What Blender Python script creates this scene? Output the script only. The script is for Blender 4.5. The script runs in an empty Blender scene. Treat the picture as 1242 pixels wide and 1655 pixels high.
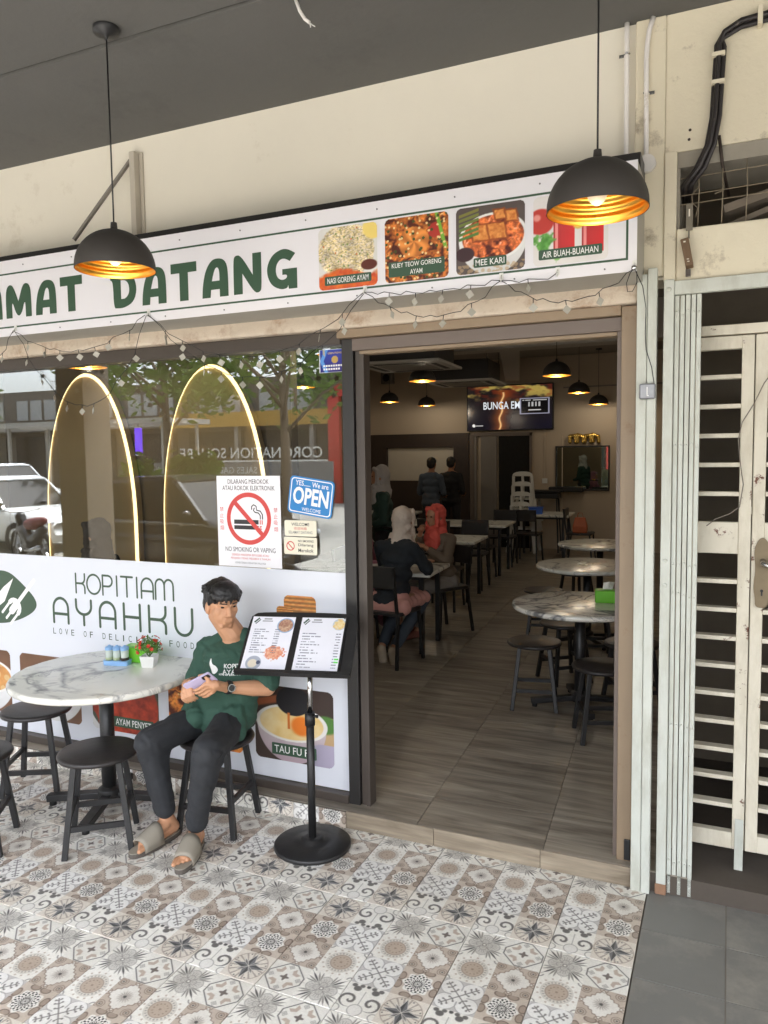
import bpy, math, random
import numpy as np
from mathutils import Vector, Matrix

R = math.radians
rnd = random.Random(11)
sc = bpy.context.scene
COL = sc.collection

# ------------------------------------------------------------------ camera, sky, sun, exposure
EXPO = 2.96
K = 2.0 ** (-EXPO)            # an emitter of strength e*K shows at display value e
YAW, PITCH, ROLL = -0.4219508, -0.0771476, -0.0137734
fw = Vector((math.sin(YAW) * math.cos(PITCH), math.cos(YAW) * math.cos(PITCH), math.sin(PITCH)))
rt = Vector((math.cos(YAW), -math.sin(YAW), 0))
up = rt.cross(fw)
r2 = rt * math.cos(ROLL) + up * math.sin(ROLL)
u2 = up * math.cos(ROLL) - rt * math.sin(ROLL)
cam = bpy.data.cameras.new('camera')
camo = bpy.data.objects.new('camera', cam)
COL.objects.link(camo)
mw = Matrix((r2, u2, -fw)).transposed().to_4x4()
mw.translation = (0.28014, -3.3345, 1.84853)
camo.matrix_world = mw
cam.sensor_fit = 'VERTICAL'
cam.sensor_height = 36.0
cam.lens = 1243.0 / 1655.0 * 36.0
cam.clip_start = 0.05
cam.clip_end = 500
sc.camera = camo

SUN_DIR = Vector((0.12, -0.36, 0.9)).normalized()      # towards the sun
world = bpy.data.worlds.new('World')
sc.world = world
world.use_nodes = True
nt = world.node_tree
for n in list(nt.nodes):
    nt.nodes.remove(n)
sky = nt.nodes.new('ShaderNodeTexSky')
sky.sky_type = 'NISHITA'
sky.sun_disc = False
sky.sun_elevation = math.asin(SUN_DIR.z)
sky.sun_rotation = math.atan2(SUN_DIR.x, SUN_DIR.y)
sky.air_density = 1.0
sky.dust_density = 4.0
sky.ozone_density = 1.0
hs = nt.nodes.new('ShaderNodeHueSaturation')
hs.inputs['Saturation'].default_value = 0.34            # hazy white sky
bgn = nt.nodes.new('ShaderNodeBackground')
bgn.inputs['Strength'].default_value = 0.15
wo = nt.nodes.new('ShaderNodeOutputWorld')
nt.links.new(sky.outputs[0], hs.inputs['Color'])
nt.links.new(hs.outputs[0], bgn.inputs['Color'])
nt.links.new(bgn.outputs[0], wo.inputs['Surface'])
sun = bpy.data.lights.new('sun', 'SUN')
sun.energy = 1.5
sun.angle = R(14)
sun.color = (1.0, 0.975, 0.94)
suno = bpy.data.objects.new('sun', sun)
suno.rotation_euler = SUN_DIR.to_track_quat('Z', 'Y').to_euler()
COL.objects.link(suno)

sc.view_settings.view_transform = 'Standard'
sc.view_settings.look = 'None'
sc.view_settings.exposure = EXPO
sc.view_settings.gamma = 1.0
sc.view_settings.use_curve_mapping = False
sc.render.engine = 'CYCLES'
cy = sc.cycles
cy.use_denoising = True
cy.max_bounces = 9
cy.diffuse_bounces = 5
cy.glossy_bounces = 4
cy.transmission_bounces = 6
cy.transparent_max_bounces = 12
cy.sample_clamp_indirect = 6.0
cy.caustics_reflective = False
cy.caustics_refractive = False

# ------------------------------------------------------------------ materials
def lin(c):
    c = np.asarray(c, float) / 255.0
    return np.where(c <= 0.04045, c / 12.92, ((c + 0.055) / 1.055) ** 2.4)

MATS = {}

def new_mat(name):
    m = bpy.data.materials.new(name)
    m.use_nodes = True
    t = m.node_tree
    b = t.nodes['Principled BSDF']
    return m, t, b

def coords(t, scale=(1, 1, 1), rand=True):
    tc = t.nodes.new('ShaderNodeTexCoord')
    mp = t.nodes.new('ShaderNodeMapping')
    mp.inputs['Scale'].default_value = scale
    t.links.new(tc.outputs['Object'], mp.inputs['Vector'])
    if rand:
        oi = t.nodes.new('ShaderNodeObjectInfo')
        ml = t.nodes.new('ShaderNodeMath')
        ml.operation = 'MULTIPLY'
        ml.inputs[1].default_value = 37.0
        t.links.new(oi.outputs['Random'], ml.inputs[0])
        cb = t.nodes.new('ShaderNodeCombineXYZ')
        for i in range(3):
            t.links.new(ml.outputs[0], cb.inputs[i])
        t.links.new(cb.outputs[0], mp.inputs['Location'])
    return mp.outputs[0]

def noise(t, vec, scale, detail=4, rough=0.6, dist=0.0):
    n = t.nodes.new('ShaderNodeTexNoise')
    n.inputs['Scale'].default_value = scale
    n.inputs['Detail'].default_value = detail
    n.inputs['Roughness'].default_value = rough
    n.inputs['Distortion'].default_value = dist
    t.links.new(vec, n.inputs['Vector'])
    return n.outputs['Fac']

def ramp(t, fac, stops):
    r = t.nodes.new('ShaderNodeValToRGB')
    el = r.color_ramp.elements
    while len(el) < len(stops):
        el.new(0.5)
    for e, (p, c) in zip(el, stops):
        e.position = p
        e.color = (*c, 1) if hasattr(c, '__len__') else (c, c, c, 1)
    t.links.new(fac, r.inputs['Fac'])
    return r.outputs['Color']

def mixc(t, fac, a, b, mode='MIX'):
    m = t.nodes.new('ShaderNodeMix')
    m.data_type = 'RGBA'
    m.blend_type = mode
    for sock, val in ((m.inputs[0], fac), (m.inputs[6], a), (m.inputs[7], b)):
        if isinstance(val, bpy.types.NodeSocket):
            t.links.new(val, sock)
        elif hasattr(val, '__len__'):
            sock.default_value = (*val, 1)
        else:
            sock.default_value = val
    return m.outputs[2]

def bump(t, b, height, strength, dist=0.01):
    bn = t.nodes.new('ShaderNodeBump')
    bn.inputs['Strength'].default_value = strength
    bn.inputs['Distance'].default_value = dist
    t.links.new(height, bn.inputs['Height'])
    t.links.new(bn.outputs[0], b.inputs['Normal'])

def mat(name, col, rough=0.5, metal=0.0, var=0.12, vs=6.0, bmp=0.0, bs=60.0, stain=None,
        spec=0.5, stretch=(1, 1, 1), emit=None, es=0.0):
    """plain procedural material: colour with noise variation, optional stains (colour, amount, scale) and fine bump"""
    if name in MATS:
        return MATS[name]
    m, t, b = new_mat(name)
    c = lin(col)
    vec = coords(t, stretch)
    f = noise(t, vec, vs, 5)
    base = mixc(t, f, tuple(np.clip(c * (1 - var), 0, 1)), tuple(np.clip(c * (1 + var), 0, 1)))
    if stain:
        sc_, amt, s = stain
        g = noise(t, vec, s, 8, 0.72)
        base = mixc(t, ramp(t, g, [(max(0.0, 0.62 - amt * 0.3), 0.0), (0.78 - amt * 0.2, 1.0)]), base, tuple(lin(sc_)))
    t.links.new(base, b.inputs['Base Color'])
    b.inputs['Roughness'].default_value = rough
    b.inputs['Metallic'].default_value = metal
    b.inputs['Specular IOR Level'].default_value = spec
    if rough > 0.12 and metal < 0.9:
        rr = t.nodes.new('ShaderNodeMapRange')
        rr.inputs['To Min'].default_value = max(0.02, rough - 0.09)
        rr.inputs['To Max'].default_value = min(1.0, rough + 0.09)
        t.links.new(noise(t, vec, vs * 2.7, 3), rr.inputs['Value'])
        t.links.new(rr.outputs[0], b.inputs['Roughness'])
    if bmp:
        bump(t, b, noise(t, vec, bs, 6, 0.65), bmp)
    if emit is not None:
        b.inputs['Emission Color'].default_value = (*lin(emit), 1)
        b.inputs['Emission Strength'].default_value = es
    MATS[name] = m
    return m

def emitter(name, col, strength):
    if name in MATS:
        return MATS[name]
    m, t, b = new_mat(name)
    b.inputs['Base Color'].default_value = (*(lin(col) * 0.25), 1)
    b.inputs['Emission Color'].default_value = (*lin(col), 1)
    b.inputs['Emission Strength'].default_value = strength
    MATS[name] = m
    return m

def print_mat(name, rough=0.45, glow=0.0):
    m, t, b = new_mat(name)
    a = t.nodes.new('ShaderNodeAttribute')
    a.attribute_name = 'Col'
    vec = coords(t)
    f = ramp(t, noise(t, vec, 9, 6), [(0.3, 0.93), (0.7, 1.0)])
    cmix = mixc(t, 1.0, a.outputs['Color'], f, 'MULTIPLY')
    t.links.new(cmix, b.inputs['Base Color'])
    b.inputs['Roughness'].default_value = rough
    if glow:
        t.links.new(a.outputs['Color'], b.inputs['Emission Color'])
        b.inputs['Emission Strength'].default_value = glow
        b.inputs['Base Color'].default_value = (0.01, 0.01, 0.01, 1)
    return m

PRINT = print_mat('printed_vinyl')
PAPER = print_mat('printed_paper', 0.6)
SCREEN = print_mat('screen_glow', 0.15, 0.75 * K)

def tile_mat():
    m, t, b = new_mat('patterned_ceramic')
    a = t.nodes.new('ShaderNodeAttribute')
    a.attribute_name = 'Col'
    vec = coords(t)
    dirt = ramp(t, noise(t, vec, 3.0, 8, 0.7), [(0.33, (0.84, 0.825, 0.80)), (0.6, (1, 1, 1))])
    t.links.new(mixc(t, 1.0, a.outputs['Color'], dirt, 'MULTIPLY'), b.inputs['Base Color'])
    rr = t.nodes.new('ShaderNodeMapRange')
    rr.inputs['To Min'].default_value = 0.26
    rr.inputs['To Max'].default_value = 0.55
    t.links.new(noise(t, vec, 5, 5), rr.inputs['Value'])
    t.links.new(rr.outputs[0], b.inputs['Roughness'])
    bump(t, b, noise(t, vec, 30, 4), 0.08)
    return m
TILE = tile_mat()

def marble_mat():
    m, t, b = new_mat('white_marble')
    vec = coords(t)
    warp = noise(t, vec, 1.6, 6, 0.65)
    w = t.nodes.new('ShaderNodeTexNoise')
    w.inputs['Scale'].default_value = 1.25
    w.inputs['Detail'].default_value = 3.5
    w.inputs['Distortion'].default_value = 1.6
    t.links.new(vec, w.inputs['Vector'])
    v = ramp(t, w.outputs['Fac'], [(0.47, 0.0), (0.497, 1.0), (0.503, 1.0), (0.535, 0.0)])
    fine = ramp(t, noise(t, vec, 2.6, 5, 0.6, 2.0), [(0.48, 0.0), (0.5, 1.0), (0.52, 0.0)])
    msk = ramp(t, warp, [(0.42, 0.0), (0.55, 1.0)])
    k1 = mixc(t, 1.0, v, msk, 'MULTIPLY')
    c0 = mixc(t, k1, tuple(lin((232, 231, 222))), tuple(lin((118, 118, 120))))
    k2 = mixc(t, 1.0, fine, msk, 'MULTIPLY')
    c1 = mixc(t, k2, c0, tuple(lin((160, 158, 156))))
    t.links.new(c1, b.inputs['Base Color'])
    b.inputs['Roughness'].default_value = 0.22
    return m
MARBLE = marble_mat()

def wood_tile_mat(name, light, dark, rough=0.38):
    m, t, b = new_mat(name)
    vec = coords(t, (1.1, 9.0, 9.0))
    g = noise(t, vec, 1.6, 7, 0.6, 0.6)
    g2 = noise(t, coords(t, (2.0, 46.0, 46.0)), 1.6, 4, 0.6)
    cbase = mixc(t, ramp(t, g, [(0.33, 0.0), (0.67, 1.0)]), tuple(lin(dark)), tuple(lin(light)))
    c2 = mixc(t, 1.0, cbase, ramp(t, g2, [(0.3, 0.78), (0.7, 1.06)]), 'MULTIPLY')
    oi = t.nodes.new('ShaderNodeObjectInfo')
    c3 = mixc(t, 1.0, c2, ramp(t, oi.outputs['Random'], [(0.0, 0.84), (1.0, 1.06)]), 'MULTIPLY')
    t.links.new(c3, b.inputs['Base Color'])
    b.inputs['Roughness'].default_value = rough
    bump(t, b, g2, 0.12, 0.002)
    return m
PLANK = wood_tile_mat('wood_look_tile', (174, 165, 150), (116, 107, 96))
RISERWOOD = wood_tile_mat('pale_wood_tile', (166, 153, 133), (122, 109, 92), 0.55)

def glass_mat(name='window_glass', gain=3.1, tint=(0.84, 0.87, 0.85)):
    m, t, b = new_mat(name)
    t.nodes.remove(b)
    out = t.nodes['Material Output']
    tr = t.nodes.new('ShaderNodeBsdfTransparent')
    tr.inputs['Color'].default_value = (*tint, 1)
    gl = t.nodes.new('ShaderNodeBsdfGlossy')
    gl.inputs['Roughness'].default_value = 0.0
    gl.inputs['Color'].default_value = (0.95, 0.97, 1, 1)
    fr = t.nodes.new('ShaderNodeLayerWeight')          # Schlick reflectance, the same from both sides
    fr.inputs['Blend'].default_value = 0.5
    pw = t.nodes.new('ShaderNodeMath'); pw.operation = 'POWER'; pw.inputs[1].default_value = 5.0
    t.links.new(fr.outputs['Facing'], pw.inputs[0])
    mu = t.nodes.new('ShaderNodeMath'); mu.operation = 'MULTIPLY_ADD'; mu.use_clamp = True
    mu.inputs[1].default_value = 0.9; mu.inputs[2].default_value = 0.043 * gain
    t.links.new(pw.outputs[0], mu.inputs[0])
    mx = t.nodes.new('ShaderNodeMixShader')
    t.links.new(mu.outputs[0], mx.inputs[0])
    t.links.new(tr.outputs[0], mx.inputs[1])
    t.links.new(gl.outputs[0], mx.inputs[2])
    t.links.new(mx.outputs[0], out.inputs['Surface'])
    return m
GLASS = glass_mat()
CARGLASS = mat('tinted_car_glass', (22, 26, 28), 0.08, var=0.0, spec=0.35)

def steel_paint(name, col, chips=0.25, rust=(120, 62, 34)):
    m, t, b = new_mat(name)
    vec = coords(t)
    c = lin(col)
    base = mixc(t, noise(t, vec, 5, 6), tuple(c * 0.86), tuple(np.clip(c * 1.08, 0, 1)))
    grime = ramp(t, noise(t, coords(t, (3, 3, 0.8)), 4, 7, 0.7), [(0.30, (0.80, 0.78, 0.74)), (0.55, (1, 1, 1))])
    base = mixc(t, 1.0, base, grime, 'MULTIPLY')
    ch = ramp(t, noise(t, vec, 9, 9, 0.75), [(0.70 - chips * 0.12, 0.0), (0.735 - chips * 0.12, 1.0)])
    rc = mixc(t, noise(t, vec, 30, 4), tuple(lin(rust)), tuple(lin((70, 44, 34))))
    t.links.new(mixc(t, ch, base, rc), b.inputs['Base Color'])
    b.inputs['Roughness'].default_value = 0.55
    bump(t, b, noise(t, vec, 25, 7, 0.7), 0.18)
    return m

CREAM = mat('cream_plaster', (232, 226, 211), 0.85, var=0.05, vs=2.5, bmp=0.3, bs=7, stain=((200, 190, 168), 0.05, 1.6))
CREAM2 = mat('weathered_cream_paint', (224, 215, 192), 0.75, var=0.07, vs=3, bmp=0.4, bs=14, stain=((120, 104, 84), 0.16, 5.0))
CEIL = mat('charcoal_ceiling_paint', (98, 97, 94), 0.9, var=0.1, vs=1.3, bmp=0.2, bs=25, stain=((88, 87, 84), 0.2, 1.8))
INWALL = mat('taupe_interior_paint', (190, 174, 154), 0.85, var=0.05, vs=2, bmp=0.1, bs=30)
INCEIL = mat('dim_ceiling_paint', (140, 134, 126), 0.9, var=0.06, vs=2)
DARKPANEL = mat('dark_brown_laminate', (58, 47, 42), 0.5, var=0.15, vs=5, stretch=(6, 6, 0.7))
BLACKMETAL = mat('black_powder_coat', (36, 36, 37), 0.42, var=0.2, vs=14, bmp=0.08, bs=90, stain=((66, 64, 62), 0.1, 14))
BLACKWOOD = mat('black_stained_wood', (44, 41, 41), 0.40, var=0.35, vs=5, stretch=(1, 12, 12), bmp=0.1, bs=10)
BLACKPLASTIC = mat('black_plastic', (28, 28, 30), 0.45, var=0.1, vs=20)
BRONZE = mat('dark_bronze_aluminium', (72, 64, 58), 0.42, metal=0.0, var=0.12, vs=7, stretch=(1, 1, 0.3))
BLACKALU = mat('black_aluminium', (40, 38, 37), 0.38, var=0.15, vs=6, stretch=(4, 4, 0.4))
TANALU = mat('tan_aluminium', (144, 125, 102), 0.5, var=0.08, vs=5, stain=((128, 102, 76), 0.12, 7))
TAUPEALU = mat('taupe_aluminium', (112, 100, 92), 0.5, var=0.08, vs=5)
GREYSTEEL = steel_paint('grey_green_painted_steel', (200, 203, 194), 0.03)
WHITESTEEL = steel_paint('white_painted_iron', (218, 211, 193), 0.75)
PINKBEAM = mat('bare_stained_lintel', (208, 194, 176), 0.85, var=0.15, vs=6, bmp=0.6, bs=18, stain=((168, 140, 116), 0.4, 7))
SIGNWHITE = mat('white_sign_vinyl', (230, 228, 233), 0.38, var=0.02, vs=1.5)
SIGNGREY = mat('grey_sign_return', (170, 166, 156), 0.5, var=0.06, vs=3)
SIGNGREEN = mat('dark_green_vinyl', (56, 84, 64), 0.45, var=0.03, vs=4)
LOGOGREEN = mat('grey_green_vinyl', (66, 88, 70), 0.45, var=0.03, vs=4)
WHITEPRINT = mat('white_print', (240, 240, 238), 0.45, var=0.0)
BLACKPRINT = mat('black_print', (38, 38, 40), 0.5, var=0.0)
GREYPRINT = mat('grey_print', (120, 120, 124), 0.5, var=0.0)
REDPRINT = mat('red_print', (206, 70, 66), 0.5, var=0.03)
BLUEPRINT = mat('blue_print', (40, 128, 196), 0.4, var=0.04)
CREAMPLATE = mat('cream_plastic_plate', (232, 226, 206), 0.4, var=0.02)
GOLD = mat('gold_spun_metal', (222, 168, 74), 0.32, metal=1.0, var=0.08)
WHITEPLASTIC = mat('white_plastic', (226, 226, 222), 0.4, var=0.03)
CONDUIT = mat('white_conduit_plastic', (230, 226, 222), 0.45, var=0.04, stain=((176, 164, 140), 0.1, 12))
CHROME = mat('chromed_steel', (200, 200, 200), 0.18, metal=1.0, var=0.03)
GREYTILE = mat('grey_ceramic_tile', (122, 121, 117), 0.45, var=0.07, vs=4, bmp=0.1, bs=40, stain=((146, 142, 134), 0.4, 3))
GROUT = mat('pale_grout', (128, 122, 113), 0.9, var=0.1, vs=20)
DARKGROUT = mat('dark_grout', (84, 76, 68), 0.9, var=0.1, vs=20)
CONCRETE = mat('worn_concrete', (160, 154, 142), 0.9, var=0.15, vs=4, bmp=0.5, bs=24, stain=((116, 110, 100), 0.25, 6))
ASPHALT = mat('pale_bounce_road', (146, 144, 138), 0.9, var=0.15, vs=2, bmp=0.4, bs=120)  # road colour lightened to bounce more light under the verandah
RUBBER = mat('black_rubber', (22, 22, 22), 0.7, var=0.1)
LIME = mat('lime_green_plastic', (112, 196, 52), 0.4, var=0.05)
SKYBLUE = mat('light_blue_plastic', (140, 182, 226), 0.4, var=0.04)
CLEARJAR = mat('clear_jar_plastic', (196, 206, 196), 0.15, var=0.05)
SKIN = mat('tan_skin', (196, 146, 112), 0.5, var=0.08, vs=14, bmp=0.05, bs=160)
SKINDARK = mat('brown_skin', (170, 122, 94), 0.5, var=0.08, vs=14)
HAIR = mat('black_hair', (24, 22, 22), 0.42, var=0.4, vs=60, stretch=(3, 3, 0.6), bmp=0.3, bs=130)
TEE = mat('dark_green_cotton', (48, 80, 67), 0.85, var=0.12, vs=9, bmp=0.12, bs=420)
PANTS = mat('black_twill', (44, 46, 50), 0.8, var=0.16, vs=9, bmp=0.12, bs=400)
SLIDE = mat('grey_rubber_slide', (150, 143, 130), 0.7, var=0.06)
SLIDESOLE = mat('dark_slide_sole', (92, 86, 80), 0.75, var=0.06)
# ------------------------------------------------------------------ object helpers
def link(o, parent=None):
    COL.objects.link(o)
    if parent is not None:
        o.parent = parent
    return o

def tag(o, label=None, cat=None, group=None, kind=None):
    if label: o['label'] = label
    if cat: o['category'] = cat
    if group: o['group'] = group
    if kind: o['kind'] = kind
    return o

def thing(name, label, cat, loc=(0, 0, 0), rz=0.0, group=None):
    o = bpy.data.objects.new(name, None)
    o.empty_display_size = 0.05
    o.location = loc
    o.rotation_euler = (0, 0, rz)
    link(o)
    return tag(o, label, cat, group)

def origin_of(p):
    v = Vector((0, 0, 0))
    while p is not None:
        v += p.location
        p = p.parent
    return v

def dup(o, parent=None, loc=None, rz=None, label=None, group=None):
    c = o.copy()
    link(c, parent)
    if loc is not None: c.location = loc
    if rz is not None: c.rotation_euler = (0, 0, rz)
    if label: c['label'] = label
    if group: c['group'] = group
    for ch in list(o.children):
        dup(ch, c)
    return c

def rotz(a):
    return Matrix.Rotation(a, 3, 'Z')

class MB:
    def __init__(s):
        s.v, s.f, s.m, s.s = [], [], [], []

    def add(s, vs, fs, m=0, sm=False):
        o = len(s.v)
        s.v += [tuple(p) for p in vs]
        for q in fs:
            s.f.append([i + o for i in q]); s.m.append(m); s.s.append(sm)
        return s

    def box(s, c, d, rot=None, m=0):
        h = Vector(d) * 0.5
        vs = []
        for x, y, z in ((-1, -1, -1), (1, -1, -1), (1, 1, -1), (-1, 1, -1), (-1, -1, 1), (1, -1, 1), (1, 1, 1), (-1, 1, 1)):
            p = Vector((x * h.x, y * h.y, z * h.z))
            if rot is not None: p = rot @ p
            vs.append(p + Vector(c))
        return s.add(vs, [(0, 3, 2, 1), (4, 5, 6, 7), (0, 1, 5, 4), (1, 2, 6, 5), (2, 3, 7, 6), (3, 0, 4, 7)], m)

    def b(s, x0, x1, y0, y1, z0, z1, m=0):
        return s.box(((x0 + x1) / 2, (y0 + y1) / 2, (z0 + z1) / 2), (x1 - x0, y1 - y0, z1 - z0), None, m)

    def tube(s, pts, r, n=8, m=0, sm=True, sq=1.0, up=None):
        P = [Vector(p) for p in pts]
        rr = r if hasattr(r, '__len__') else [r] * len(P)
        T = []
        for i in range(len(P)):
            a = P[max(0, i - 1)]; b_ = P[min(len(P) - 1, i + 1)]
            T.append((b_ - a).normalized())
        ref = Vector(up) if up else (Vector((0, 0, 1)) if abs(T[0].z) < 0.9 else Vector((0, 1, 0)))
        nx = T[0].cross(ref).normalized()
        vs = []
        for p, t, q in zip(P, T, rr):
            nx = (nx - t * nx.dot(t)).normalized()
            ny = t.cross(nx)
            for k in range(n):
                a = 2 * math.pi * (k + 0.5) / n
                vs.append(p + nx * (math.cos(a) * q) + ny * (math.sin(a) * q * sq))
        fs = []
        L = len(P)
        for i in range(L - 1):
            for k in range(n):
                fs.append((i * n + k, i * n + (k + 1) % n, (i + 1) * n + (k + 1) % n, (i + 1) * n + k))
        s.add(vs, fs, m, sm)
        o = len(s.v) - len(vs)
        s.f.append([o + k for k in reversed(range(n))]); s.m.append(m); s.s.append(False)
        s.f.append([o + (L - 1) * n + k for k in range(n)]); s.m.append(m); s.s.append(False)
        return s

    def bar(s, p, q, w, h=None, m=0):
        """straight square bar between two points"""
        h = h or w
        p, q = Vector(p), Vector(q)
        t = (q - p).normalized()
        ref = Vector((0, 0, 1)) if abs(t.z) < 0.95 else Vector((0, 1, 0))
        a = t.cross(ref).normalized(); c = a.cross(t)
        vs = []
        for e in (p, q):
            for i, j in ((-1, -1), (1, -1), (1, 1), (-1, 1)):
                vs.append(e + a * (i * w / 2) + c * (j * h / 2))
        return s.add(vs, [(3, 2, 1, 0), (4, 5, 6, 7), (0, 1, 5, 4), (1, 2, 6, 5), (2, 3, 7, 6), (3, 0, 4, 7)], m)

    def lathe(s, prof, c=(0, 0, 0), n=28, m=0, sm=True, rot=None):
        vs = []
        for r, z in prof:
            for k in range(n):
                a = 2 * math.pi * k / n
                p = Vector((r * math.cos(a), r * math.sin(a), z))
                if rot is not None: p = rot @ p
                vs.append(p + Vector(c))
        fs = []
        for i in range(len(prof) - 1):
            for k in range(n):
                fs.append((i * n + k, i * n + (k + 1) % n, (i + 1) * n + (k + 1) % n, (i + 1) * n + k))
        return s.add(vs, fs, m, sm)

    def ell(s, c, r, rot=None, n=14, k=9, m=0, sm=True):
        if not hasattr(r, '__len__'): r = (r, r, r)
        vs, fs = [], []
        for i in range(k + 1):
            ph = math.pi * i / k
            for j in range(n):
                a = 2 * math.pi * j / n
                p = Vector((r[0] * math.sin(ph) * math.cos(a), r[1] * math.sin(ph) * math.sin(a), -r[2] * math.cos(ph)))
                if rot is not None: p = rot @ p
                vs.append(p + Vector(c))
        for i in range(k):
            for j in range(n):
                fs.append((i * n + j, i * n + (j + 1) % n, (i + 1) * n + (j + 1) % n, (i + 1) * n + j))
        return s.add(vs, fs, m, sm)

    def cap(s, p, q, r0, r1=None, n=12, m=0):
        """closed tapered capsule"""
        r1 = r0 if r1 is None else r1
        p, q = Vector(p), Vector(q)
        t = (q - p).normalized() if (q - p).length > 1e-6 else Vector((0, 0, 1))
        pts, rr = [], []
        for a in (0.05, 0.35, 0.65, 0.9):
            pts.append(p - t * (r0 * math.cos(a * math.pi / 2))); rr.append(max(1e-4, r0 * math.sin(a * math.pi / 2)))
        pts += [p, q]; rr += [r0, r1]
        for a in (0.9, 0.65, 0.35, 0.05):
            pts.append(q + t * (r1 * math.cos(a * math.pi / 2))); rr.append(max(1e-4, r1 * math.sin(a * math.pi / 2)))
        return s.tube(pts, rr, n, m)

    def prism(s, poly, y0, y1, m=0):
        """polygon given in x,z (anticlockwise seen from -y), from y0 (front) to y1"""
        n = len(poly)
        vs = [(x, y0, z) for x, z in poly] + [(x, y1, z) for x, z in poly]
        fs = [list(range(n)), list(reversed(range(n, 2 * n)))]
        fs += [(i, i + n, (i + 1) % n + n, (i + 1) % n) for i in range(n)]
        return s.add(vs, fs, m)

    def zprism(s, poly, z0, z1, m=0):
        n = len(poly)
        vs = [(x, y, z1) for x, y in poly] + [(x, y, z0) for x, y in poly]
        fs = [list(range(n)), list(reversed(range(n, 2 * n)))]
        fs += [(i + n, (i + 1) % n + n, (i + 1) % n, i) for i in range(n)]
        return s.add(vs, fs, m)

    def mesh(s, name, mats, off=None):
        me = bpy.data.meshes.new(name)
        v = np.array(s.v, float)
        if off is not None: v = v - np.array(off)
        me.from_pydata(v.tolist(), [], s.f)
        for mm in (mats if isinstance(mats, (list, tuple)) else [mats]):
            me.materials.append(mm)
        me.polygons.foreach_set('material_index', s.m)
        me.polygons.foreach_set('use_smooth', s.s)
        me.update()
        return me

    def build(s, name, mats, parent=None, world=False, bevel=0.0, seg=2, loc=None, rz=None):
        """world=True: vertices are given in world coordinates (parent unrotated)"""
        off = origin_of(parent) if (world and parent is not None) else None
        o = bpy.data.objects.new(name, s.mesh(name, mats, off))
        link(o, parent)
        if loc is not None: o.location = loc
        if rz is not None: o.rotation_euler = (0, 0, rz)
        if bevel:
            bm = o.modifiers.new('bevel', 'BEVEL')
            bm.width = bevel; bm.segments = seg; bm.limit_method = 'ANGLE'; bm.angle_limit = R(35)
        return o

def rrect(x0, x1, z0, z1, r, n=5):
    out = []
    for cx, cz, a0 in ((x1 - r, z0 + r, -90), (x1 - r, z1 - r, 0), (x0 + r, z1 - r, 90), (x0 + r, z0 + r, 180)):
        for k in range(n + 1):
            a = R(a0 + 90 * k / n)
            out.append((cx + r * math.cos(a), cz + r * math.sin(a)))
    return out

# ------------------------------------------------------------------ lettering (local x,z plane, facing -y)
_tc = {}
def text_geo(body, bold):
    key = (body, bold)
    if key not in _tc:
        cu = bpy.data.curves.new('t', 'FONT')
        cu.body = body; cu.size = 1.0; cu.offset = bold; cu.resolution_u = 3
        ob = bpy.data.objects.new('t', cu)
        COL.objects.link(ob)
        dg = bpy.context.evaluated_depsgraph_get()
        me = bpy.data.meshes.new_from_object(ob.evaluated_get(dg))
        v = np.array([x.co[:2] for x in me.vertices]).reshape(-1, 2)
        f = [list(p.vertices) for p in me.polygons]
        bpy.data.objects.remove(ob); bpy.data.curves.remove(cu); bpy.data.meshes.remove(me)
        _tc[key] = (v, f)
    return _tc[key]

def txt(body, parent, x, z, h, m, w=None, y=0.0, bold=0.0, align='L', name='lettering', world=False, mb=None):
    v, f = text_geo(body, bold)
    if len(v) == 0:
        return None
    lo, hi = v.min(0), v.max(0)
    sz = h / (hi[1] - lo[1])
    sx = w / (hi[0] - lo[0]) if w else sz
    vv = (v - lo) * (sx, sz)
    ww = (hi[0] - lo[0]) * sx
    x0 = x - {'L': 0, 'C': ww / 2, 'R': ww}[align]
    P = [(x0 + a, y, z + c) for a, c in vv]
    if mb is not None:
        return mb.add(P, f)
    return MB().add(P, f).build(name, m, parent, world)

def curve_fill(splines, parent, m, x=0, z=0, sx=1.0, sz=1.0, y=0.0, name='letter', world=False):
    """closed outlines (with holes) filled to a flat shape in the x,z plane"""
    cu = bpy.data.curves.new('t', 'CURVE')
    cu.dimensions = '2D'; cu.fill_mode = 'BOTH'
    for pts in splines:
        sp = cu.splines.new('POLY')
        sp.points.add(len(pts) - 1)
        for p, q in zip(sp.points, pts):
            p.co = (q[0], q[1], 0, 1)
        sp.use_cyclic_u = True
    ob = bpy.data.objects.new('t', cu)
    COL.objects.link(ob)
    dg = bpy.context.evaluated_depsgraph_get()
    me = bpy.data.meshes.new_from_object(ob.evaluated_get(dg))
    P = [(x + p.co[0] * sx, y, z + p.co[1] * sz) for p in me.vertices]
    f = [list(p.vertices) for p in me.polygons]
    bpy.data.objects.remove(ob); bpy.data.curves.remove(cu); bpy.data.meshes.remove(me)
    return MB().add(P, f).build(name, m, parent, world)

def smooth_poly(pts, it=2, keep=()):
    """corner-cutting, vertices listed in keep stay sharp"""
    cur = [(p, i in keep) for i, p in enumerate(pts)]
    for _ in range(it):
        out = []
        n = len(cur)
        for i in range(n):
            (p, sh) = cur[i]
            if sh:
                out.append((p, True)); continue
            a = cur[i - 1][0]; c = cur[(i + 1) % n][0]
            out.append(((p[0] * .75 + a[0] * .25, p[1] * .75 + a[1] * .25), False))
            out.append(((p[0] * .75 + c[0] * .25, p[1] * .75 + c[1] * .25), False))
        cur = out
    return [p for p, _ in cur]

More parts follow.
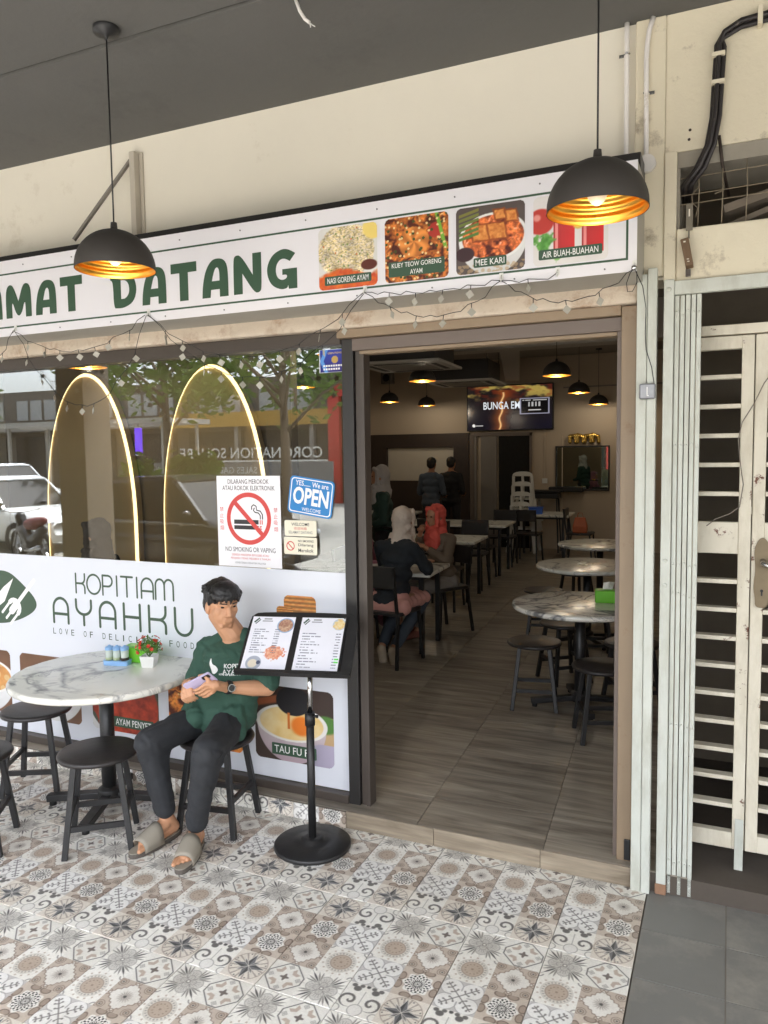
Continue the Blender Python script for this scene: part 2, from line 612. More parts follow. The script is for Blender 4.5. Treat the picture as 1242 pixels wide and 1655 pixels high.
def stroke(mb, pts, w, y, n=6):
    """flat ribbon with round ends along a centre line in x,z"""
    P = [Vector((a, c)) for a, c in pts]
    L, Rr = [], []
    for i, p in enumerate(P):
        t = (P[min(len(P) - 1, i + 1)] - P[max(0, i - 1)]).normalized()
        nn = Vector((-t.y, t.x))
        L.append(p + nn * w / 2); Rr.append(p - nn * w / 2)
    def capp(p, t):
        a0 = math.atan2(t.y, t.x)
        return [p + Vector((math.cos(a), math.sin(a))) * (w / 2) for a in [a0 - math.pi / 2 + math.pi * k / n for k in range(1, n)]]
    t0 = (P[0] - P[1]).normalized(); t1 = (P[-1] - P[-2]).normalized()
    vs = [(a.x, y, a.y) for a in L] + [(a.x, y, a.y) for a in Rr]
    k = len(P)
    fs = [(i + k, i + 1 + k, i + 1, i) for i in range(k - 1)]
    mb.add(vs, fs)
    for p, t, a, c in ((P[-1], t1, Rr[-1], L[-1]), (P[0], t0, L[0], Rr[0])):
        ring = [a] + capp(p, t) + [c]
        mb.add([(q.x, y, q.y) for q in ring], [list(range(len(ring)))])

def arc(cx, cz, rx, rz, a0, a1, n=10):
    return [(cx + rx * math.cos(R(a0 + (a1 - a0) * k / n)), cz + rz * math.sin(R(a0 + (a1 - a0) * k / n))) for k in range(n + 1)]

# ------------------------------------------------------------------ printed pictures (per-vertex colour on a fine grid)
def hsh(ix, iy, s):
    h = (ix.astype(np.int64) * 374761393 + iy.astype(np.int64) * 668265263 + s * 974711) & 0x7fffffff
    h = ((h ^ (h >> 13)) * 1274126177) & 0x7fffffff
    return ((h ^ (h >> 16)) & 0xffff) / 65535.0

def vn(x, y, s=0):
    ix, iy = np.floor(x), np.floor(y)
    fx, fy = x - ix, y - iy
    fx, fy = fx * fx * (3 - 2 * fx), fy * fy * (3 - 2 * fy)
    a, b = hsh(ix, iy, s), hsh(ix + 1, iy, s)
    c, d = hsh(ix, iy + 1, s), hsh(ix + 1, iy + 1, s)
    return (a * (1 - fx) + b * fx) * (1 - fy) + (c * (1 - fx) + d * fx) * fy

def fbm(x, y, o=4, s=0):
    r, a, t = 0, 0.5, 0
    for i in range(o):
        r = r + a * vn(x * 2 ** i, y * 2 ** i, s + i * 17); t += a; a *= 0.5
    return r / t

def worley(x, y, n, s=0):
    ix, iy = np.floor(x * n), np.floor(y * n)
    best = np.full(x.shape, 9.0); idr = np.zeros(x.shape)
    for dx in (-1, 0, 1):
        for dy in (-1, 0, 1):
            cx, cy_ = ix + dx, iy + dy
            px, py = cx + hsh(cx, cy_, s), cy_ + hsh(cx, cy_, s + 5)
            d = np.hypot(x * n - px, y * n - py)
            k = d < best
            best = np.where(k, d, best); idr = np.where(k, hsh(cx, cy_, s + 9), idr)
    return best, idr

def ss(a, b, x):
    t = np.clip((x - a) / (b - a + 1e-9), 0, 1)
    return t * t * (3 - 2 * t)

def lay(base, mask, col):
    col = np.asarray(col, float)
    if col.ndim == 1: col = col[None, :]
    m = np.clip(mask, 0, 1)[:, None]
    return base * (1 - m) + col * m

def full(x, c):
    return np.tile(np.asarray(c, float), (len(x), 1))

def grid_print(name, w, h, nx, nz, func, parent, x0, z0, y=0.0, r=0.0, m=None, world=False):
    """func(u, v) -> sRGB 0..255, u right 0..1, v up 0..1"""
    us, vs_ = np.linspace(0, 1, nx), np.linspace(0, 1, nz)
    U, V = np.meshgrid(us, vs_)
    u, v = U.ravel(), V.ravel()
    col = lin(np.clip(func(u, v), 0, 255))
    px, pz = x0 + u * w, z0 + v * h
    idx = np.arange(nx * nz).reshape(nz, nx)
    q = np.stack([idx[:-1, :-1], idx[:-1, 1:], idx[1:, 1:], idx[1:, :-1]], -1).reshape(-1, 4)
    if r:
        cxs, czs = (u[q].mean(1)) * w, (v[q].mean(1)) * h
        dx = np.maximum(np.abs(cxs - w / 2) - (w / 2 - r), 0); dz = np.maximum(np.abs(czs - h / 2) - (h / 2 - r), 0)
        q = q[np.hypot(dx, dz) <= r]
    mb = MB()
    P = np.stack([px, np.full_like(px, y), pz], 1)
    if world and parent is not None:
        P = P - np.array(origin_of(parent))
    me = bpy.data.meshes.new(name)
    me.from_pydata(P.tolist(), [], q.tolist())
    at = me.color_attributes.new('Col', 'FLOAT_COLOR', 'POINT')
    at.data.foreach_set('color', np.concatenate([col, np.ones((len(col), 1))], 1).astype(np.float32).ravel())
    me.materials.append(m or PRINT)
    me.update()
    o = bpy.data.objects.new(name, me)
    return link(o, parent)

# ------------------------------------------------------------------ soft bodies: overlapping blobs fused to one skin
def fuse(mb, name, m, parent, voxel=0.006, smooth=6, world=True, folds=0.0, fscale=18.0, seed=3):
    off = origin_of(parent) if world else Vector((0, 0, 0))
    o = bpy.data.objects.new('t', mb.mesh('t', m))
    COL.objects.link(o)
    rm = o.modifiers.new('r', 'REMESH'); rm.mode = 'VOXEL'; rm.voxel_size = voxel; rm.use_smooth_shade = True
    if smooth:
        sm = o.modifiers.new('s', 'SMOOTH'); sm.factor = 0.5; sm.iterations = smooth
    dg = bpy.context.evaluated_depsgraph_get()
    me = bpy.data.meshes.new_from_object(o.evaluated_get(dg))
    bpy.data.objects.remove(o)
    me.name = name
    n = len(me.vertices)
    co = np.empty(n * 3); me.vertices.foreach_get('co', co); co = co.reshape(-1, 3)
    if folds:
        no = np.empty(n * 3); me.vertices.foreach_get('normal', no); no = no.reshape(-1, 3)
        a = co[:, 0] * fscale + 3 * fbm(co[:, 2] * 6, co[:, 1] * 6, 3, seed)
        b = co[:, 2] * fscale * .8 + co[:, 1] * 5
        d = (np.abs(fbm(a, b, 3, seed) - 0.5) * 2 - 0.3) * folds
        co = co + no * d[:, None]
    co = co - np.array(off)
    me.vertices.foreach_set('co', co.ravel())
    me.update()
    for p in me.polygons: p.use_smooth = True
    if not me.materials: me.materials.append(m)
    ob = bpy.data.objects.new(name, me)
    return link(ob, parent)
# ------------------------------------------------------------------ patterned floor tiles (2 x 4 printed motifs, 15 cm each)
W_, G1, G2, DK = (243, 241, 234), (204, 201, 194), (148, 145, 140), (84, 82, 80)
TP, TD, BE = (190, 175, 160), (150, 134, 122), (206, 194, 178)

def motif(k, u, v):
    r = np.hypot(u, v); th = np.arctan2(v, u)
    au, av = np.abs(u), np.abs(v)
    e = 0.035
    def disc(x, y, q): return 1 - ss(q - e, q + e, np.hypot(u - x, v - y))
    def ring(x, y, q, t): return 1 - ss(t - e, t + e, np.abs(np.hypot(u - x, v - y) - q))
    def band(f, t): return 1 - ss(t - e, t + e, np.abs(f))
    if k == 'A1':
        c = full(u, W_)
        pet = 0.34 + 0.46 * np.abs(np.cos(2 * th)) ** 0.7
        c = lay(c, 1 - ss(-e, e, r - pet), (214, 211, 205))
        c = lay(c, band(r - pet, 0.012), G2)
        c = lay(c, (r < pet * .82) * (np.cos(28 * th) > .2) * (r > .2), (190, 187, 181))
        c = lay(c, band(r - pet * .52, 0.012), G2)
        for a in range(4):
            t0 = math.pi / 4 + a * math.pi / 2
            d = (th - t0 + np.pi) % (2 * np.pi) - np.pi
            x, y = r * np.cos(d), r * np.sin(d)
            for s_ in (-2, -1, 0, 1, 2):
                y2 = y - s_ * (x - .34) * .34
                ln = 1.24 - .13 * abs(s_)
                c = lay(c, 1 - ss(-e * .6, e * .6, np.abs(y2) - 0.05 * np.sin(np.clip((x - .45) / (ln - .45), 0, 1) * np.pi)), DK if s_ == 0 else (150, 147, 141))
        c = lay(c, disc(0, 0, .13), G2); c = lay(c, disc(0, 0, .06), W_)
    elif k == 'A2':
        c = full(u, W_)
        c = lay(c, (np.cos(16 * th) > 0.6) * band(r - .88, 0.05) * .8, TP)
        c = lay(c, disc(0, 0, .74), (226, 221, 211))
        c = lay(c, ring(0, 0, .74, .012), G1)
        c = lay(c, band(r - .63, 0.05) * (np.cos(24 * th) > -.1), (176, 172, 166))
        c = lay(c, disc(0, 0, .52), (192, 176, 160)); c = lay(c, ring(0, 0, .52, .015), TD)
        c = lay(c, band(r - .34, .03) * (np.cos(12 * th) > .35), TD)
        c = lay(c, disc(0, 0, .06), TD)
        for sx in (-1, 1):
            for sy in (-1, 1):
                c = lay(c, ring(sx * 1.02, sy * 1.02, .20, .03), G2)
    elif k == 'A3':
        c = full(u, (206, 203, 200))
        for sx in (-1, 1):
            for sy in (-1, 1):
                c = lay(c, disc(sx * .50, sy * .50, .52), (241, 240, 237))
        c = lay(c, disc(0, 0, .5), (241, 240, 237))
        for sx in (-1, 1):
            for sy in (-1, 1):
                c = lay(c, ring(sx * .50, sy * .50, .52, .010) * (r > .36), (150, 147, 146))
        for s_ in (-1, 1):
            d, t = (u - s_ * v) / 1.414, (u + s_ * v) / 1.414
            at, ad = np.abs(t), np.abs(d)
            c = lay(c, (1 - ss(-e, e, ad - .028)) * (at < 1.06), (128, 125, 122))
            for q in (.34, .66, .90):
                wd = .17 if q != .90 else .13
                c = lay(c, (1 - ss(-e, e, np.abs(at - q - .35 * ad) - .030)) * (ad < wd), (128, 125, 122))
                c = lay(c, 1 - ss(-e, e, np.hypot(ad - wd, at - q - .38 * wd) - .05), (128, 125, 122))
    elif k == 'A4':
        c = full(u, W_)
        for sx in (-1, 1):
            c = lay(c, 1 - ss(-e, e, np.hypot((u - sx * .46), (v - .66) * 1.15) - .19), (112, 110, 107))
            c = lay(c, 1 - ss(-e, e, np.hypot((u - sx * .68), (v - .84) * 1.15) - .13), (112, 110, 107))
            c = lay(c, 1 - ss(-e, e, np.hypot((u - sx * .30), (v - .88) * 1.15) - .12), (112, 110, 107))
            x, y = u - sx * .54, v + .12
            rr, tt = np.hypot(x, y), np.arctan2(y, x * sx)
            c = lay(c, (np.cos(tt + rr * 15) > .35) * (1 - ss(.46, .5, rr)), (168, 165, 160))
            c = lay(c, (np.cos(tt + rr * 15) > .8) * (1 - ss(.46, .5, rr)), (110, 108, 105))
            c = lay(c, ring(sx * .95, -.80, .22, .02), G2)
        c = lay(c, disc(0, -.66, .34), (238, 236, 231)); c = lay(c, ring(0, -.66, .34, .014), G2)
        c = lay(c, band(u, .012) * (v > -.32) * (v < .6), G2)
        c = lay(c, disc(0, .92, .10), DK)
    elif k == 'B1':
        c = full(u, (238, 236, 229))
        o = np.maximum(np.maximum(au, av), (au + av) * .80)
        c = lay(c, band(o - .94, .028), (92, 90, 88))
        for s_ in (-1, 1):
            d, t = np.abs(u - s_ * v) / 1.414, np.abs(u + s_ * v) / 1.414
            c = lay(c, (1 - ss(-e, e, np.abs(t - .50 - .55 * d) - .11)) * (d < .24), (196, 181, 167))
        st = .12 + .12 * np.abs(np.cos(2 * th)) ** 3
        c = lay(c, 1 - ss(-e, e, r - st), (118, 110, 104))
        for x, y in ((.74, 0), (-.74, 0), (0, .74), (0, -.74)):
            q = np.abs(u - x) + np.abs(v - y)
            c = lay(c, band(q - .14, .018), G2); c = lay(c, band(q - .05, .02), G2)
    elif k == 'B2':
        c = full(u, (200, 187, 174))
        cu_ = r / (1.0 - .30 * np.abs(np.sin(2 * th)) ** 1.0)
        lob = .88 + .05 * np.cos(16 * th)
        c = lay(c, 1 - ss(-e, e, cu_ - lob * 1.09), (152, 137, 125))
        c = lay(c, 1 - ss(-e, e, cu_ - lob), (236, 233, 226))
        c = lay(c, (1 - ss(.10, .46, r)) * (.5 + .5 * np.cos(16 * th)) ** .6, (150, 140, 131))
        c = lay(c, disc(0, 0, .08), DK)
        for sx in (-1, 1):
            for sy in (-1, 1):
                x, y = sx * .78, sy * .78
                c = lay(c, ring(x, y, .24, .016), (140, 124, 112)); c = lay(c, ring(x, y, .13, .03), (146, 131, 119)); c = lay(c, disc(x, y, .045), DK)
        for x, y in ((.98, 0), (-.98, 0), (0, .98), (0, -.98)):
            c = lay(c, ring(x, y, .17, .018), (140, 124, 112))
    elif k == 'B3':
        c = full(u, (209, 197, 184))
        for a in range(4):
            for x, y in (((.88, .30), (.88, -.30), (-.88, .30), (-.88, -.30))[a], ((.30, .88), (-.30, .88), (.30, -.88), (-.30, -.88))[a]):
                c = lay(c, 1 - ss(-e, e, np.hypot((u - x) / (1.5 if abs(y) > .5 else 1), (v - y) / (1.5 if abs(x) > .5 else 1)) - .17), (170, 155, 142))
                c = lay(c, 1 - ss(.0, .03, np.abs(np.hypot((u - x) / (1.5 if abs(y) > .5 else 1), (v - y) / (1.5 if abs(x) > .5 else 1)) - .17) - .012), (132, 117, 106))
        st = .70 + .07 * np.cos(8 * th)
        c = lay(c, 1 - ss(-e, e, r - st), (242, 240, 235))
        ringr = (np.cos(16 * th + (r > .3) * np.pi) * np.cos(r * 24 - .4) > .10) * (r < .64) * (r > .09)
        c = lay(c, ringr * 1.0, (66, 64, 62))
        c = lay(c, band(r - .20, .02), (66, 64, 62)); c = lay(c, disc(0, 0, .05), (66, 64, 62))
    else:
        c = full(u, (230, 223, 212))
        c = lay(c, (np.abs(np.sin(8 * th)) > .9) * (r > .30) * (r < .95) * .7, (158, 148, 138))
        c = lay(c, ring(0, 0, .95, .018), (170, 156, 144))
        for rot_, ln, tone in ((math.pi / 4, .62, (160, 158, 156)), (0, .92, (120, 121, 123))):
            tt = (th - rot_ + np.pi / 4) % (np.pi / 2) - np.pi / 4
            x, y = r * np.cos(tt), r * np.sin(tt)
            kite = np.abs(y) - np.minimum(x * .62, (ln - x) * .30)
            c = lay(c, (1 - ss(-e, e, kite)) * (x > 0), tone)
            c = lay(c, (1 - ss(-e, e, kite)) * (x > 0) * (y > 0), tuple(np.array(tone) * .66))
            c = lay(c, (1 - ss(.0, .025, np.abs(kite))) * (x > 0), (232, 228, 220))
        for sx in (-1, 1):
            for sy in (-1, 1):
                c = lay(c, disc(sx * .80, sy * .30, .035), DK); c = lay(c, disc(sx * .30, sy * .80, .035), DK)
    return c

def tile_print(u, v):
    """u 0..1 across two motifs, v 0..1 up four motifs (v=1 nearest the step)"""
    a, b = u * 2, v * 4
    ca, cb = np.minimum(np.floor(a), 1).astype(int), np.minimum(np.floor(b), 3).astype(int)
    mu, mv = (a - ca) * 2 - 1, (b - cb) * 2 - 1
    out = np.zeros((len(u), 3))
    for i in range(2):
        for j in range(4):
            k = (ca == i) & (cb == j)
            if k.any():
                out[k] = motif('AB'[i] + str(4 - j), mu[k], mv[k])
    fx = fbm(u * 90, v * 180, 2, 2)[:, None]
    return out * (0.97 + 0.09 * fx)

def make_tile_mesh(w, h, nx, ny, func, name, thick=0.009):
    us, vs_ = np.linspace(0, 1, nx), np.linspace(0, 1, ny)
    U, V = np.meshgrid(us, vs_)
    u, v = U.ravel(), V.ravel()
    col = lin(np.clip(func(u, v), 0, 255))
    edge = np.minimum(np.minimum(u, 1 - u) * w, np.minimum(v, 1 - v) * h)
    P = np.stack([(u - .5) * w, (v - .5) * h, np.where(edge < 0.0015, -0.0012, 0.0)], 1)
    idx = np.arange(nx * ny).reshape(ny, nx)
    q = np.stack([idx[:-1, :-1], idx[:-1, 1:], idx[1:, 1:], idx[1:, :-1]], -1).reshape(-1, 4).tolist()
    n0 = len(P)
    ring = list(idx[0, :]) + list(idx[1:, -1]) + list(idx[-1, -2::-1]) + list(idx[-2:0:-1, 0])
    low = P[ring].copy(); low[:, 2] = -thick
    P = np.concatenate([P, low]); col = np.concatenate([col, np.tile(lin((150, 140, 130)), (len(ring), 1))])
    n = len(ring)
    q += [[ring[i], n0 + i, n0 + (i + 1) % n, ring[(i + 1) % n]] for i in range(n)]
    me = bpy.data.meshes.new(name)
    me.from_pydata(P.tolist(), [], q)
    at = me.color_attributes.new('Col', 'FLOAT_COLOR', 'POINT')
    at.data.foreach_set('color', np.concatenate([col, np.ones((len(col), 1))], 1).astype(np.float32).ravel())
    me.materials.append(TILE)
    me.update()
    return me

STEP = 0.085
ground = MB().add([(-90, -90, -0.16), (90, -90, -0.16), (90, 60, -0.16), (-90, 60, -0.16)], [(0, 1, 2, 3)]).build('road', ASPHALT)
tag(ground, kind='structure')
vf = MB().b(-9.0, 0.0, -4.75, 0.2, -0.3, -0.0075).build('verandah_floor', GROUT)
tag(vf, kind='structure')
tile_me = make_tile_mesh(0.2970, 0.5970, 150, 300, tile_print, 'tile')
tx = 0
for i in range(24):
    for j in range(8):
        cx, cy_ = -0.15 - 0.3 * i, -0.3 - 0.6 * j
        if (i > 14 and j > 4) or cy_ < -4.6:
            continue
        o = bpy.data.objects.new('tile', tile_me)
        link(o, vf)
        o.location = (cx + rnd.uniform(-.0004, .0004), cy_ + rnd.uniform(-.0004, .0004), rnd.uniform(-.0004, .0004))
        flip = (i == 3 and j == 1) or (rnd.random() < .22 and not (j < 3 and i < 8))
        o.rotation_euler = (0, 0, (math.pi if flip else 0) + rnd.uniform(-.0012, .0012))
        tx += 1
nf = MB().b(0.003, 9.0, -4.75, 0.6, -0.3, -0.0025).build('neighbour_verandah_floor', GROUT)
tag(nf, kind='structure')
gt = MB().box((0, 0, -0.006), (0.2955, 0.2955, 0.012)).mesh('tile', GREYTILE)
for i in range(14):
    for j in range(-1, 15):
        o = bpy.data.objects.new('tile', gt); link(o, nf)
        ylo = -0.045 - 0.3 * j
        o.location = (0.003 + 0.15 + 0.3 * i, ylo - 0.15 , rnd.uniform(-.0012, .0004))
        if j == -1:
            o.location.y = ylo - 0.15
        if i * j > 90: COL.objects.unlink(o)
kerb = MB().b(-30, 30, -4.95, -4.76, -0.3, -0.012).build('kerb', CONCRETE, bevel=.02)
tag(kerb, kind='structure')

# step with riser pieces
step = MB().b(-9.0, -0.004, -0.062, 0.30, -0.01, STEP - 0.006).build('doorstep', DARKGROUT)
tag(step, kind='structure')
def riser_func(k):
    def f(u, v):
        return tile_print(u * 1.0, np.clip(1.0 - (k % 4) * .25 - .25 * (1 - v) * .57 - .09, 0, 1))
    return f
for i in range(12):
    x1 = -1.415 - 0.3 * i
    me = make_tile_mesh(0.2984, 0.079, 90, 26, riser_func(i + 2), 'riser_tile', .008)
    o = bpy.data.objects.new('tile', me); link(o, step)
    o.location = (x1 - 0.15, -0.0715, STEP / 2 - .004); o.rotation_euler = (R(90), 0, 0)
for x0, x1 in ((-1.413, -0.955), (-0.953, -0.452), (-0.450, -0.066)):
    MB().b(x0, x1, -0.0705, -0.0622, 0.0, STEP).build('riser_tile', RISERWOOD, step, bevel=.002)

# interior floor: wood-look tiles laid a little askew to the front
infl = MB().b(-7.2, 0.9, -0.06, 11.2, -0.1, STEP - 0.005).build('interior_floor', DARKGROUT)
tag(infl, kind='structure')
def clip_front(poly, ymin):
    out = []
    for i in range(len(poly)):
        a, b = poly[i - 1], poly[i]
        ia, ib = a[1] >= ymin, b[1] >= ymin
        if ia != ib:
            t = (ymin - a[1]) / (b[1] - a[1]); out.append((a[0] + t * (b[0] - a[0]), ymin))
        if ib: out.append(b)
    return out
ANG = R(4.2)
ca, sa = math.cos(ANG), math.sin(ANG)
full_plank = {}
for i in range(-11, 3):
    for j in range(-1, 19):
        lx0, lx1 = -0.444 + .6 * i, -0.444 + .6 * (i + 1)
        ly0, ly1 = -0.28 + .6 * j, -0.28 + .6 * (j + 1)
        g = .0015
        q = [(lx0 + g, ly0 + g), (lx1 - g, ly0 + g), (lx1 - g, ly1 - g), (lx0 + g, ly1 - g)]
        q = [(x * ca - y * sa, x * sa + y * ca) for x, y in q]
        cxm = sum(p[0] for p in q) / 4; cym = sum(p[1] for p in q) / 4
        if cxm < -6.6 - .02 * cym or cxm > 0.45 - .07 * cym or cym > 10.9:
            continue
        if cxm < -1.6 and cym < .35:                # below the shop window only the front strip is seen
            pass
        clipped = clip_front(q, -0.0600)
        if len(clipped) < 3: continue
        mbq = MB().zprism([(x - cxm, y - cym) for x, y in clipped], -0.006, 0.0)
        o = mbq.build('tile', PLANK, infl, loc=(cxm, cym, STEP + rnd.uniform(-.0004, .0003)))

# ------------------------------------------------------------------ the shophouse shell
shop = thing('shophouse', 'cream shophouse with charcoal verandah ceiling over the patterned tile floor', 'building', (-3, 0, 0))
def P(name, mb, m, parent=shop, bevel=0.0):
    return mb.build(name, m, parent, True, bevel)
P('upper_wall', MB().b(-9.0, 0.028, -0.02, 0.16, 2.52, 3.56), CREAM)
P('pilaster', MB().b(-0.085, 0.028, -0.045, -0.021, 2.53, 3.519), CREAM2, bevel=.006)
P('ceiling', MB().b(-9.0, 9.0, -0.790, -0.02, 3.52, 3.72), CEIL)
P('ceiling', MB().b(-9.0, 9.0, -4.60, -0.808, 3.524, 3.72), CEIL)
P('ceiling_joint', MB().b(-9.0, 9.0, -0.809, -0.789, 3.535, 3.70), BLACKPLASTIC)
P('edge_beam', MB().b(-24.0, 24.0, -4.78, -4.601, 3.42, 3.9), CREAM)
P('sky_block_storey', MB().b(-24, 24, -4.74, 11.5, 3.92, 7.0), CREAM)  # unseen building mass above, added to block the sky light
P('sky_block_slab', MB().b(-24, 24, -4.7, 11.5, 3.721, 3.9), CREAM)  # unseen closing slab, added to keep sky light out from above
for px in (-7.72, 1.6, -15.2, 8.4):
    P('pillar', MB().b(px - .24, px + .24, -4.72, -4.24, -0.01, 3.525), mat('brown_pillar_paint', (132, 120, 104), .8, var=.08, vs=3), bevel=.01)
# rough lintel and frame bands over the opening
P('lintel', MB().b(-9.0, -0.068, -0.05, 0.14, 2.435, 2.519), PINKBEAM, bevel=.012)
# interior
P('back_wall', MB().b(-6.6, 0.4, 10.4, 10.55, 0.0, 3.55), INWALL)
P('side_wall', MB().add([(0.075, .17, 0), (-0.58, 10.4, 0), (-0.57, 10.4, 0), (.083, .17, 0), (0.075, .17, 3.55), (-0.58, 10.4, 3.55), (-0.57, 10.4, 3.55), (.083, .17, 3.55)],
    [(0, 1, 5, 4), (1, 2, 6, 5), (2, 3, 7, 6), (3, 0, 4, 7)]), INWALL)
P('side_wall', MB().b(-6.35, -6.2, .17, 10.4, 0.0, 3.55), INWALL)
P('interior_ceiling', MB().b(-6.5, 0.4, 0.165, 10.6, 3.5, 3.66), INCEIL)
P('ceiling_beam', MB().b(-6.19, -0.25, 5.7, 6.0, 3.06, 3.499), mat('pale_beam_paint', (178, 170, 160), .85, var=.05))
P('ceiling_beam', MB().b(-6.19, -0.05, 2.9, 3.15, 3.30, 3.499), MATS['pale_beam_paint'])
dbm = MB(); dbm.bar((-2.2, 6.0, 3.25), (-3.3, 10.35, 3.25), .25, .3)
P('ceiling_beam', dbm, MATS['pale_beam_paint'])
P('arch_wall', MB().b(-6.19, -2.95, 2.06, 2.16, 0.08, 3.49), mat('brown_feature_wall', (132, 112, 90), .85, var=.06))
# back panelling with a serving hatch
P('wall_panelling', MB().b(-6.19, -5.78, 10.33, 10.399, 0.08, 2.19).b(-4.42, -4.12, 10.33, 10.399, 0.08, 2.19)
  .b(-5.78, -4.42, 10.33, 10.399, 1.93, 2.19).b(-5.78, -4.42, 10.33, 10.399, 0.08, 1.30), DARKPANEL)
P('serving_hatch', MB().b(-5.775, -4.425, 10.385, 10.398, 1.305, 1.925), mat('pale_hatch_tile', (206, 198, 184), .5, var=.04))
P('doorway_frame', MB().b(-4.115, -4.03, 10.35, 10.399, .08, 2.16).b(-2.99, -2.95, 10.35, 10.399, .08, 2.16)
  .b(-4.03, -2.95, 10.35, 10.399, 2.12, 2.18), TAUPEALU)
P('doorway_shade_sheet', MB().b(-3.56, -2.992, 10.37, 10.398, .08, 2.118), mat('unlit_doorway', (20, 19, 18), .9, var=.1))  # flat near-black sheet: the doorway's shade is put into its colour
P('sliding_door', MB().b(-4.03, -3.98, 10.36, 10.395, .08, 2.118).b(-3.90, -3.60, 10.362, 10.395, .08, 2.118), mat('grey_door_panel', (128, 122, 116), .5, var=.1, stretch=(8, 1, 1)))
P('wall_conduit', MB().b(-2.73, -2.715, 10.385, 10.399, 1.35, 2.6).b(-2.42, -2.405, 10.385, 10.399, .6, 2.1), mat('beige_trunking', (196, 182, 162), .6))
P('wall_switch', MB().b(-2.77, -2.675, 10.385, 10.399, 1.26, 1.35), WHITEPLASTIC)
P('wall_joint', MB().b(-2.4, -.62, 10.39, 10.399, 2.93, 2.955), INCEIL)
# ------------------------------------------------------------------ door frame, posts, window
dfr = thing('door_frame', 'dark bronze and tan aluminium frame round the open doorway', 'door frame', (-0.7, .05, STEP))
P('jamb', MB().b(-1.436, -1.375, .012, .085, STEP, 2.40), BLACKALU, dfr, .003)
P('track', MB().b(-1.372, -1.345, .03, .075, STEP, 2.398), BRONZE, dfr, .002)
P('inner_jamb', MB().b(-1.342, -1.322, .02, .09, STEP, 2.33), BRONZE, dfr, .002)
P('jamb', MB().b(-.132, -.072, -.02, .09, STEP, 2.43), TANALU, dfr, .003)
P('inner_jamb', MB().b(-.152, -.1335, .01, .095, STEP, 2.34), TAUPEALU, dfr, .002)
P('head', MB().b(-1.3735, -.133, .0, .09, 2.335, 2.392), TAUPEALU, dfr, .003)
P('head_trim', MB().b(-1.3405, -.153, .012, .08, 2.318, 2.334), TANALU, dfr, .002)
P('head_trim', MB().b(-1.44, -.133, -.03, .08, 2.394, 2.434), TANALU, dfr, .003)
P('stopper', MB().b(-.10, -.075, -.032, -.021, STEP + .01, STEP + .1), BLACKPLASTIC, dfr, .003)

win = thing('shop_window', 'large fixed shop window of clear glass in a dark bronze frame', 'window', (-4.0, .05, STEP))
P('head', MB().b(-8.9, -1.437, .0, .09, 2.37, 2.434), BRONZE, win, .003)
P('bottom_rail', MB().b(-8.9, -1.437, .005, .09, STEP, .128), BRONZE, win, .003)
P('mullion', MB().b(-5.52, -5.46, .02, .085, .129, 2.369), BRONZE, win, .003)
P('pane', MB().b(-5.459, -1.437, .050, .058, .129, 2.369), GLASS, win)
P('pane', MB().b(-8.9, -5.521, .050, .058, .129, 2.369), GLASS, win)

post = thing('steel_post', 'pale grey painted steel channel post beside the open doorway', 'post', (-.03, -.06, 0))
P('face', MB().b(-.066, -.026, -.088, -.052, .0, 2.535), GREYSTEEL, post, .003)
P('face', MB().b(-.0245, .010, -.094, -.052, .0, 2.555), GREYSTEEL, post, .003)
P('back_plate', MB().b(-.064, .008, -.0515, -.035, .0, 2.52), GREYSTEEL, post)

# ------------------------------------------------------------------ sign board over the front
SY = -0.30
sign = thing('shop_sign', 'long white welcome sign board with green lettering and food photos', 'sign', (-3, SY, 2.5))
P('box', MB().b(-7.9, -.045, SY + .004, -.021, 2.505, 2.905), SIGNGREY, sign, .004)
P('face', MB().b(-7.9, -.045, SY, SY + .0035, 2.505, 2.905), SIGNWHITE, sign)
P('top_cap', MB().b(-7.9, -.045, SY + .09, -.0215, 2.906, 2.962), BLACKALU, sign)
bd = MB()
for x0, x1, z0, z1 in ((-7.7, -.076, 2.829, 2.837), (-7.7, -.076, 2.548, 2.556), (-.084, -.076, 2.556, 2.829)):
    bd.b(x0, x1, SY - .0012, SY, z0, z1)
P('border_line', bd, SIGNGREEN, sign)
for i in range(14):
    for z in (2.872, 2.523):
        x = -.06 - .345 * i - (.1 if z < 2.6 else 0)
        P('screw', MB().tube([(x, SY - .003, z), (x, SY, z)], .0035, 8), GREYPRINT, sign)
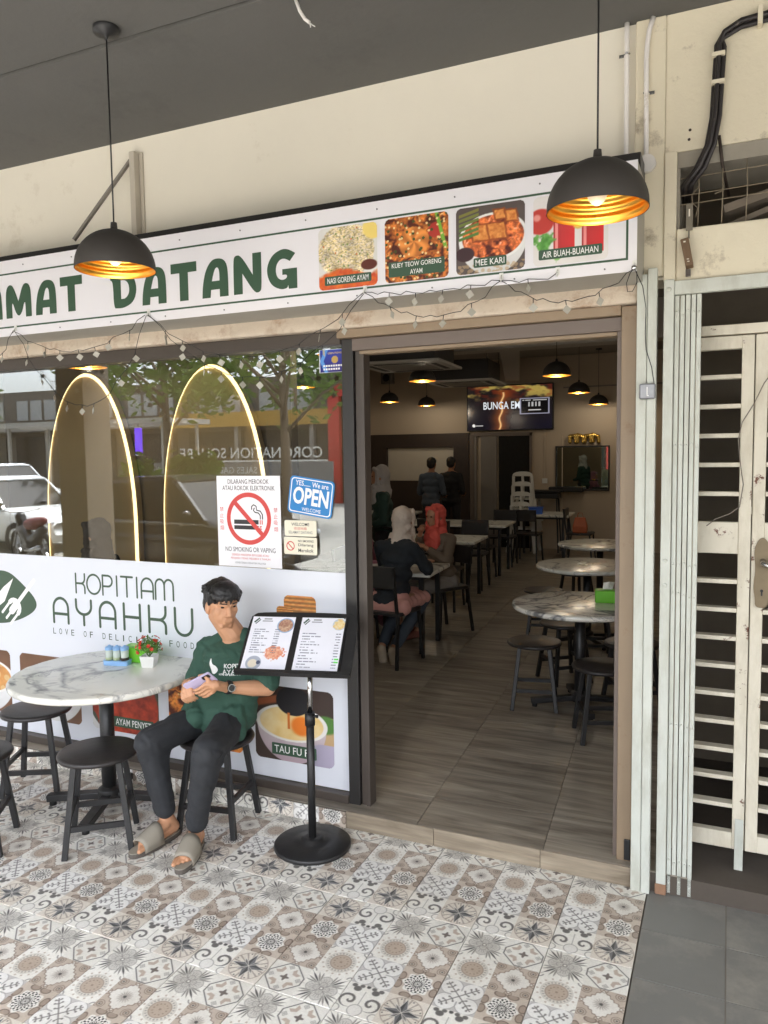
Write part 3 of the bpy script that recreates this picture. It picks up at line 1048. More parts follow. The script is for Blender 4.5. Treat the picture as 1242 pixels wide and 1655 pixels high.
GL = {
 'A': ([[(0, 0), (.02, .34), (.12, .72), (.30, .96), (.50, 1.0), (.70, .95), (.80, .78), (.82, .5), (.82, 0), (.55, 0), (.55, .20), (.28, .20), (.26, 0)],
        [(.31, .42), (.55, .42), (.55, .68), (.49, .78), (.40, .72)]], .82, ((0, 8, 9, 10, 11, 12), (0, 1))),
 'M': ([[(0, 0), (.0, .70), (.08, .95), (.24, 1.0), (.36, .88), (.52, .48), (.68, .88), (.80, 1.0), (.98, .95), (1.04, .72), (1.04, 0), (.80, 0), (.80, .56), (.62, .06), (.42, .06), (.25, .56), (.25, 0)]], 1.04, ((0, 10, 11, 16, 5),)),
 'T': ([[(.28, 0), (.28, .74), (0, .74), (0, 1), (.84, 1), (.84, .74), (.56, .74), (.56, 0)]], .84, (range(8),)),
 'D': ([[(.06, .02), (.06, .74), (-.04, .80), (-.02, 1.0), (.45, 1.0), (.78, .86), (.90, .5), (.78, .14), (.45, 0), (.2, 0)],
        [(.33, .25), (.48, .25), (.60, .36), (.63, .5), (.60, .66), (.48, .76), (.33, .76)]], .90, ((2, 3), (0, 6))),
 'N': ([[(0, 0), (0, .88), (.06, 1.0), (.24, .98), (.58, .46), (.58, 1), (.84, 1), (.84, .1), (.78, 0), (.62, .0), (.27, .52), (.27, 0)]], .84, ((0, 5, 6, 11, 4, 10),)),
 'G': ([[(.82, .86), (.62, .98), (.42, 1.0), (.15, .88), (0, .62), (0, .38), (.12, .13), (.38, 0), (.58, .02), (.60, .10), (.62, 0), (.86, 0), (.86, .50), (.44, .50), (.44, .36), (.58, .36), (.56, .26), (.42, .23), (.30, .30), (.25, .45), (.27, .62), (.38, .75), (.52, .76), (.66, .68)]], .86, ((0, 23, 10, 11, 12, 13, 14, 9),)),
 'S': ([[(.62, .95), (.35, 1.0), (.06, .88), (.04, .62), (.22, .48), (.42, .40), (.40, .26), (.22, .24), (.06, .30), (.0, .08), (.25, 0), (.55, .04), (.70, .22), (.66, .44), (.46, .56), (.28, .64), (.32, .76), (.48, .76), (.60, .72)]], .70, ((0, 18, 8, 9),)),
 'E': ([[(0, 0), (0, 1), (.62, 1), (.62, .77), (.26, .77), (.26, .61), (.56, .61), (.56, .40), (.26, .40), (.26, .23), (.64, .23), (.64, 0)]], .64, (range(12),)),
 'L': ([[(0, 0), (0, 1), (.27, 1), (.27, .25), (.62, .25), (.62, 0)]], .62, (range(6),)),
}
LH = 0.178
def sign_word(word, xright, z):
    x = xright
    for ch in reversed(word):
        sp, w, keep = GL[ch]
        sx = LH * 1.02
        x -= w * sx
        curve_fill([smooth_poly(s_, 2, set(keep[i]) if i < len(keep) else ()) for i, s_ in enumerate(sp)], sign, SIGNGREEN, x, z, sx, LH, SY - .0015, 'letter', True)
        x -= .030
    return x
xe = sign_word('DATANG', -1.489, 2.585)
sign_word('SELAMAT', -2.755, 2.598)

def food_rice(u, v):
    c = full(u, (222, 220, 216))
    wx = u + .05 * (fbm(u * 9, v * 9, 2, 31) - .5); wy = v + .05 * (fbm(u * 9, v * 9, 2, 47) - .5)
    d, i = worley(wx * 1.0, wy * 1.7, 27, 1)
    sh_ = .62 + .5 * fbm(u * 7, v * 7, 4, 12)
    rice = np.stack([236 + 18 * i, 214 + 24 * i, 150 + 66 * i], 1) * ((1.06 - .30 * ss(.3, .8, d)) * sh_)[:, None]
    m = 1 - ss(.42, .46, np.hypot((u - .47) * .9, v - .60) + .06 * (fbm(u * 7, v * 7, 3, 2) - .5))
    c = lay(c, m, rice)
    dg, ig = worley(u, v, 15, 7)
    c = lay(c, (dg < .22) * (ig > .86) * m, (120, 146, 70))
    c = lay(c, (dg < .22) * (ig < .06) * m, (206, 120, 60))
    red = (1 - ss(.30, .36, v + .22 * np.abs(u - .38) + .12 * (fbm(u * 8, v * 8, 3, 5) - .5)))
    rc = np.stack([190 + 50 * fbm(u * 18, v * 18, 3, 3), 60 + 70 * fbm(u * 18, v * 18, 3, 3), 24 + 30 * fbm(u * 20, v * 20, 2, 8)], 1)
    c = lay(c, red, rc)
    c = lay(c, 1 - ss(.12, .15, np.hypot(u - .86, (v - .34) * 1.6)), (92, 40, 28))
    c = lay(c, 1 - ss(.16, .2, np.hypot(u - .94, v - .92)), (240, 214, 120))
    return c

def food_noodle(u, v, seed=0, warm=1.0):
    w = fbm(u * 5 + seed, v * 5, 4, 3 + seed)
    a = np.sin((u * 22 + w * 16) + seed) * .5 + .5
    b = np.sin((v * 20 - w * 18) + seed) * .5 + .5
    t = np.maximum(a, b) * (.55 + .45 * fbm(u * 12, v * 12, 3, 9 + seed))
    t = np.clip(t * 1.35 - .22, 0, 1)
    fine = .72 + .56 * fbm(u * 34, v * 34, 3, 40 + seed)
    hl = ss(.72, .95, t) * ss(.55, .75, fbm(u * 20, v * 20, 2, 50 + seed))
    c = np.stack([78 + 160 * t, 26 + 116 * t, 8 + 50 * t], 1) * fine[:, None]
    return lay(np.clip(c, 0, 255), hl * .7, (255, 226, 170))

def food_kway(u, v):
    c = food_noodle(u, v, 1)
    r = np.hypot((u - .46), (v - .60))
    pr = 1 - ss(.22, .25, r + .05 * (fbm(u * 9, v * 9, 3, 2) - .5))
    sh = .7 + .4 * np.cos(np.arctan2(v - .60, u - .46) * 5 + r * 14)
    c = lay(c, pr, np.stack([236 * (0.7 + .3 * sh), 150 * (.6 + .4 * sh), 66 * (.55 + .5 * sh)], 1))
    c = lay(c, 1 - ss(.10, .13, np.hypot(u - .80, (v - .74))), (176, 52, 40))
    c = lay(c, 1 - ss(.02, .035, np.abs(u - .86 - .2 * (v - .6))) * 1.0 * 1 + 0 * u if False else (1 - ss(.02, .035, np.abs(u - .92 + .25 * (v - .6)))) * (v > .45), (120, 178, 60))
    c = lay(c, (worley(u, v, 7, 4)[0] < .16), (66, 78, 34))
    c = lay(c, (worley(u, v, 8, 14)[0] < .14), (240, 210, 150))
    return c

def bowl(u, v, inner, cx=.52, cz=.42, rx=.50, rz=.40, depth=.4, back=(176, 168, 160), rim=(236, 234, 232)):
    c = full(u, back)
    c = lay(c, fbm(u * 6, v * 6, 3, 4) * .5, tuple(np.array(back) * .72))
    body = (1 - ss(-.01, .012, np.hypot((u - cx) / rx, (v - (cz - .0)) / (rz + depth)) - 1)) * (v < cz)
    c = lay(c, body, np.stack([np.clip(240 - 60 * (cz - v), 120, 245)] * 3, 1))
    rr = np.hypot((u - cx) / rx, (v - cz) / rz)
    c = lay(c, 1 - ss(.98, 1.0, rr), rim)
    c = lay(c, 1 - ss(.88, .91, rr), inner)
    return c

def food_curry(u, v):
    n = food_noodle(u, v, 3)
    c = bowl(u, v, np.clip(n * (1.12, 1.02, 1.3), 0, 255), .54, .52, .50, .36, .2, (96, 84, 80))
    for x, z, s_ in ((.36, .60, .13), (.60, .60, .13), (.80, .80, .09), (.64, .84, .08)):
        d = np.maximum(np.abs(u - x + .2 * (v - z)), np.abs(v - z) * 1.05) + .02 * (fbm(u * 20, v * 20, 2, 6) - .5)
        tex = fbm(u * 26, v * 26, 3, 6)
        c = lay(c, 1 - ss(s_ - .02, s_, d), np.stack([186 + 66 * tex, 96 + 84 * tex, 36 + 60 * tex], 1)); c = lay(c, (1 - ss(.005, .022, np.abs(d - s_))) * .8, (150, 70, 26))
    c = lay(c, (1 - ss(.13, .15, np.hypot((u - .13), (v - .30) * 1.3))), (60, 36, 40))
    for k in range(6):
        c = lay(c, (1 - ss(.018, .026, np.abs((v - .55 - .07 * k) - .25 * (u - .14)))) * (u < .34) * (u > .04), (86 + 9 * k, 128, 62))
    c = lay(c, (v < .14) * (worley(u, v, 14, 3)[0] < .4) * .6, (190, 160, 120))
    return c

def food_juice(u, v):
    c = full(u, (226, 222, 220))
    c = lay(c, 1 - ss(.17, .20, np.hypot(u - .10, v - .64)), (196, 62, 52))
    for x in (.42, .80):
        g = (np.abs(u - x) < .145) * (v > .12) * (v < .90)
        c = lay(c, g * 1.0, np.stack([200 + 40 * np.clip((u - x) * 3, -.5, .5), 40 + 26 * v, 44 + 20 * v], 1))
        c = lay(c, g * (v > .74), (226, 120, 108))
        c = lay(c, g * (np.abs(u - x + .10) < .02), (240, 150, 146))
    c = lay(c, 1 - ss(.06, .09, np.hypot(u - .61, v - .55)), (236, 200, 90))
    lf = (1 - ss(.10, .15, np.hypot(u - .14, (v - .34) * 1.1) + .22 * (fbm(u * 11, v * 11, 3, 4) - .5)))
    gt_ = fbm(u * 16, v * 16, 3, 21)
    c = lay(c, lf, np.stack([50 + 80 * gt_, 110 + 90 * gt_, 36 + 60 * gt_], 1))
    c = lay(c, 1 - ss(.05, .10, np.hypot(u - .34, (v - .13) * 1.4) + .2 * (gt_ - .5)), (126, 182, 92))
    c = lay(c, 1 - ss(.03, .07, np.hypot(u - .05, v - .70)), (232, 150, 140))
    return c

def food_penyet(u, v):
    c = bowl(u, v, full(u, (150, 60, 40)), .5, .4, .55, .5, .3, (60, 64, 52), (74, 84, 70))
    n = fbm(u * 14, v * 14, 4, 2)
    c = lay(c, 1 - ss(.48, .52, np.hypot((u - .5), (v - .40) * 1.0) + .1 * (n - .5)), np.stack([96 + 130 * n, 26 + 60 * n, 16 + 36 * n], 1))
    g = fbm(u * 9, v * 9, 3, 8)
    c = lay(c, ss(.62, .72, v + .3 * (g - .5)), np.stack([60 + 50 * g, 90 + 70 * g, 50 + 30 * g], 1))
    return c

def food_soup(u, v):
    n = fbm(u * 8, v * 8, 4, 6)
    inner = np.stack([170 + 60 * n, 110 + 60 * n, 60 + 40 * n], 1)
    d, i = worley(u, v, 6, 3)
    inner = lay(inner, d < .28, np.stack([200 + 30 * i, 150 + 50 * i, 90 + 60 * i], 1))
    return bowl(u, v, inner, .5, .56, .56, .30, .3, (120, 84, 60))

def food_orange(u, v):
    return np.clip(food_noodle(u, v, 7) * (1.1, 1.15, 1.2), 0, 255)

def food_tofu(u, v):
    n = fbm(u * 5, v * 5, 4, 2)
    c = full(u, (66, 52, 46))
    c = lay(c, ss(.72, .85, u) * (v > .3) * (v < .66), (196, 164, 120))
    c = lay(c, (1 - ss(.10, .14, np.hypot((u - .90) * .8, (v - .56)))), (84, 130, 60))
    c = lay(c, (1 - ss(-.02, .02, np.abs(v - .80 - .3 * (u - .2)) - .05)) * (u < .3), (160, 92, 60))
    body = (1 - ss(-.01, .01, np.hypot((u - .47) / .44, (v - .50) / .52) - 1)) * (v < .52)
    c = lay(c, body, np.stack([206 - 60 * (.5 - v), 194 - 80 * (.5 - v), 196 - 66 * (.5 - v)], 1))
    rr = np.hypot((u - .47) / .46, (v - .52) / .25)
    c = lay(c, 1 - ss(.98, 1.0, rr), (232, 228, 222))
    inner = np.stack([222 + 22 * n, 178 + 50 * n, 96 + 90 * n], 1)
    c = lay(c, 1 - ss(.86, .9, rr), inner)
    c = lay(c, 1 - ss(.10, .16, np.hypot(u - .60, (v - .50))), (226, 122, 40))
    c = lay(c, (u > .66) * (v < .30) * ss(-.02, .02, .34 - v + .5 * (u - .9)), np.stack([120 + 60 * u, 112 + 60 * u, 128 + 66 * u], 1))
    lad = 1 - ss(.19, .20, np.hypot((u - .50) * .9, v - .82))
    c = lay(c, lad, (38, 36, 38))
    c = lay(c, (1 - ss(.012, .02, np.abs(u - .44))) * (v > .44) * (v < .66), (206, 110, 40))
    return c

def caption(parent, body, x0, x1, z0, z1, y, lines=None, mm=SIGNGREEN):
    MB().prism(rrect(x0, x1, z0, z1, .006), y - .0006, y).build('caption_plate', mm, parent, True)
    L = lines or [body]
    n = len(L); hh = (z1 - z0) / n
    for k, s_ in enumerate(L):
        pad = .19 * hh
        ww = (x1 - x0) * .88 * (len(s_) / max(len(q) for q in L))
        txt(s_, parent, (x0 + x1) / 2, z1 - hh * (k + 1) + pad, hh - 2 * pad, WHITEPRINT, ww, y - .0014, .004, 'C', 'caption', True)

for k, (fx, fn, cap, lines, cw) in enumerate(((-1.378, food_rice, 'NASI GORENG AYAM', None, .225), (-1.060, food_kway, 'x', ['KUEY TEOW GORENG', 'AYAM'], .25),
        (-.745, food_curry, 'MEE KARI', None, .135), (-.430, food_juice, 'AIR BUAH-BUAHAN', None, .24))):
    ph = grid_print('food_photo', .282, .262, 130, 120, fn, sign, fx, 2.556 + .004, SY - .0016, .022, PRINT, True)
    hgt = .062 if lines else .038
    zc = 2.582 if k else 2.578
    cx = fx + .141 + (.0 if k != 3 else -.0)
    caption(sign, cap, cx - cw / 2, cx + cw / 2, zc, zc + hgt, SY - .0024, lines)

# ------------------------------------------------------------------ white vinyl panel on the lower window
VY = .0485
vin = thing('printed_panel', 'white vinyl panel with green cafe logo across the lower shop window', 'printed panel', (-3, VY, .13))
P('sheet', MB().b(-5.455, -1.44, VY, VY + .0012, .132, 1.252), mat('white_window_vinyl', (220, 223, 231), .42, var=.02, vs=1.2), vin)
YL = VY - .0008
def strokes(parts, name='letter', m=LOGOGREEN, w=.015, parent=vin, y=YL):
    mb = MB()
    for i, p in enumerate(parts):
        stroke(mb, p, w, y - .0003 * i)
    return mb.build(name, m, parent, True)
def glyph(ch, x, z, w, h):
    X = lambda a: x + a * w
    Z = lambda b: z + b * h
    if ch == 'K': return [[(X(0), Z(0)), (X(0), Z(1))], [(X(.0), Z(.5)), (X(.62), Z(.5))] + arc(X(.62), Z(.78), .38 * w, .28 * h, -90, 0, 6)[1:] + [(X(1), Z(1))],
                          arc(X(.62), Z(.25), .38 * w, .25 * h, 90, 0, 6) + [(X(1), Z(0))]]
    if ch == 'O': return [arc(X(.5), Z(.5), w / 2, h / 2, 0, 360, 28)]
    if ch == 'P': return [[(X(0), Z(0)), (X(0), Z(1)), ], [(X(0), Z(.995)), (X(.55), Z(.995))] + arc(X(.55), Z(.72), .42 * w, .275 * h, 90, -90, 10)[1:] + [(X(0), Z(.445))]]
    if ch == 'I': return [[(X(.5), Z(0)), (X(.5), Z(1))]]
    if ch == 'T': return [[(X(0), Z(1)), (X(1), Z(1))], [(X(.5), Z(0)), (X(.5), Z(.97))]]
    if ch == 'A': return [[(X(0), Z(0)), (X(0), Z(.6))] + arc(X(.5), Z(.6), w / 2, .4 * h, 180, 0, 14)[1:] + [(X(1), Z(0))], [(X(0), Z(.36)), (X(1), Z(.36))]]
    if ch == 'M': return [[(X(0), Z(0)), (X(0), Z(.7))] + arc(X(.25), Z(.7), w / 4, .3 * h, 180, 0, 8)[1:] + [(X(.5), Z(0))],
                          [(X(.5), Z(.7))] + arc(X(.75), Z(.7), w / 4, .3 * h, 180, 0, 8)[1:] + [(X(1), Z(0))]]
    if ch == 'Y': return [[(X(0), Z(1)), (X(0), Z(.75))] + arc(X(.5), Z(.75), w / 2, .33 * h, 180, 360, 14)[1:] + [(X(1), Z(1))], [(X(.5), Z(.42)), (X(.5), Z(0))]]
    if ch == 'H': return [[(X(0), Z(0)), (X(0), Z(1))], [(X(1), Z(0)), (X(1), Z(1))], [(X(0), Z(.5)), (X(1), Z(.5))]]
    if ch == 'U': return [[(X(0), Z(1)), (X(0), Z(.4))] + arc(X(.5), Z(.4), w / 2, .4 * h, 180, 360, 14)[1:] + [(X(1), Z(1))]]
    return []
x = -3.255
for ch, w in zip('KOPITIAM', (.070, .105, .075, .03, .085, .03, .085, .125)):
    strokes(glyph(ch, x, 1.042, w, .115), w=.012)
    x += w + .017
x = -3.445
for ch in 'AYAHKU':
    strokes(glyph(ch, x, .850, .118, .150), w=.017)
    x += .184
for wrd, xa, xb in (('LOVE', -3.455, -3.315), ('OF', -3.270, -3.195), ('DELICIOUS', -3.145, -2.690), ('FOOD', -2.560, -2.400)):
    i0 = 'LOVE OF DELICIOUS FOOD'.index(wrd)
    wm = MB()
    for q, ch in enumerate(wrd):
        txt(ch, None, -3.445 + .0492 * (i0 + q), .778, .036, None, .008 if ch == 'I' else .023, YL, .0, 'C', mb=wm)
    tag(wm.build('slogan_word', LOGOGREEN, vin, True), kind='stuff')
# leaf logo with knife and fork
leaf = smooth_poly([(-.40, -.10), (-.30, .06), (-.12, .15), (.04, .165), (.16, .09), (.285, -.01), (.27, -.08), (.12, -.15), (-.05, -.185), (-.24, -.17)], 3)
leaf = [(-3.865 + a, .985 + b) for a, b in leaf]
MB().prism(leaf, YL, YL + .0006).build('leaf_logo', LOGOGREEN, vin, True)
kn = MB()
kn.add([(-3.86 + a, YL - .0006, .985 + b) for a, b in ((-.21, -.13), (-.18, -.15), (.0, -.035), (.085, .115), (-.005, .055))], [(0, 1, 2, 3, 4)])
kn.build('knife_mark', WHITEPRINT, vin, True)
fk = MB()
stroke(fk, [(-3.745, .950), (-3.60, 1.095)], .026, YL - .0006)
stroke(fk, arc(-3.780, .915, .048, .048, -45, 135, 8) , .030, YL - .0008)
stroke(fk, [(-3.80, .895), (-3.755, .94)], .050, YL - .0007)
for t in (-.034, 0, .034):
    stroke(fk, [(-3.780 + t, .915 - t), (-3.850 + t, .845 - t)], .017, YL - .001 - .0002 * (t + .03) * 10)
fk.build('fork_mark', WHITEPRINT, vin, True)
for k, (x0, fn, cap, cw) in enumerate(((-4.34, food_soup, '', .16), (-3.755, food_soup, 'U', .10), (-3.165, food_penyet, 'AYAM PENYET', .30), (-2.592, food_orange, '', .26), (-2.012, food_tofu, 'TAU FU FA', .27))):
    wd = .50 if k < 4 else .476
    grid_print('food_photo', wd, .40, 150, 120, fn, vin, x0, .232, YL, .035, PRINT, True)
    cxm = x0 + wd * (.62 if k == 2 else .5)
    if k == 4: cxm = x0 + wd * .5
    if not cap: continue
    if k == 1:
        MB().prism(rrect(-3.62, -3.40, .262, .325, .006), YL - .0014, YL - .0008).build('caption_plate', SIGNGREEN, vin, True)
        txt('U', vin, -3.43, .276, .035, WHITEPRINT, .03, YL - .0022, .012, 'C', 'caption', True)
        continue
    caption(vin, cap, cxm - cw / 2, cxm + cw / 2, .262, .325, YL - .0008)
def toast(u, v):
    n = fbm(u * 10, v * 22, 3, 3)
    return np.stack([214 + 34 * n, 120 + 70 * n, 54 + 50 * n], 1) * (.8 + .2 * np.sin(v * 34))[:, None]
grid_print('food_photo', .19, .12, 60, 40, toast, vin, -1.815, 1.00, YL, .03, PRINT, True)
grid_print('food_photo', .10, .06, 30, 20, toast, vin, -1.86, 1.00, YL - .0008, .02, PRINT, True)

# ------------------------------------------------------------------ notices on the glass
NY = .0455
ns = thing('no_smoking_poster', 'tall white no smoking or vaping poster with a red ban circle on the glass', 'poster', (-2.015, NY, 1.256))
P('sheet', MB().b(-2.214, -1.819, NY, NY + .001, 1.256, 1.737), mat('white_poster_paper', (240, 238, 242), .5, var=.01), ns)
yn = NY - .0005
def ntx(s_, x, z, h, m, w=None, al='C', b_=.0, nm='lettering'):
    return txt(s_, ns, x, z, h, m, w, yn, b_, al, nm, True)
ntx('DILARANG MEROKOK', -2.015, 1.695, .024, BLACKPRINT, .255)
ntx('ATAU ROKOK ELEKTRONIK', -2.015, 1.661, .024, BLACKPRINT, .325)
ntx('NO SMOKING OR VAPING', -2.012, 1.336, .025, BLACKPRINT, .312)
ntx('DENDA MAKSIMA RM10,000 ATAU', -2.012, 1.312, .013, REDPRINT, .23)
ntx('PENJARA TIDAK MELEBIHI 2 TAHUN', -2.012, 1.293, .013, REDPRINT, .245)
ntx('KEMENTERIAN KESIHATAN MALAYSIA', -2.012, 1.272, .010, GREYPRINT, .19)
for i, ch in enumerate('禁止吸烟'):
    for xx in (-2.186, -1.850):
        ntx(ch, xx, 1.548 - i * .033, .024, REDPRINT, .024)
rg = MB()
cx, cz = -2.016, 1.512
rg.add([(a, yn, c) for a, c in arc(cx, cz, .138, .138, 0, 360, 48)[:-1]] + [(a, yn, c) for a, c in arc(cx, cz, .114, .114, 0, 360, 48)[:-1]],
       [(i, (i + 1) % 48, 48 + (i + 1) % 48, 48 + i) for i in range(48)])
rg.build('ban_ring', REDPRINT, ns, True)
cg = MB()
cg.add([(-2.108, yn - .0002, 1.483), (-1.955, yn - .0002, 1.483), (-1.955, yn - .0002, 1.506), (-2.108, yn - .0002, 1.506)], [(0, 1, 2, 3)])
cg.add([(-2.108, yn - .0002, 1.455), (-1.955, yn - .0002, 1.455), (-1.955, yn - .0002, 1.476), (-2.108, yn - .0002, 1.476)], [(0, 1, 2, 3)])
stroke(cg, [(-1.944, 1.512), (-1.944, 1.53), (-1.955, 1.543), (-1.975, 1.546), (-1.985, 1.556), (-1.98, 1.568)], .006, yn - .0002)
stroke(cg, [(-1.93, 1.512), (-1.93, 1.534), (-1.943, 1.553), (-1.966, 1.558), (-1.968, 1.578), (-1.984, 1.586), (-1.996, 1.576), (-1.996, 1.562)], .006, yn - .0002)
cg.build('cigarette_mark', BLACKPRINT, ns, True)
em = MB()
for xx in (-1.948, -1.936):
    em.add([(xx, yn - .0002, 1.483), (xx + .006, yn - .0002, 1.483), (xx + .006, yn - .0002, 1.506), (xx, yn - .0002, 1.506)], [(0, 1, 2, 3)])
txt('E', None, -1.942, 1.455, .02, None, .014, yn - .0002, .03, 'C', mb=em)
em.build('ember_mark', REDPRINT, ns, True)
sl = MB(); stroke(sl, [(cx - .086, cz + .086), (cx + .086, cz - .086)], .024, yn - .0005)
sl.build('ban_bar', REDPRINT, ns, True)

op = thing('open_sign', 'blue OPEN sign tilted on the shop glass', 'sign', (-1.64, NY, 1.63))
op.rotation_euler = (0, R(8), 0)
MB().prism(rrect(-.128, .128, -.095, .095, .022), -.001, .002).build('plate', BLUEPRINT, op)
ol = MB()
o1, o2 = rrect(-.120, .120, -.087, .087, .018), rrect(-.115, .115, -.082, .082, .015)
ol.add([(a, -.0016, c) for a, c in o1] + [(a, -.0016, c) for a, c in o2], [(i, (i + 1) % len(o1), len(o1) + (i + 1) % len(o1), len(o1) + i) for i in range(len(o1))])
ol.build('border_line', WHITEPRINT, op)
txt('OPEN', op, 0, -.045, .088, WHITEPRINT, .205, -.0016, .03, 'C')
txt('YES...... We are', op, 0, .05, .026, WHITEPRINT, .19, -.0016, .01, 'C')
txt('WELCOME', op, .01, -.076, .018, WHITEPRINT, .11, -.0016, .0, 'C')
wl = thing('welcome_plate', 'small cream welcome plate above the little no smoking plate on the glass', 'plate', (-1.705, NY, 1.428))
P('plate', MB().prism(rrect(-1.798, -1.612, 1.429, 1.510, .008), NY, NY + .002), CREAMPLATE, wl)
for s_, z, h, w, m in (('WELCOME', 1.482, .016, .105, BLACKPRINT), ('欢迎光临', 1.462, .014, .075, REDPRINT), ('SELAMAT DATANG', 1.442, .014, .14, GREYPRINT)):
    txt(s_, wl, -1.705, z, h, m, w, NY - .0005, .004, 'C', 'lettering', True)
nsm = thing('no_smoking_plate', 'small cream no smoking plate with a red ban mark below the welcome plate', 'plate', (-1.707, NY, 1.336))
P('plate', MB().prism(rrect(-1.804, -1.610, 1.335, 1.424, .008), NY, NY + .002), CREAMPLATE, nsm)
for s_, z, h, w in (('NO SMOKING', 1.399, .012, .09), ('Dilarang', 1.374, .018, .088), ('Merokok', 1.348, .018, .088)):
    txt(s_, nsm, -1.675, z, h, BLACKPRINT, w, NY - .0005, .008, 'C', 'lettering', True)
bn = MB(); stroke(bn, arc(-1.765, 1.378, .022, .022, 0, 360, 24), .005, NY - .0005); stroke(bn, [(-1.78, 1.393), (-1.75, 1.363)], .005, NY - .0008)
bn.build('ban_mark', REDPRINT, nsm, True)
def lic(u, v):
    c = np.stack([30 + 30 * u, 36 + 30 * v, 120 + 50 * v], 1)
    c = lay(c, (np.abs(u - .08 - .3 * np.abs(v - .5)) < .06), (90, 150, 220))
    c = lay(c, (np.abs(u - .92 + .3 * np.abs(v - .5)) < .05), (80, 130, 210))
    c = lay(c, (np.hypot((u - .5) * 1.5, v - .55) < .16), (190, 160, 90))
    c = lay(c, (np.minimum(np.minimum(u, 1 - u), np.minimum(v, 1 - v)) < .025), (230, 230, 236))
    return c
li = thing('licence_notice', 'small dark blue premises licence notice in the top corner of the glass', 'notice', (-1.49, NY, 2.244))
grid_print('sheet', .172, .112, 60, 40, lic, li, -1.576, 2.244, NY, 0, PAPER, True)
for s_, z, h, w, m in (('LESEN PREMIS', 2.333, .009, .075, mat('yellow_print', (226, 196, 96), .5, var=0)), ('A00 000 000', 2.270, .012, .12, WHITEPRINT), ('000 000 00000', 2.254, .010, .11, WHITEPRINT)):
    if not s_.startswith(('A', '0')):
        txt(s_, li, -1.49, z, h, m, w, NY - .0006, 0, 'C', 'lettering', True)
lb = MB()
for z, n in ((2.272, 9), (2.256, 7)):
    for i in range(n):
        lb.b(-1.553 + .0135 * i, -1.553 + .0135 * i + .0095, NY - .0010, NY - .0006, z, z + .009)
lb.build('print_block', WHITEPRINT, li, True)
# ------------------------------------------------------------------ pendant lamps
LAMPG = 'dome pendant lamps'
bulb_out = emitter('warm_bulb_verandah', (255, 228, 190), .62 * K)
bulb_in = emitter('warm_bulb_interior', (255, 206, 120), 7.0 * K)
goldlit = GOLD
def pendant(loc, ztop, label, group, lit, watt):
    t = thing('pendant_lamp', label, 'lamp', loc, 0, group)
    Rr, H = .156, .150
    out = [(.012, H + .028), (.014, H + .004), (.020, H)]
    for k in range(1, 13):
        a = R(90 * k / 12)
        out.append((max(.02, Rr * math.sin(a)), H * math.cos(a)))
    out.append((Rr, -.008))
    MB().lathe(out, n=40).build('shade', mat('matt_black_shade', (60, 56, 53), .6, var=.1, vs=8), t)
    inn = [(Rr - .002, -.008)]
    for k in range(44, -1, -1):
        a = R(90 * k / 44)
        rip = .0030 * math.cos(k * math.pi * 2 / 5.5)
        inn.append((max(.004, (Rr - .005) * math.sin(a) + rip * math.sin(a)), (H - .006) * math.cos(a) + rip * math.cos(a)))
    MB().lathe(inn, n=40).build('lining', goldlit, t)
    MB().tube([(0, 0, H + .02), (0, 0, ztop - loc[2] - .03)], .0032, 6).build('cord', BLACKPLASTIC, t)
    MB().lathe([(.003, ztop - loc[2] - .045), (.010, ztop - loc[2] - .03), (.05, ztop - loc[2] - .022), (.05, ztop - loc[2] - .001)], n=20).build('ceiling_rose', BLACKPLASTIC, t)
    MB().tube([(0, 0, H - .01), (0, 0, H - .06)], .017, 12).build('lamp_holder', BLACKPLASTIC, t)
    MB().ell((0, 0, .052), (.032, .032, .042), n=18, k=12).build('bulb', bulb_in if lit else bulb_out, t)
    if watt:
        L = bpy.data.lights.new('lamp_light', 'POINT')
        L.energy = watt; L.color = (1.0, .87, .68); L.shadow_soft_size = .03
        lo = bpy.data.objects.new('lamp_light', L); link(lo, t); lo.location = (0, 0, .008 - .02)
    return t
WV, WI = 1.15 * K, 9.0 * K
pendant((-1.98, -.895, 2.60), 3.523, 'black dome pendant lamp hanging before the large green welcome lettering', LAMPG, False, WV)
pendant((-.112, -.80, 2.60), 3.52, 'black dome pendant lamp hanging before the end of the sign over the doorway', LAMPG, False, WV)
GI = 'pendant lamps inside the cafe'
for loc, lab in (((-4.816, 8.3, 2.68), 'small black pendant lamp lit inside between the speaker and the air conditioner'),
                 ((-3.004, 5.125, 2.68), 'black pendant lamp lit under the first ceiling air conditioner'),
                 ((-4.67, 9.62, 2.68), 'dim black pendant lamp far inside just left of the television'),
                 ((-1.484, 5.32, 2.68), 'largest black pendant lamp lit inside to the right of the television'),
                 ((-1.725, 8.08, 2.68), 'middle black pendant lamp of the three hanging above the wall mirror'),
                 ((-1.70, 9.75, 2.60), 'farthest black pendant lamp of the three hanging above the wall mirror'),
                 ((-4.583, 5.086, 2.68), 'lit pendant lamp seen through the window above the blue OPEN sign'),
                 ((-2.743, 2.45, 2.68), 'lit pendant lamp seen behind the blue licence notice at the window top'),
                 ((-4.30, 1.25, 2.55), 'lit pendant lamp seen through the window between the two glowing arches')):
    pendant(loc, 3.5, lab, GI, True, WI)

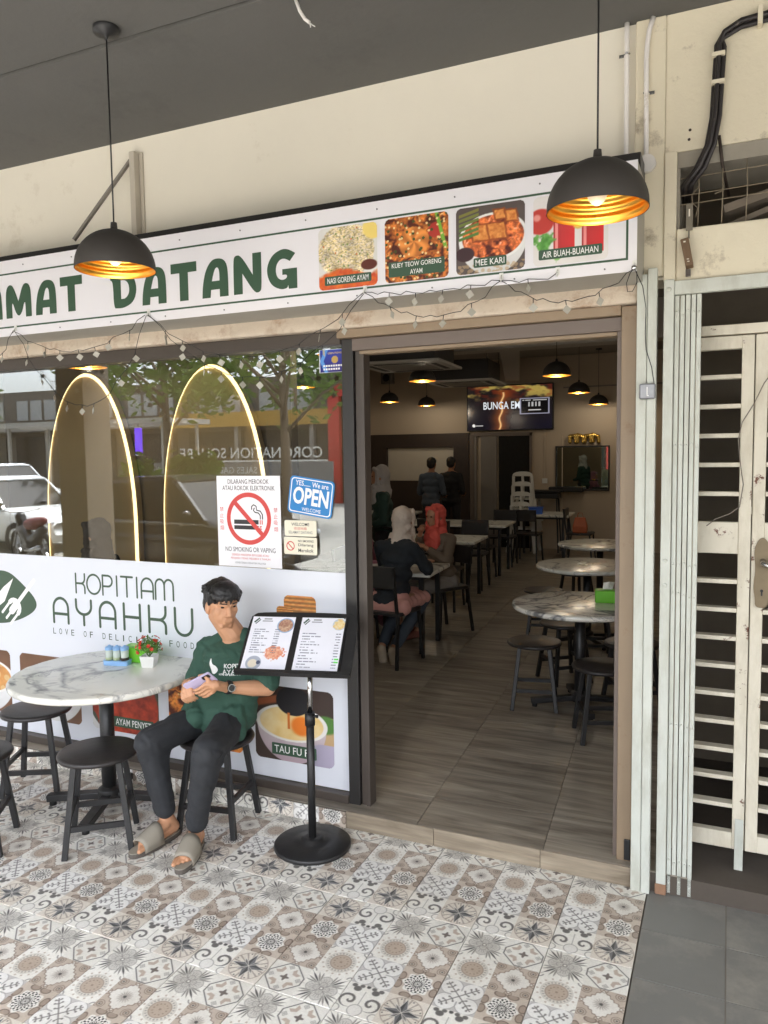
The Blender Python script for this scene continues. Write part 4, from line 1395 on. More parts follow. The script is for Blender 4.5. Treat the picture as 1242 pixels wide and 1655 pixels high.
# ------------------------------------------------------------------ string light along the sign
sl_ = thing('string_light', 'string light with clear diamond tags draped from hooks along the sign', 'string light', (-2, SY - .012, 2.5))
HY = SY - .012
hooks = [(-3.98, 2.525), (-3.24, 2.527), (-2.33, 2.535), (-1.155, 2.530), (-.557, 2.520), (-.335, 2.518), (-.052, 2.512)]
CORD = MB(); tagpos = []
def drape(a, b, sag, n=18, yy=HY, skew=0.0, tags=True):
    pts = []
    for k in range(n + 1):
        t = k / n
        z = a[1] + (b[1] - a[1]) * t - sag * 4 * t * (1 - t) * (1 + skew * (t - .5))
        pts.append((a[0] + (b[0] - a[0]) * t, yy + .012 * math.sin(k * 1.7), z + .006 * math.sin(k * 2.3)))
    CORD.tube(pts, .0016, 5)
    if tags:
        L = math.hypot(b[0] - a[0], sag * 2)
        m = max(2, int(L / .115))
        for k in range(1, m):
            t = k / m
            i = t * n; i0 = int(i)
            p, q = pts[i0], pts[min(n, i0 + 1)]
            f = i - i0
            tagpos.append(tuple(p[c] + (q[c] - p[c]) * f for c in range(3)))
drape(hooks[0], hooks[1], .22); drape(hooks[1], hooks[2], .42, skew=.25); drape(hooks[1], hooks[2], .14, yy=HY - .01)
drape(hooks[2], hooks[3], .24, yy=HY - .004); drape(hooks[2], hooks[3], .33, yy=HY + .006, skew=.2)
drape(hooks[3], hooks[4], .12, skew=.3); drape(hooks[3], hooks[4], .02, yy=HY - .006)
drape(hooks[4], hooks[5], .01, 6); drape(hooks[4], hooks[6], .10, yy=HY + .004)
CORD.tube([(-.052, HY, 2.512), (-.035, -.18, 2.47), (-.03, -.10, 2.40), (-.032, -.097, 2.30), (-.028, -.097, 2.24), (-.006, -.10, 2.17), (.004, -.10, 2.105)], .0017, 5)
CORD.tube(arc_pts := [(-.06 + .02 * math.sin(k), HY - .004, 2.47 + .045 * math.cos(k * .9)) for k in range(8)], .0016, 5)
CORD.build('cord', BLACKPLASTIC, sl_, True)
for hx, hz in hooks:
    h = MB(); h.tube([(hx, SY - .001, hz + .022), (hx, SY - .006, hz + .012), (hx, SY - .016, hz - .004), (hx, SY - .018, hz + .006)], .0045, 6)
    h.box((hx, SY - .003, hz + .016), (.016, .004, .03))
    h.build('hook', WHITEPLASTIC, sl_, True)
TAGM = mat('frosted_tag_plastic', (168, 164, 152), .3, var=.05)
tm = {}
for p in tagpos:
    o = MB().tube([(0, 0, 0), (0, 0, -.018)], .0018, 5, 1)
    r_ = .018
    o.box((0, 0, -.018 - r_), (.026, .0022, .026), Matrix.Rotation(R(45), 3, 'Y'))
    if 'me' not in tm: tm['me'] = o.mesh('tag', [TAGM, BLACKPLASTIC])
    ob = bpy.data.objects.new('tag', tm['me']); link(ob, sl_)
    ob.location = Vector(p) - origin_of(sl_)
    ob.rotation_euler = (rnd.uniform(-.2, .2), rnd.uniform(-.3, .3), rnd.uniform(-1.2, 1.2))
bz = MB().ell((-.052, HY - .012, 2.512), .011, n=12, k=8); bz.build('bell', CHROME, sl_, True)

# ------------------------------------------------------------------ solar controller box on the steel post, wiring, conduits, bracket
sb = thing('control_box', 'small grey string light control box fixed to the steel post', 'box', (-.022, -.10, 2.045))
P('casing', MB().b(-.050, .010, -.118, -.0945, 2.045, 2.105), mat('smoky_grey_plastic', (120, 122, 128), .3, var=.1), sb, .005)
P('face', MB().b(-.045, .005, -.1195, -.1182, 2.050, 2.100), mat('clear_grey_cover', (166, 168, 174), .15, var=.3, vs=18), sb)
P('mark', MB().b(-.022, -.0185, -.1207, -.1197, 2.056, 2.092).b(-.022, -.014, -.1207, -.1197, 2.056, 2.060), WHITEPRINT, sb)
def clampm(x, z, s_, parent):
    c = MB(); c.tube([(x - .011, -.046 - .003, z), (x, -.046 - .016, z + .001), (x + .011, -.046 - .003, z)], .004, 6)
    c.box((x + s_ * .020, -.048, z - .004 * 1), (.018, .003, .012)); c.tube([(x + s_ * .022, -.052, z - .004), (x + s_ * .022, -.047, z - .004)], .004, 8)
    c.build('clamp', CHROME, parent, True)
c1 = thing('conduit', 'straight white conduit running down the wall onto the end of the sign', 'conduit', (-.117, -.045, 2.94))
P('pipe', MB().tube([(-.119, -.046, 3.519), (-.119, -.047, 3.48), (-.117, -.047, 2.95)], .0095, 12), CONDUIT, c1)
P('outlet_box', MB().b(-.142, -.092, -.070, -.0215, 2.947, 2.972), CONDUIT, c1, .003)
clampm(-.118, 3.40, -1, c1)
c2 = thing('conduit', 'white conduit bending into the ceiling above a round white wall cover', 'conduit', (-.043, -.05, 2.96))
P('pipe', MB().tube([(-.02, -.055, 3.515), (-.034, -.057, 3.47), (-.041, -.057, 3.42), (-.044, -.057, 3.36), (-.040, -.057, 3.0)], .0095, 12), CONDUIT, c2)
P('cover', MB().tube([(-.037, -.072, 2.966), (-.037, -.046, 2.966)], [.033, .034], 28), CONDUIT, c2)
clampm(-.042, 3.24, 1, c2)
br = thing('wall_bracket', 'bare steel wall bracket with a diagonal brace standing above the sign', 'bracket', (-2.6, -.05, 2.92))
P('upright', MB().b(-2.625, -2.592, -.07, -.022, 2.946, 3.44), mat('pale_steel_angle', (190, 182, 168), .5, var=.12, vs=7), br, .002)
P('flange', MB().b(-2.590, -2.570, -.032, -.0225, 2.946, 3.44), MATS['pale_steel_angle'], br)
dg_ = MB(); dg_.bar((-2.628, -.055, 3.40), (-2.90, -.20, 2.99), .03, .012)
P('brace', dg_, mat('dull_steel', (128, 122, 114), .5, var=.15), br)
wr = thing('cable_stub', 'stripped white cable end dangling from the charcoal ceiling', 'cable', (-1.19, -.73, 3.4))
P('sheath', MB().tube([(-1.215, -.74, 3.524), (-1.20, -.735, 3.48), (-1.182, -.73, 3.45), (-1.165, -.727, 3.435)], .0065, 8), CONDUIT, wr)
for d in (-.003, .003):
    P('core', MB().tube([(-1.166, -.727, 3.436), (-1.158 + d, -.725 + d, 3.426), (-1.153 + 3 * d, -.724, 3.418)], .0022, 6), WHITEPLASTIC, wr)

# ------------------------------------------------------------------ table and stools on the verandah
def make_table(name, label, loc, r=.465, h=.725, group=None, rz=0.3):
    t = thing(name, label, 'table', loc, rz, group)
    prof = [(.001, h), (r - .016, h), (r - .007, h - .002), (r - .001, h - .010), (r, h - .020), (r - .003, h - .030), (r - .012, h - .036), (.001, h - .036)]
    MB().lathe(prof, n=72).build('tabletop', MARBLE, t)
    MB().tube([(0, 0, .05), (0, 0, h - .037)], .037, 20).build('column', BLACKMETAL, t)
    MB().b(-.16, .16, -.16, .16, h - .046, h - .037).build('top_plate', BLACKMETAL, t)
    b = MB()
    for k in range(4):
        a = R(90 * k)
        d = Vector((math.cos(a), math.sin(a), 0))
        b.bar(d * .02 + Vector((0, 0, .062)), d * .335 + Vector((0, 0, .040)), .052, .036)
    b.lathe([(.06, .04), (.06, .095), (.045, .105), (.037, .11)], n=20)
    base = b.build('base', BLACKMETAL, t, bevel=.004)
    for k in range(4):
        a = R(90 * k)
        MB().tube([(.31 * math.cos(a), .31 * math.sin(a), 0), (.31 * math.cos(a), .31 * math.sin(a), .024)], .018, 12).build('foot', RUBBER, base)
    return t
def make_stool(label, loc, rz, group):
    t = thing('stool', label, 'stool', loc, rz, group)
    h = .455
    MB().lathe([(.001, h), (.170, h), (.183, h - .004), (.188, h - .013), (.183, h - .024), (.17, h - .028), (.001, h - .028)], n=48).build('seat', BLACKWOOD, t)
    for sx in (-1, 1):
        for sy in (-1, 1):
            MB().bar((sx * .098, sy * .098, h - .028), (sx * .148, sy * .148, 0), .027, .027).build('leg', BLACKMETAL, t, bevel=.003)
    f = lambda z: .098 + .05 * (h - .028 - z) / (h - .028)
    for s_ in (-1, 1):
        a, b = f(.135), f(.175)
        MB().bar((-a, s_ * a, .135), (a, s_ * a, .135), .016, .026).build('stretcher', BLACKMETAL, t)
        MB().bar((s_ * b, -b, .175), (s_ * b, b, .175), .016, .026).build('stretcher', BLACKMETAL, t)
    MB().b(-.10, .10, -.10, .10, h - .036, h - .029).build('seat_plate', BLACKMETAL, t)
    return t
TX, TY = -2.69, -.325
make_table('round_table', 'round marble cafe table on the verandah before the window panel', (TX, TY, 0), .468, .725, None, R(22))
SG = 'black stools round the verandah table'
stool0 = make_stool('round black stool standing before the verandah table beside the seated man', (-2.445, -.635, 0), R(38), SG)
dup(stool0, None, (-2.03, -.265, 0), R(10), 'black stool the man in green sits on', SG)
dup(stool0, None, (-3.23, -.30, 0), R(28), 'black stool tucked behind the verandah table by the window panel', SG)
dup(stool0, None, (-2.985, -.90, 0), R(35), 'black stool on the street side of the verandah table, cut off by the view', SG)
# caddy, tissue box, flower pot
cd = thing('condiment_caddy', 'light blue condiment caddy with three clear jars on the verandah table', 'caddy', (-2.72, -.20, .725), R(14))
MB().zprism(rrect(-.115, .115, -.038, .038, .02), 0, .022).build('tray', SKYBLUE, cd, bevel=.004)
MB().zprism(rrect(-.118, .118, -.041, .041, .02), .0225, .027).build('rim', SKYBLUE, cd)
for k, xx in enumerate((-.072, 0, .072)):
    j = MB().lathe([(.001, .028), (.030, .028), (.031, .05), (.031, .085), (.001, .085)], (xx, 0, 0), 20).build('jar', CLEARJAR, cd)
    MB().lathe([(.001, .0285), (.0322, .0285), (.0322, .044), (.001, .044)], (xx, 0, 0), 20).build('condiment', mat('dark_condiment', (60, 50, 44), .6) if k == 2 else mat('pale_condiment', (176, 190, 150), .6), j)
    MB().lathe([(.034, .086), (.0345, .098), (.030, .104), (.012, .107), (.010, .112), (.001, .113)], (xx, 0, 0), 20).build('lid', SKYBLUE, j)
cd.scale = (.62, .8, .95)
tb = thing('tissue_box', 'lime green tissue box on the verandah table behind the caddy', 'tissue box', (-2.66, -.095, .725), R(10))
MB().b(-.085, .085, -.05, .05, 0, .085).build('box', LIME, tb, bevel=.008)
MB().zprism(rrect(-.05, .05, -.012, .012, .01), .0855, .088).build('slot', mat('pale_green_slot', (176, 214, 130), .5), tb)
fp = thing('flower_pot', 'white square pot of small red flowers on the verandah table', 'flower pot', (-2.53, -.165, .725), R(20))
pm = MB().add([(sx * w, sy * w, z) for z, w in ((0, .031), (.062, .040), (.062, .036), (.05, .035)) for sx, sy in ((-1, -1), (1, -1), (1, 1), (-1, 1))],
    [(3, 2, 1, 0)] + [(4 * k + i, 4 * k + (i + 1) % 4, 4 * k + 4 + (i + 1) % 4, 4 * k + 4 + i) for k in range(3) for i in range(4)] + [(12, 13, 14, 15)])
pm.build('pot', WHITEPLASTIC, fp, bevel=.003)
lf = MB(); fl = MB()
for k in range(260):
    a = rnd.uniform(0, 6.28); e = math.acos(rnd.uniform(-.15, 1)); q = rnd.uniform(.35, 1.0) ** .6
    d = Vector((math.cos(a) * math.sin(e), math.sin(a) * math.sin(e), math.cos(e)))
    c = Vector((0, 0, .095)) + Vector((d.x * .066, d.y * .066, d.z * .072)) * q
    t1 = Vector((rnd.uniform(-1, 1), rnd.uniform(-1, 1), rnd.uniform(-.3, 1))).normalized(); t2 = t1.cross(d).normalized()
    L_, w_ = rnd.uniform(.010, .017), rnd.uniform(.0028, .0045)
    lf.add([c - t1 * L_, c + t2 * w_, c + t1 * L_, c - t2 * w_], [(0, 1, 2, 3)])
for k in range(7):
    a = k * .9; lf.tube([(0, 0, .05), (.02 * math.cos(a), .02 * math.sin(a), .08), (.045 * math.cos(a), .045 * math.sin(a), .125)], .0018, 5)
lf.build('leaves', mat('flower_pot_leaf', (84, 122, 48), .6, var=.35, vs=60), fp)
for k in range(22):
    a = rnd.uniform(0, 6.28); e = math.acos(rnd.uniform(-.2, 1))
    c = Vector((math.cos(a) * math.sin(e) * .068, math.sin(a) * math.sin(e) * .068, .098 + .074 * math.cos(e) + (.02 if k == 0 else 0)))
    n_ = (c - Vector((0, 0, .09))).normalized(); t1 = n_.orthogonal().normalized(); t2 = n_.cross(t1)
    b = MB()
    for j in range(6):
        g = j * 1.047
        d = t1 * math.cos(g) + t2 * math.sin(g); s2 = n_.cross(d)
        b.add([c, c + d * .006 + s2 * .004 + n_ * .003, c + d * .0125 + n_ * .005, c + d * .006 - s2 * .004 + n_ * .003], [(0, 1, 2, 3)])
    b.ell(c + n_ * .003, .003, n=6, k=4)
    b.build('flower', mat('red_petal', (200, 62, 44), .6, var=.2, vs=90), fp)

# ------------------------------------------------------------------ menu stand with two menu pages
ms = thing('menu_stand', 'black adjustable menu stand with a heavy round base beside the seated man', 'menu stand', (-1.482, -.285, 0))
MB().lathe([(.001, .0), (.178, .0), (.182, .006), (.182, .016), (.176, .022), (.10, .030), (.055, .034), (.052, .044), (.030, .048), (.001, .048)], n=56).build('base', BLACKMETAL, ms)
MB().tube([(0, 0, .045), (0, 0, .60)], .0185, 18).build('pole', BLACKMETAL, ms)
col_ = MB().tube([(0, 0, .585), (0, 0, .645)], .024, 18).build('collar', BLACKPLASTIC, ms)
MB().tube([(.02, 0, .63), (.045, -.01, .635)], [.004, .008], 8).build('knob', BLACKPLASTIC, col_)
MB().tube([(0, 0, .63), (0, .01, .86)], .0125, 16).build('inner_pole', CHROME, ms)
yw, tl = R(14.8), R(46.8)
ax = Vector((math.cos(yw), math.sin(yw), 0))
upv = Vector((-math.sin(yw) * math.sin(tl), math.cos(yw) * math.sin(tl), math.cos(tl)))
nrm = ax.cross(upv)              # points away from the reader's side when negative
if nrm.y > 0: nrm = -nrm
pc = Vector((-1.551, -.30, .963))
def frame(parent):
    m = Matrix((ax, -nrm, upv)).transposed().to_4x4()
    m.translation = pc - Vector(parent.location)
    return m
tr = MB().prism(smooth_poly([(-.245, -.160), (.290, -.160), (.290, .115), (.275, .165), (.24, .185), (-.20, .185), (-.235, .165), (-.245, .115)], 2, (0, 1)), .004, .009)
tray = tr.build('tray', BLACKMETAL, ms); tray.matrix_local = frame(ms)
lip = MB().b(-.245, .290, -.028, .0035, -.166, -.158).b(-.245, .290, -.030, -.026, -.166, -.150).build('lip', BLACKMETAL, tray)
MB().prism(rrect(-.236, .236, -.154, .156, .004), -.003, .003).build('menu_folder', BLACKPLASTIC, tray)
def page(which):
    def f(u, v):
        c = full(u, (238, 238, 246))
        rows = 11
        y = 1 - v
        if which == 0:
            x0, x1, p0, p1, t0, dt = .10, .46, .58, .70, .24, .042
            c = lay(c, 1 - ss(.19, .2, np.hypot((u - .80), (v - .84) * 1.42)), (150, 176, 206))
            n = fbm(u * 26, v * 36, 3, 2)
            c = lay(c, 1 - ss(.165, .17, np.hypot((u - .80), (v - .84) * 1.42)), np.stack([150 + 80 * n, 96 + 110 * n, 80 + 90 * n], 1))
            c = lay(c, (1 - ss(.2, .24, np.hypot((u - .68), (v - .33) * 1.9) + .2 * (n - .5))), np.stack([206 + 40 * n, 110 + 100 * n, 86 + 90 * n], 1))
            c = lay(c, 1 - ss(.17, .18, np.hypot((u - .26), (v - .15) * 1.42)), (170, 176, 190))
            c = lay(c, 1 - ss(.10, .11, np.hypot((u - .24), (v - .14) * 1.42)), (226, 216, 196))
            c = lay(c, 1 - ss(.045, .05, np.hypot((u - .37), (v - .16) * 1.42)), (76, 82, 104))
        else:
            x0, x1, p0, p1, t0, dt = .08, .52, .84, .95, .30, .05
            rows = 13
            n = fbm(u * 26, v * 36, 3, 5)
            c = lay(c, 1 - ss(.15, .16, np.hypot((u - .88), (v - .88) * 1.42)), (196, 206, 220))
            c = lay(c, 1 - ss(.13, .14, np.hypot((u - .88), (v - .88) * 1.42) + .1 * (n - .5)), np.stack([226 + 20 * n, 186 + 50 * n, 110 + 90 * n], 1))
        for k in range(rows):
            z = t0 + dt * k
            ln = (np.abs(y - z) < .009) & (u > x0) & (u < x0 + (x1 - x0) * (.7 + .3 * math.sin(k * 2.1))) & (vn(u * 60, v * 0 + k, 3) > .25)
            pr = (np.abs(y - z) < .009) & (u > p0) & (u < p1) & (vn(u * 60, v * 0 + k, 8) > .2)
            c = lay(c, (ln | pr) * .75, (120, 120, 132))
            if which == 1 and k in (9, 10):
                c = lay(c, ((np.abs(y - z) < .014) & (u > .89) & (u < .98)) * 1.0, (104, 220, 96))
        c = lay(c, ((np.abs(y - .045) < .012) & (np.abs(u - .36) < .09)) | ((np.abs(y - .085) < .010) & (np.abs(u - .36) < .12)), (150, 150, 156))
        lg = (np.abs((u - .12) + (v - .92) * 1.2) < .10) & (np.abs((u - .12) - (v - .92) * 1.2) < .055) & (np.abs((u - .12) - (v - .92) * 1.2 - .01) > .012)
        return lay(c, lg, (50, 76, 60))
    return f
for k, (xx, lab) in enumerate(((-.227, 'printed menu page with bowls of food on the menu stand'), (.016, 'printed menu page with two green price marks on the menu stand'))):
    pg = thing('menu_page', lab, 'menu page', pc, 0, 'menu pages on the stand')
    m = Matrix((ax, -nrm, upv)).transposed().to_4x4(); m.translation = pc + nrm * .0055
    pg.matrix_world = m
    grid_print('sheet', .211, .300, 150, 210, page(k), pg, xx, -.15, 0, 0, PAPER)
    if k: MB().box((.225, -.004, .147), (.012, .006, .008)).build('clip', CHROME, pg)
# ------------------------------------------------------------------ neighbouring unit
nb = thing('neighbour_shophouse', 'weathered cream neighbouring shop unit behind a folded steel grille', 'building', (2, 0, 0))
P('upper_wall', MB().b(.029, 9.0, -.035, .16, 3.0, 3.519), CREAM2, nb)
P('reveal', MB().b(.029, .074, -.055, .16, 2.505, 2.9995), CREAM2, nb, .004)
P('transom_board', MB().b(.0745, 9.0, -.045, .02, 2.502, 2.705), CREAM2, nb, .006)
P('opening_lining', MB().b(.0745, 9.0, -.03, .3, 2.94, 2.9985), mat('bare_grey_timber', (150, 144, 132), .8, var=.2, vs=8), nb)
P('opening_lining', MB().b(.0745, .085, -.03, .3, 2.706, 2.9385), MATS['bare_grey_timber'], nb)
P('dark_interior', MB().b(.03, 9, 1.3, 1.4, 0.0, 3.2).b(8.9, 9, .1, 1.3, 0, 3.2).b(.03, 9, .301, 1.3, 3.05, 3.15), mat('unlit_plaster', (118, 108, 94), .9, var=.2), nb)
P('inner_wall', MB().b(.084, .09, .165, 3.0, 0, 3.2), MATS['unlit_plaster'], nb)
P('inner_floor', MB().b(.075, 9, .05, 3.0, -.02, .012), CONCRETE, nb)
P('sill', MB().b(.176, 9.0, -.02, .075, -.01, .028), CONCRETE, nb, .006)
# wire mesh in the transom opening
ms_ = MB()
for z in (2.80, 2.835, 2.90):
    ms_.tube([(.075, -.02, z), (.6, -.018, z + .012), (1.6, -.02, z)], .0022, 5)
for k in range(12):
    xx = .150 + .085 * k
    ms_.tube([(xx, -.02, 2.706), (xx + .004, -.021, 2.84), (xx, -.02, 2.94)], .0022, 5)
ms_.tube([(.15, -.022, 2.86), (.128, -.03, 2.83), (.130, -.03, 2.80), (.15, -.026, 2.78), (.142, -.03, 2.745)], .002, 5)
ms_.tube([(.24, -.022, 2.86), (.235, -.035, 2.83), (.21, -.04, 2.82)], .002, 5)
P('wire_mesh', ms_, mat('rusted_wire', (140, 128, 108), .7, var=.2), nb)
rod = MB().tube([(.222, -.055, 3.03), (.235, -.03, 2.93), (.26, .10, 2.84)], .006, 8)
P('iron_rod', rod, mat('old_iron', (62, 52, 46), .6, metal=.4), nb)
jk = MB(); jk.box((.36, .06, 2.80), (.24, .12, .03), Matrix.Rotation(R(-14), 3, 'Y')); jk.box((.40, .04, 2.755), (.3, .05, .02), Matrix.Rotation(R(-18), 3, 'Y'))
P('stored_board', jk, mat('dusty_board', (112, 102, 90), .8, var=.2), nb)
for xx, zz in ((.118, 3.075), (.115, 3.04), (.195, 3.11)):
    P('anchor_hole', MB().tube([(xx, -.0365, zz), (xx, -.034, zz)], .0055, 12), MATS['old_iron'] if zz < 3.1 else CHROME, nb)

dev = thing('old_light_fitting', 'brown tapered light fitting hanging askew below the transom opening', 'light fitting', (.125, -.07, 2.53))
dv = MB(); dv.add([(.092, -.065, 2.655), (.121, -.062, 2.662), (.141, -.062, 2.545), (.113, -.066, 2.540), (.092, -.105, 2.648), (.121, -.102, 2.655), (.141, -.098, 2.553), (.113, -.104, 2.546)],
    [(0, 1, 2, 3), (7, 6, 5, 4), (4, 5, 1, 0), (5, 6, 2, 1), (6, 7, 3, 2), (7, 4, 0, 3)])
P('body', dv, mat('brown_metal', (108, 84, 60), .55, var=.2), dev, .003)
P('foot', MB().b(.112, .13, -.075, -.055, 2.515, 2.54), BRONZE, dev)
P('bracket', MB().b(.110, .134, -.062, -.057, 2.69, 2.79).b(.118, .124, -.062, -.057, 2.66, 2.6901), mat('galvanised_strip', (126, 118, 104), .5, metal=.3, var=.2), dev)
P('slot', MB().b(.119, .124, -.0632, -.0621, 2.742, 2.770).b(.104, .112, -.106, -.104, 2.636, 2.641).b(.117, .125, -.1055, -.102, 2.571, 2.574).b(.119, .127, -.1052, -.101, 2.562, 2.565), CREAM, dev)

cb = thing('cable_bundle', 'thick black cable bundle bending down the neighbouring wall into the transom', 'cable', (.2, -.05, 2.85))
for k, (dx, dy) in enumerate(((0, 0), (.014, .004), (.026, -.003), (.010, -.014))):
    P('cable', MB().tube([(1.6, -.055 + dy, 3.455 - dx), (.8, -.055 + dy, 3.452 - dx), (.42, -.055 + dy, 3.44 - dx), (.29, -.055 + dy, 3.432 - dx), (.235 - dx * .3, -.055 + dy, 3.405 - dx), (.208 + dx, -.055 + dy, 3.36 - dx * .5), (.203 + dx, -.055 + dy, 3.25), (.196 + dx, -.055 + dy, 3.10), (.180 + dx, -.055 + dy, 3.00), (.142 + dx * 1.2, -.05 + dy, 2.92), (.095 + dx * 1.2, -.03 + dy, 2.87), (.09 + dx, .08, 2.84)], .009, 10), mat('black_cable', (44, 40, 40), .45, var=.25, vs=30, stain=((150, 140, 124), .08, 16)), cb)
for zz in (3.32, 3.22):
    P('strap', MB().b(.192, .238, -.082, -.036, zz - .007, zz + .007), CREAM2, cb, .002)
P('strap', MB().b(.345, .362, -.082, -.036, 3.395, 3.462), CREAM2, cb, .002)

gr = thing('folded_grille', 'folded pale grey steel grille stacked beside the white iron door', 'grille', (.1, -.06, 0))
P('jamb', MB().b(.034, .072, -.075, -.036, 0.0, 2.508), GREYSTEEL, gr, .003)
P('header', MB().b(.0725, 9.0, -.072, -.046, 2.448, 2.501), GREYSTEEL, gr, .003)
xs = .0745
for k in range(5):
    w = .0165
    P('slat', MB().b(xs, xs + w, -.060 + .003 * (k % 2), -.030, .004, 2.446), GREYSTEEL, gr, .002)
    for zz in (2.38, 1.86, 1.38, 1.26, .72, .14, .05):
        P('rivet', MB().ell((xs + w / 2, -.060 + .003 * (k % 2), zz + rnd.uniform(-.01, .01)), (.0045, .003, .0045), n=8, k=5), GREYSTEEL, gr)
    xs += w + .0035
for zz in (2.47, 1.40, 1.30):
    P('bolt', MB().ell((.053, -.0755, zz), (.009, .005, .009), n=10, k=6), GREYSTEEL, gr)
P('rusty_foot', MB().b(.030, .074, -.080, -.034, .0, .045), mat('rust', (146, 112, 88), .9, var=.3, vs=30, bmp=.5, bs=60), gr, .004)

def iron_door(label, x0, x1, handle):
    d = thing('iron_door', label, 'door', ((x0 + x1) / 2, .12, .16), 0, 'white iron double doors')
    y0, y1 = .10, .14
    zb, zt = .165, 2.297
    st = .046
    P('stile', MB().b(x0, x0 + (.012 if handle is False else st), y0, y1, zb, zt), WHITESTEEL, d, .003)
    P('stile', MB().b(x1 - st, x1, y0, y1, zb, zt), WHITESTEEL, d, .003)
    a, b = x0 + (.012 if handle is False else st), x1 - st
    P('rail', MB().b(a, b, y0 + .002, y1 - .002, 2.245, zt), WHITESTEEL, d, .002)
    P('rail', MB().b(a, b, y0 + .002, y1 - .002, zb, .235), WHITESTEEL, d, .002)
    P('lock_panel', MB().b(a, b, y0 + .004, y1 - .004, 1.415, 1.545), WHITESTEEL, d, .002)
    z = 2.135
    for k in range(5):
        P('slat', MB().b(a, b, y0 - .004, y1 + .004, z - .009, z + .009), WHITESTEEL, d, .002); z -= .1185
    z = 1.300
    for k in range(9):
        P('slat', MB().b(a, b, y0 - .004, y1 + .004, z - .009, z + .009), WHITESTEEL, d, .002); z -= .1185
    P('hinge', MB().b(x1 - .006, x1 + .001, y0 - .008, y0 - .001, 1.58, 1.61), WHITESTEEL, d)
    return d
d1 = iron_door('narrow white iron door leaf of horizontal slats beside the folded grille', .152, .3655, False)
P('bolt_foot', MB().b(.330, .3635, .095, .099, .02, .30), GREYSTEEL, d1, .002)
d2 = iron_door('wider white iron door leaf carrying the old brass handle plate', .3695, .80, True)
hp = MB().prism(smooth_poly([(.386, 1.20), (.43, 1.20), (.436, 1.24), (.445, 1.28), (.436, 1.36), (.445, 1.44), (.43, 1.47), (.41, 1.49), (.39, 1.47), (.378, 1.43), (.386, 1.36), (.378, 1.28), (.386, 1.24)], 2), .092, .0995)
pl = P('handle_plate', hp, mat('tarnished_brass', (122, 108, 84), .55, metal=.25, var=.25, vs=20), d2)
P('handle', MB().tube([(.412, .092, 1.39), (.412, .06, 1.385), (.44, .055, 1.375), (.50, .058, 1.37)], [.013, .011, .010, .008], 10), CHROME, pl)
P('keyhole', MB().tube([(.41, .0905, 1.27), (.41, .0925, 1.27)], .006, 10).b(.407, .413, .0905, .0925, 1.25, 1.27), BLACKPLASTIC, pl)
nfz = thing('door_header', 'white iron header bar above the slatted iron doors', 'door header', (.6, .12, 2.3))
P('bar', MB().b(.148, 9, .095, .145, 2.302, 2.342), WHITESTEEL, nfz, .003)
P('side_bar', MB().b(.146, .1515, .1, .14, .02, 2.30), WHITESTEEL, nfz)
P('wall_infill', MB().b(.806, 9, .1, .15, .03, 2.301), WHITESTEEL, nfz)
wv = thing('loose_wire', 'loose grey wire trailing across the white iron doors', 'wire', (.36, .09, 1.5))
P('wire', MB().tube([(.46, .085, 2.26), (.44, .082, 2.16), (.40, .083, 2.10), (.365, .083, 2.02), (.325, .083, 1.95), (.312, .083, 1.88), (.322, .083, 1.78), (.334, .083, 1.70), (.322, .083, 1.61), (.285, .082, 1.58), (.235, .078, 1.56), (.20, .074, 1.53)], .0024, 6), mat('grey_wire', (120, 112, 102), .6), wv)
# ------------------------------------------------------------------ the seated man in green
man = thing('person', 'young man in a dark green tee and black trousers seated holding a phone', 'person', (-2.0, -.45, 0))
fd = Vector((.86, -.48, -.10)).normalized()
sd = fd.cross(Vector((.06, 0, 1))).normalized()        # person's right-hand side
hu = sd.cross(fd).normalized()
HC = Vector((-2.000, -.232, 1.114))
HR = Matrix((sd, fd, hu)).transposed()
def H(a, b, c): return HC + HR @ Vector((a, b, c))
skin = MB()
skin.ell(H(0, -.008, .022), (.074, .092, .088), HR, 20, 14)
skin.ell(H(0, .018, -.042), (.064, .066, .066), HR, 18, 12)
skin.ell(H(0, .044, -.084), (.028, .026, .022), HR)
for s_ in (-1, 1):
    skin.ell(H(s_ * .038, .044, -.024), (.026, .026, .030), HR)
    skin.cap(H(s_ * .012, .080, .012), H(s_ * .045, .064, .016), .010, .009)
    skin.ell(H(s_ * .072, -.008, -.018), (.010, .020, .031), HR)
    skin.cap(H(s_ * .050, .0, -.06), H(s_ * .022, .055, -.098), .018, .014)
    skin.ell(H(s_ * .012, .086, -.040), (.0085, .010, .008), HR)
skin.cap(H(0, .078, .006), H(0, .095, -.034), .009, .0115)
skin.cap(H(-.018, .076, -.066), H(.018, .076, -.066), .0075)
skin.cap(H(-.014, .074, -.076), H(.014, .074, -.076), .0080)
NB = Vector((-1.972, -.180, .950))
skin.cap(H(0, -.022, -.06), NB, .056, .060)
SHR, SHL = Vector((-2.132, -.185, .870)), Vector((-1.812, -.165, .878))
ELR, ELL = Vector((-2.155, -.240, .690)), Vector((-1.742, -.235, .715))
WRR, WRL = Vector((-2.075, -.425, .752)), Vector((-1.862, -.405, .756))
skin.cap(NB - Vector((0, 0, .03)), SHR, .030, .036); skin.cap(NB - Vector((0, 0, .03)), SHL, .030, .036)
skin.cap(Vector((-1.975, -.18, .80)), Vector((-2.02, -.20, .56)), .085, .09); skin.cap(NB, Vector((-1.975, -.18, .82)), .052, .07)
skin.cap(SHR, ELR, .043, .036); skin.cap(SHL, ELL, .043, .036)
skin.cap(ELR, ELR.lerp(WRR, .35), .037, .039); skin.cap(ELR.lerp(WRR, .35), WRR, .039, .026)
skin.cap(ELL, ELL.lerp(WRL, .35), .037, .039); skin.cap(ELL.lerp(WRL, .35), WRL, .039, .026)
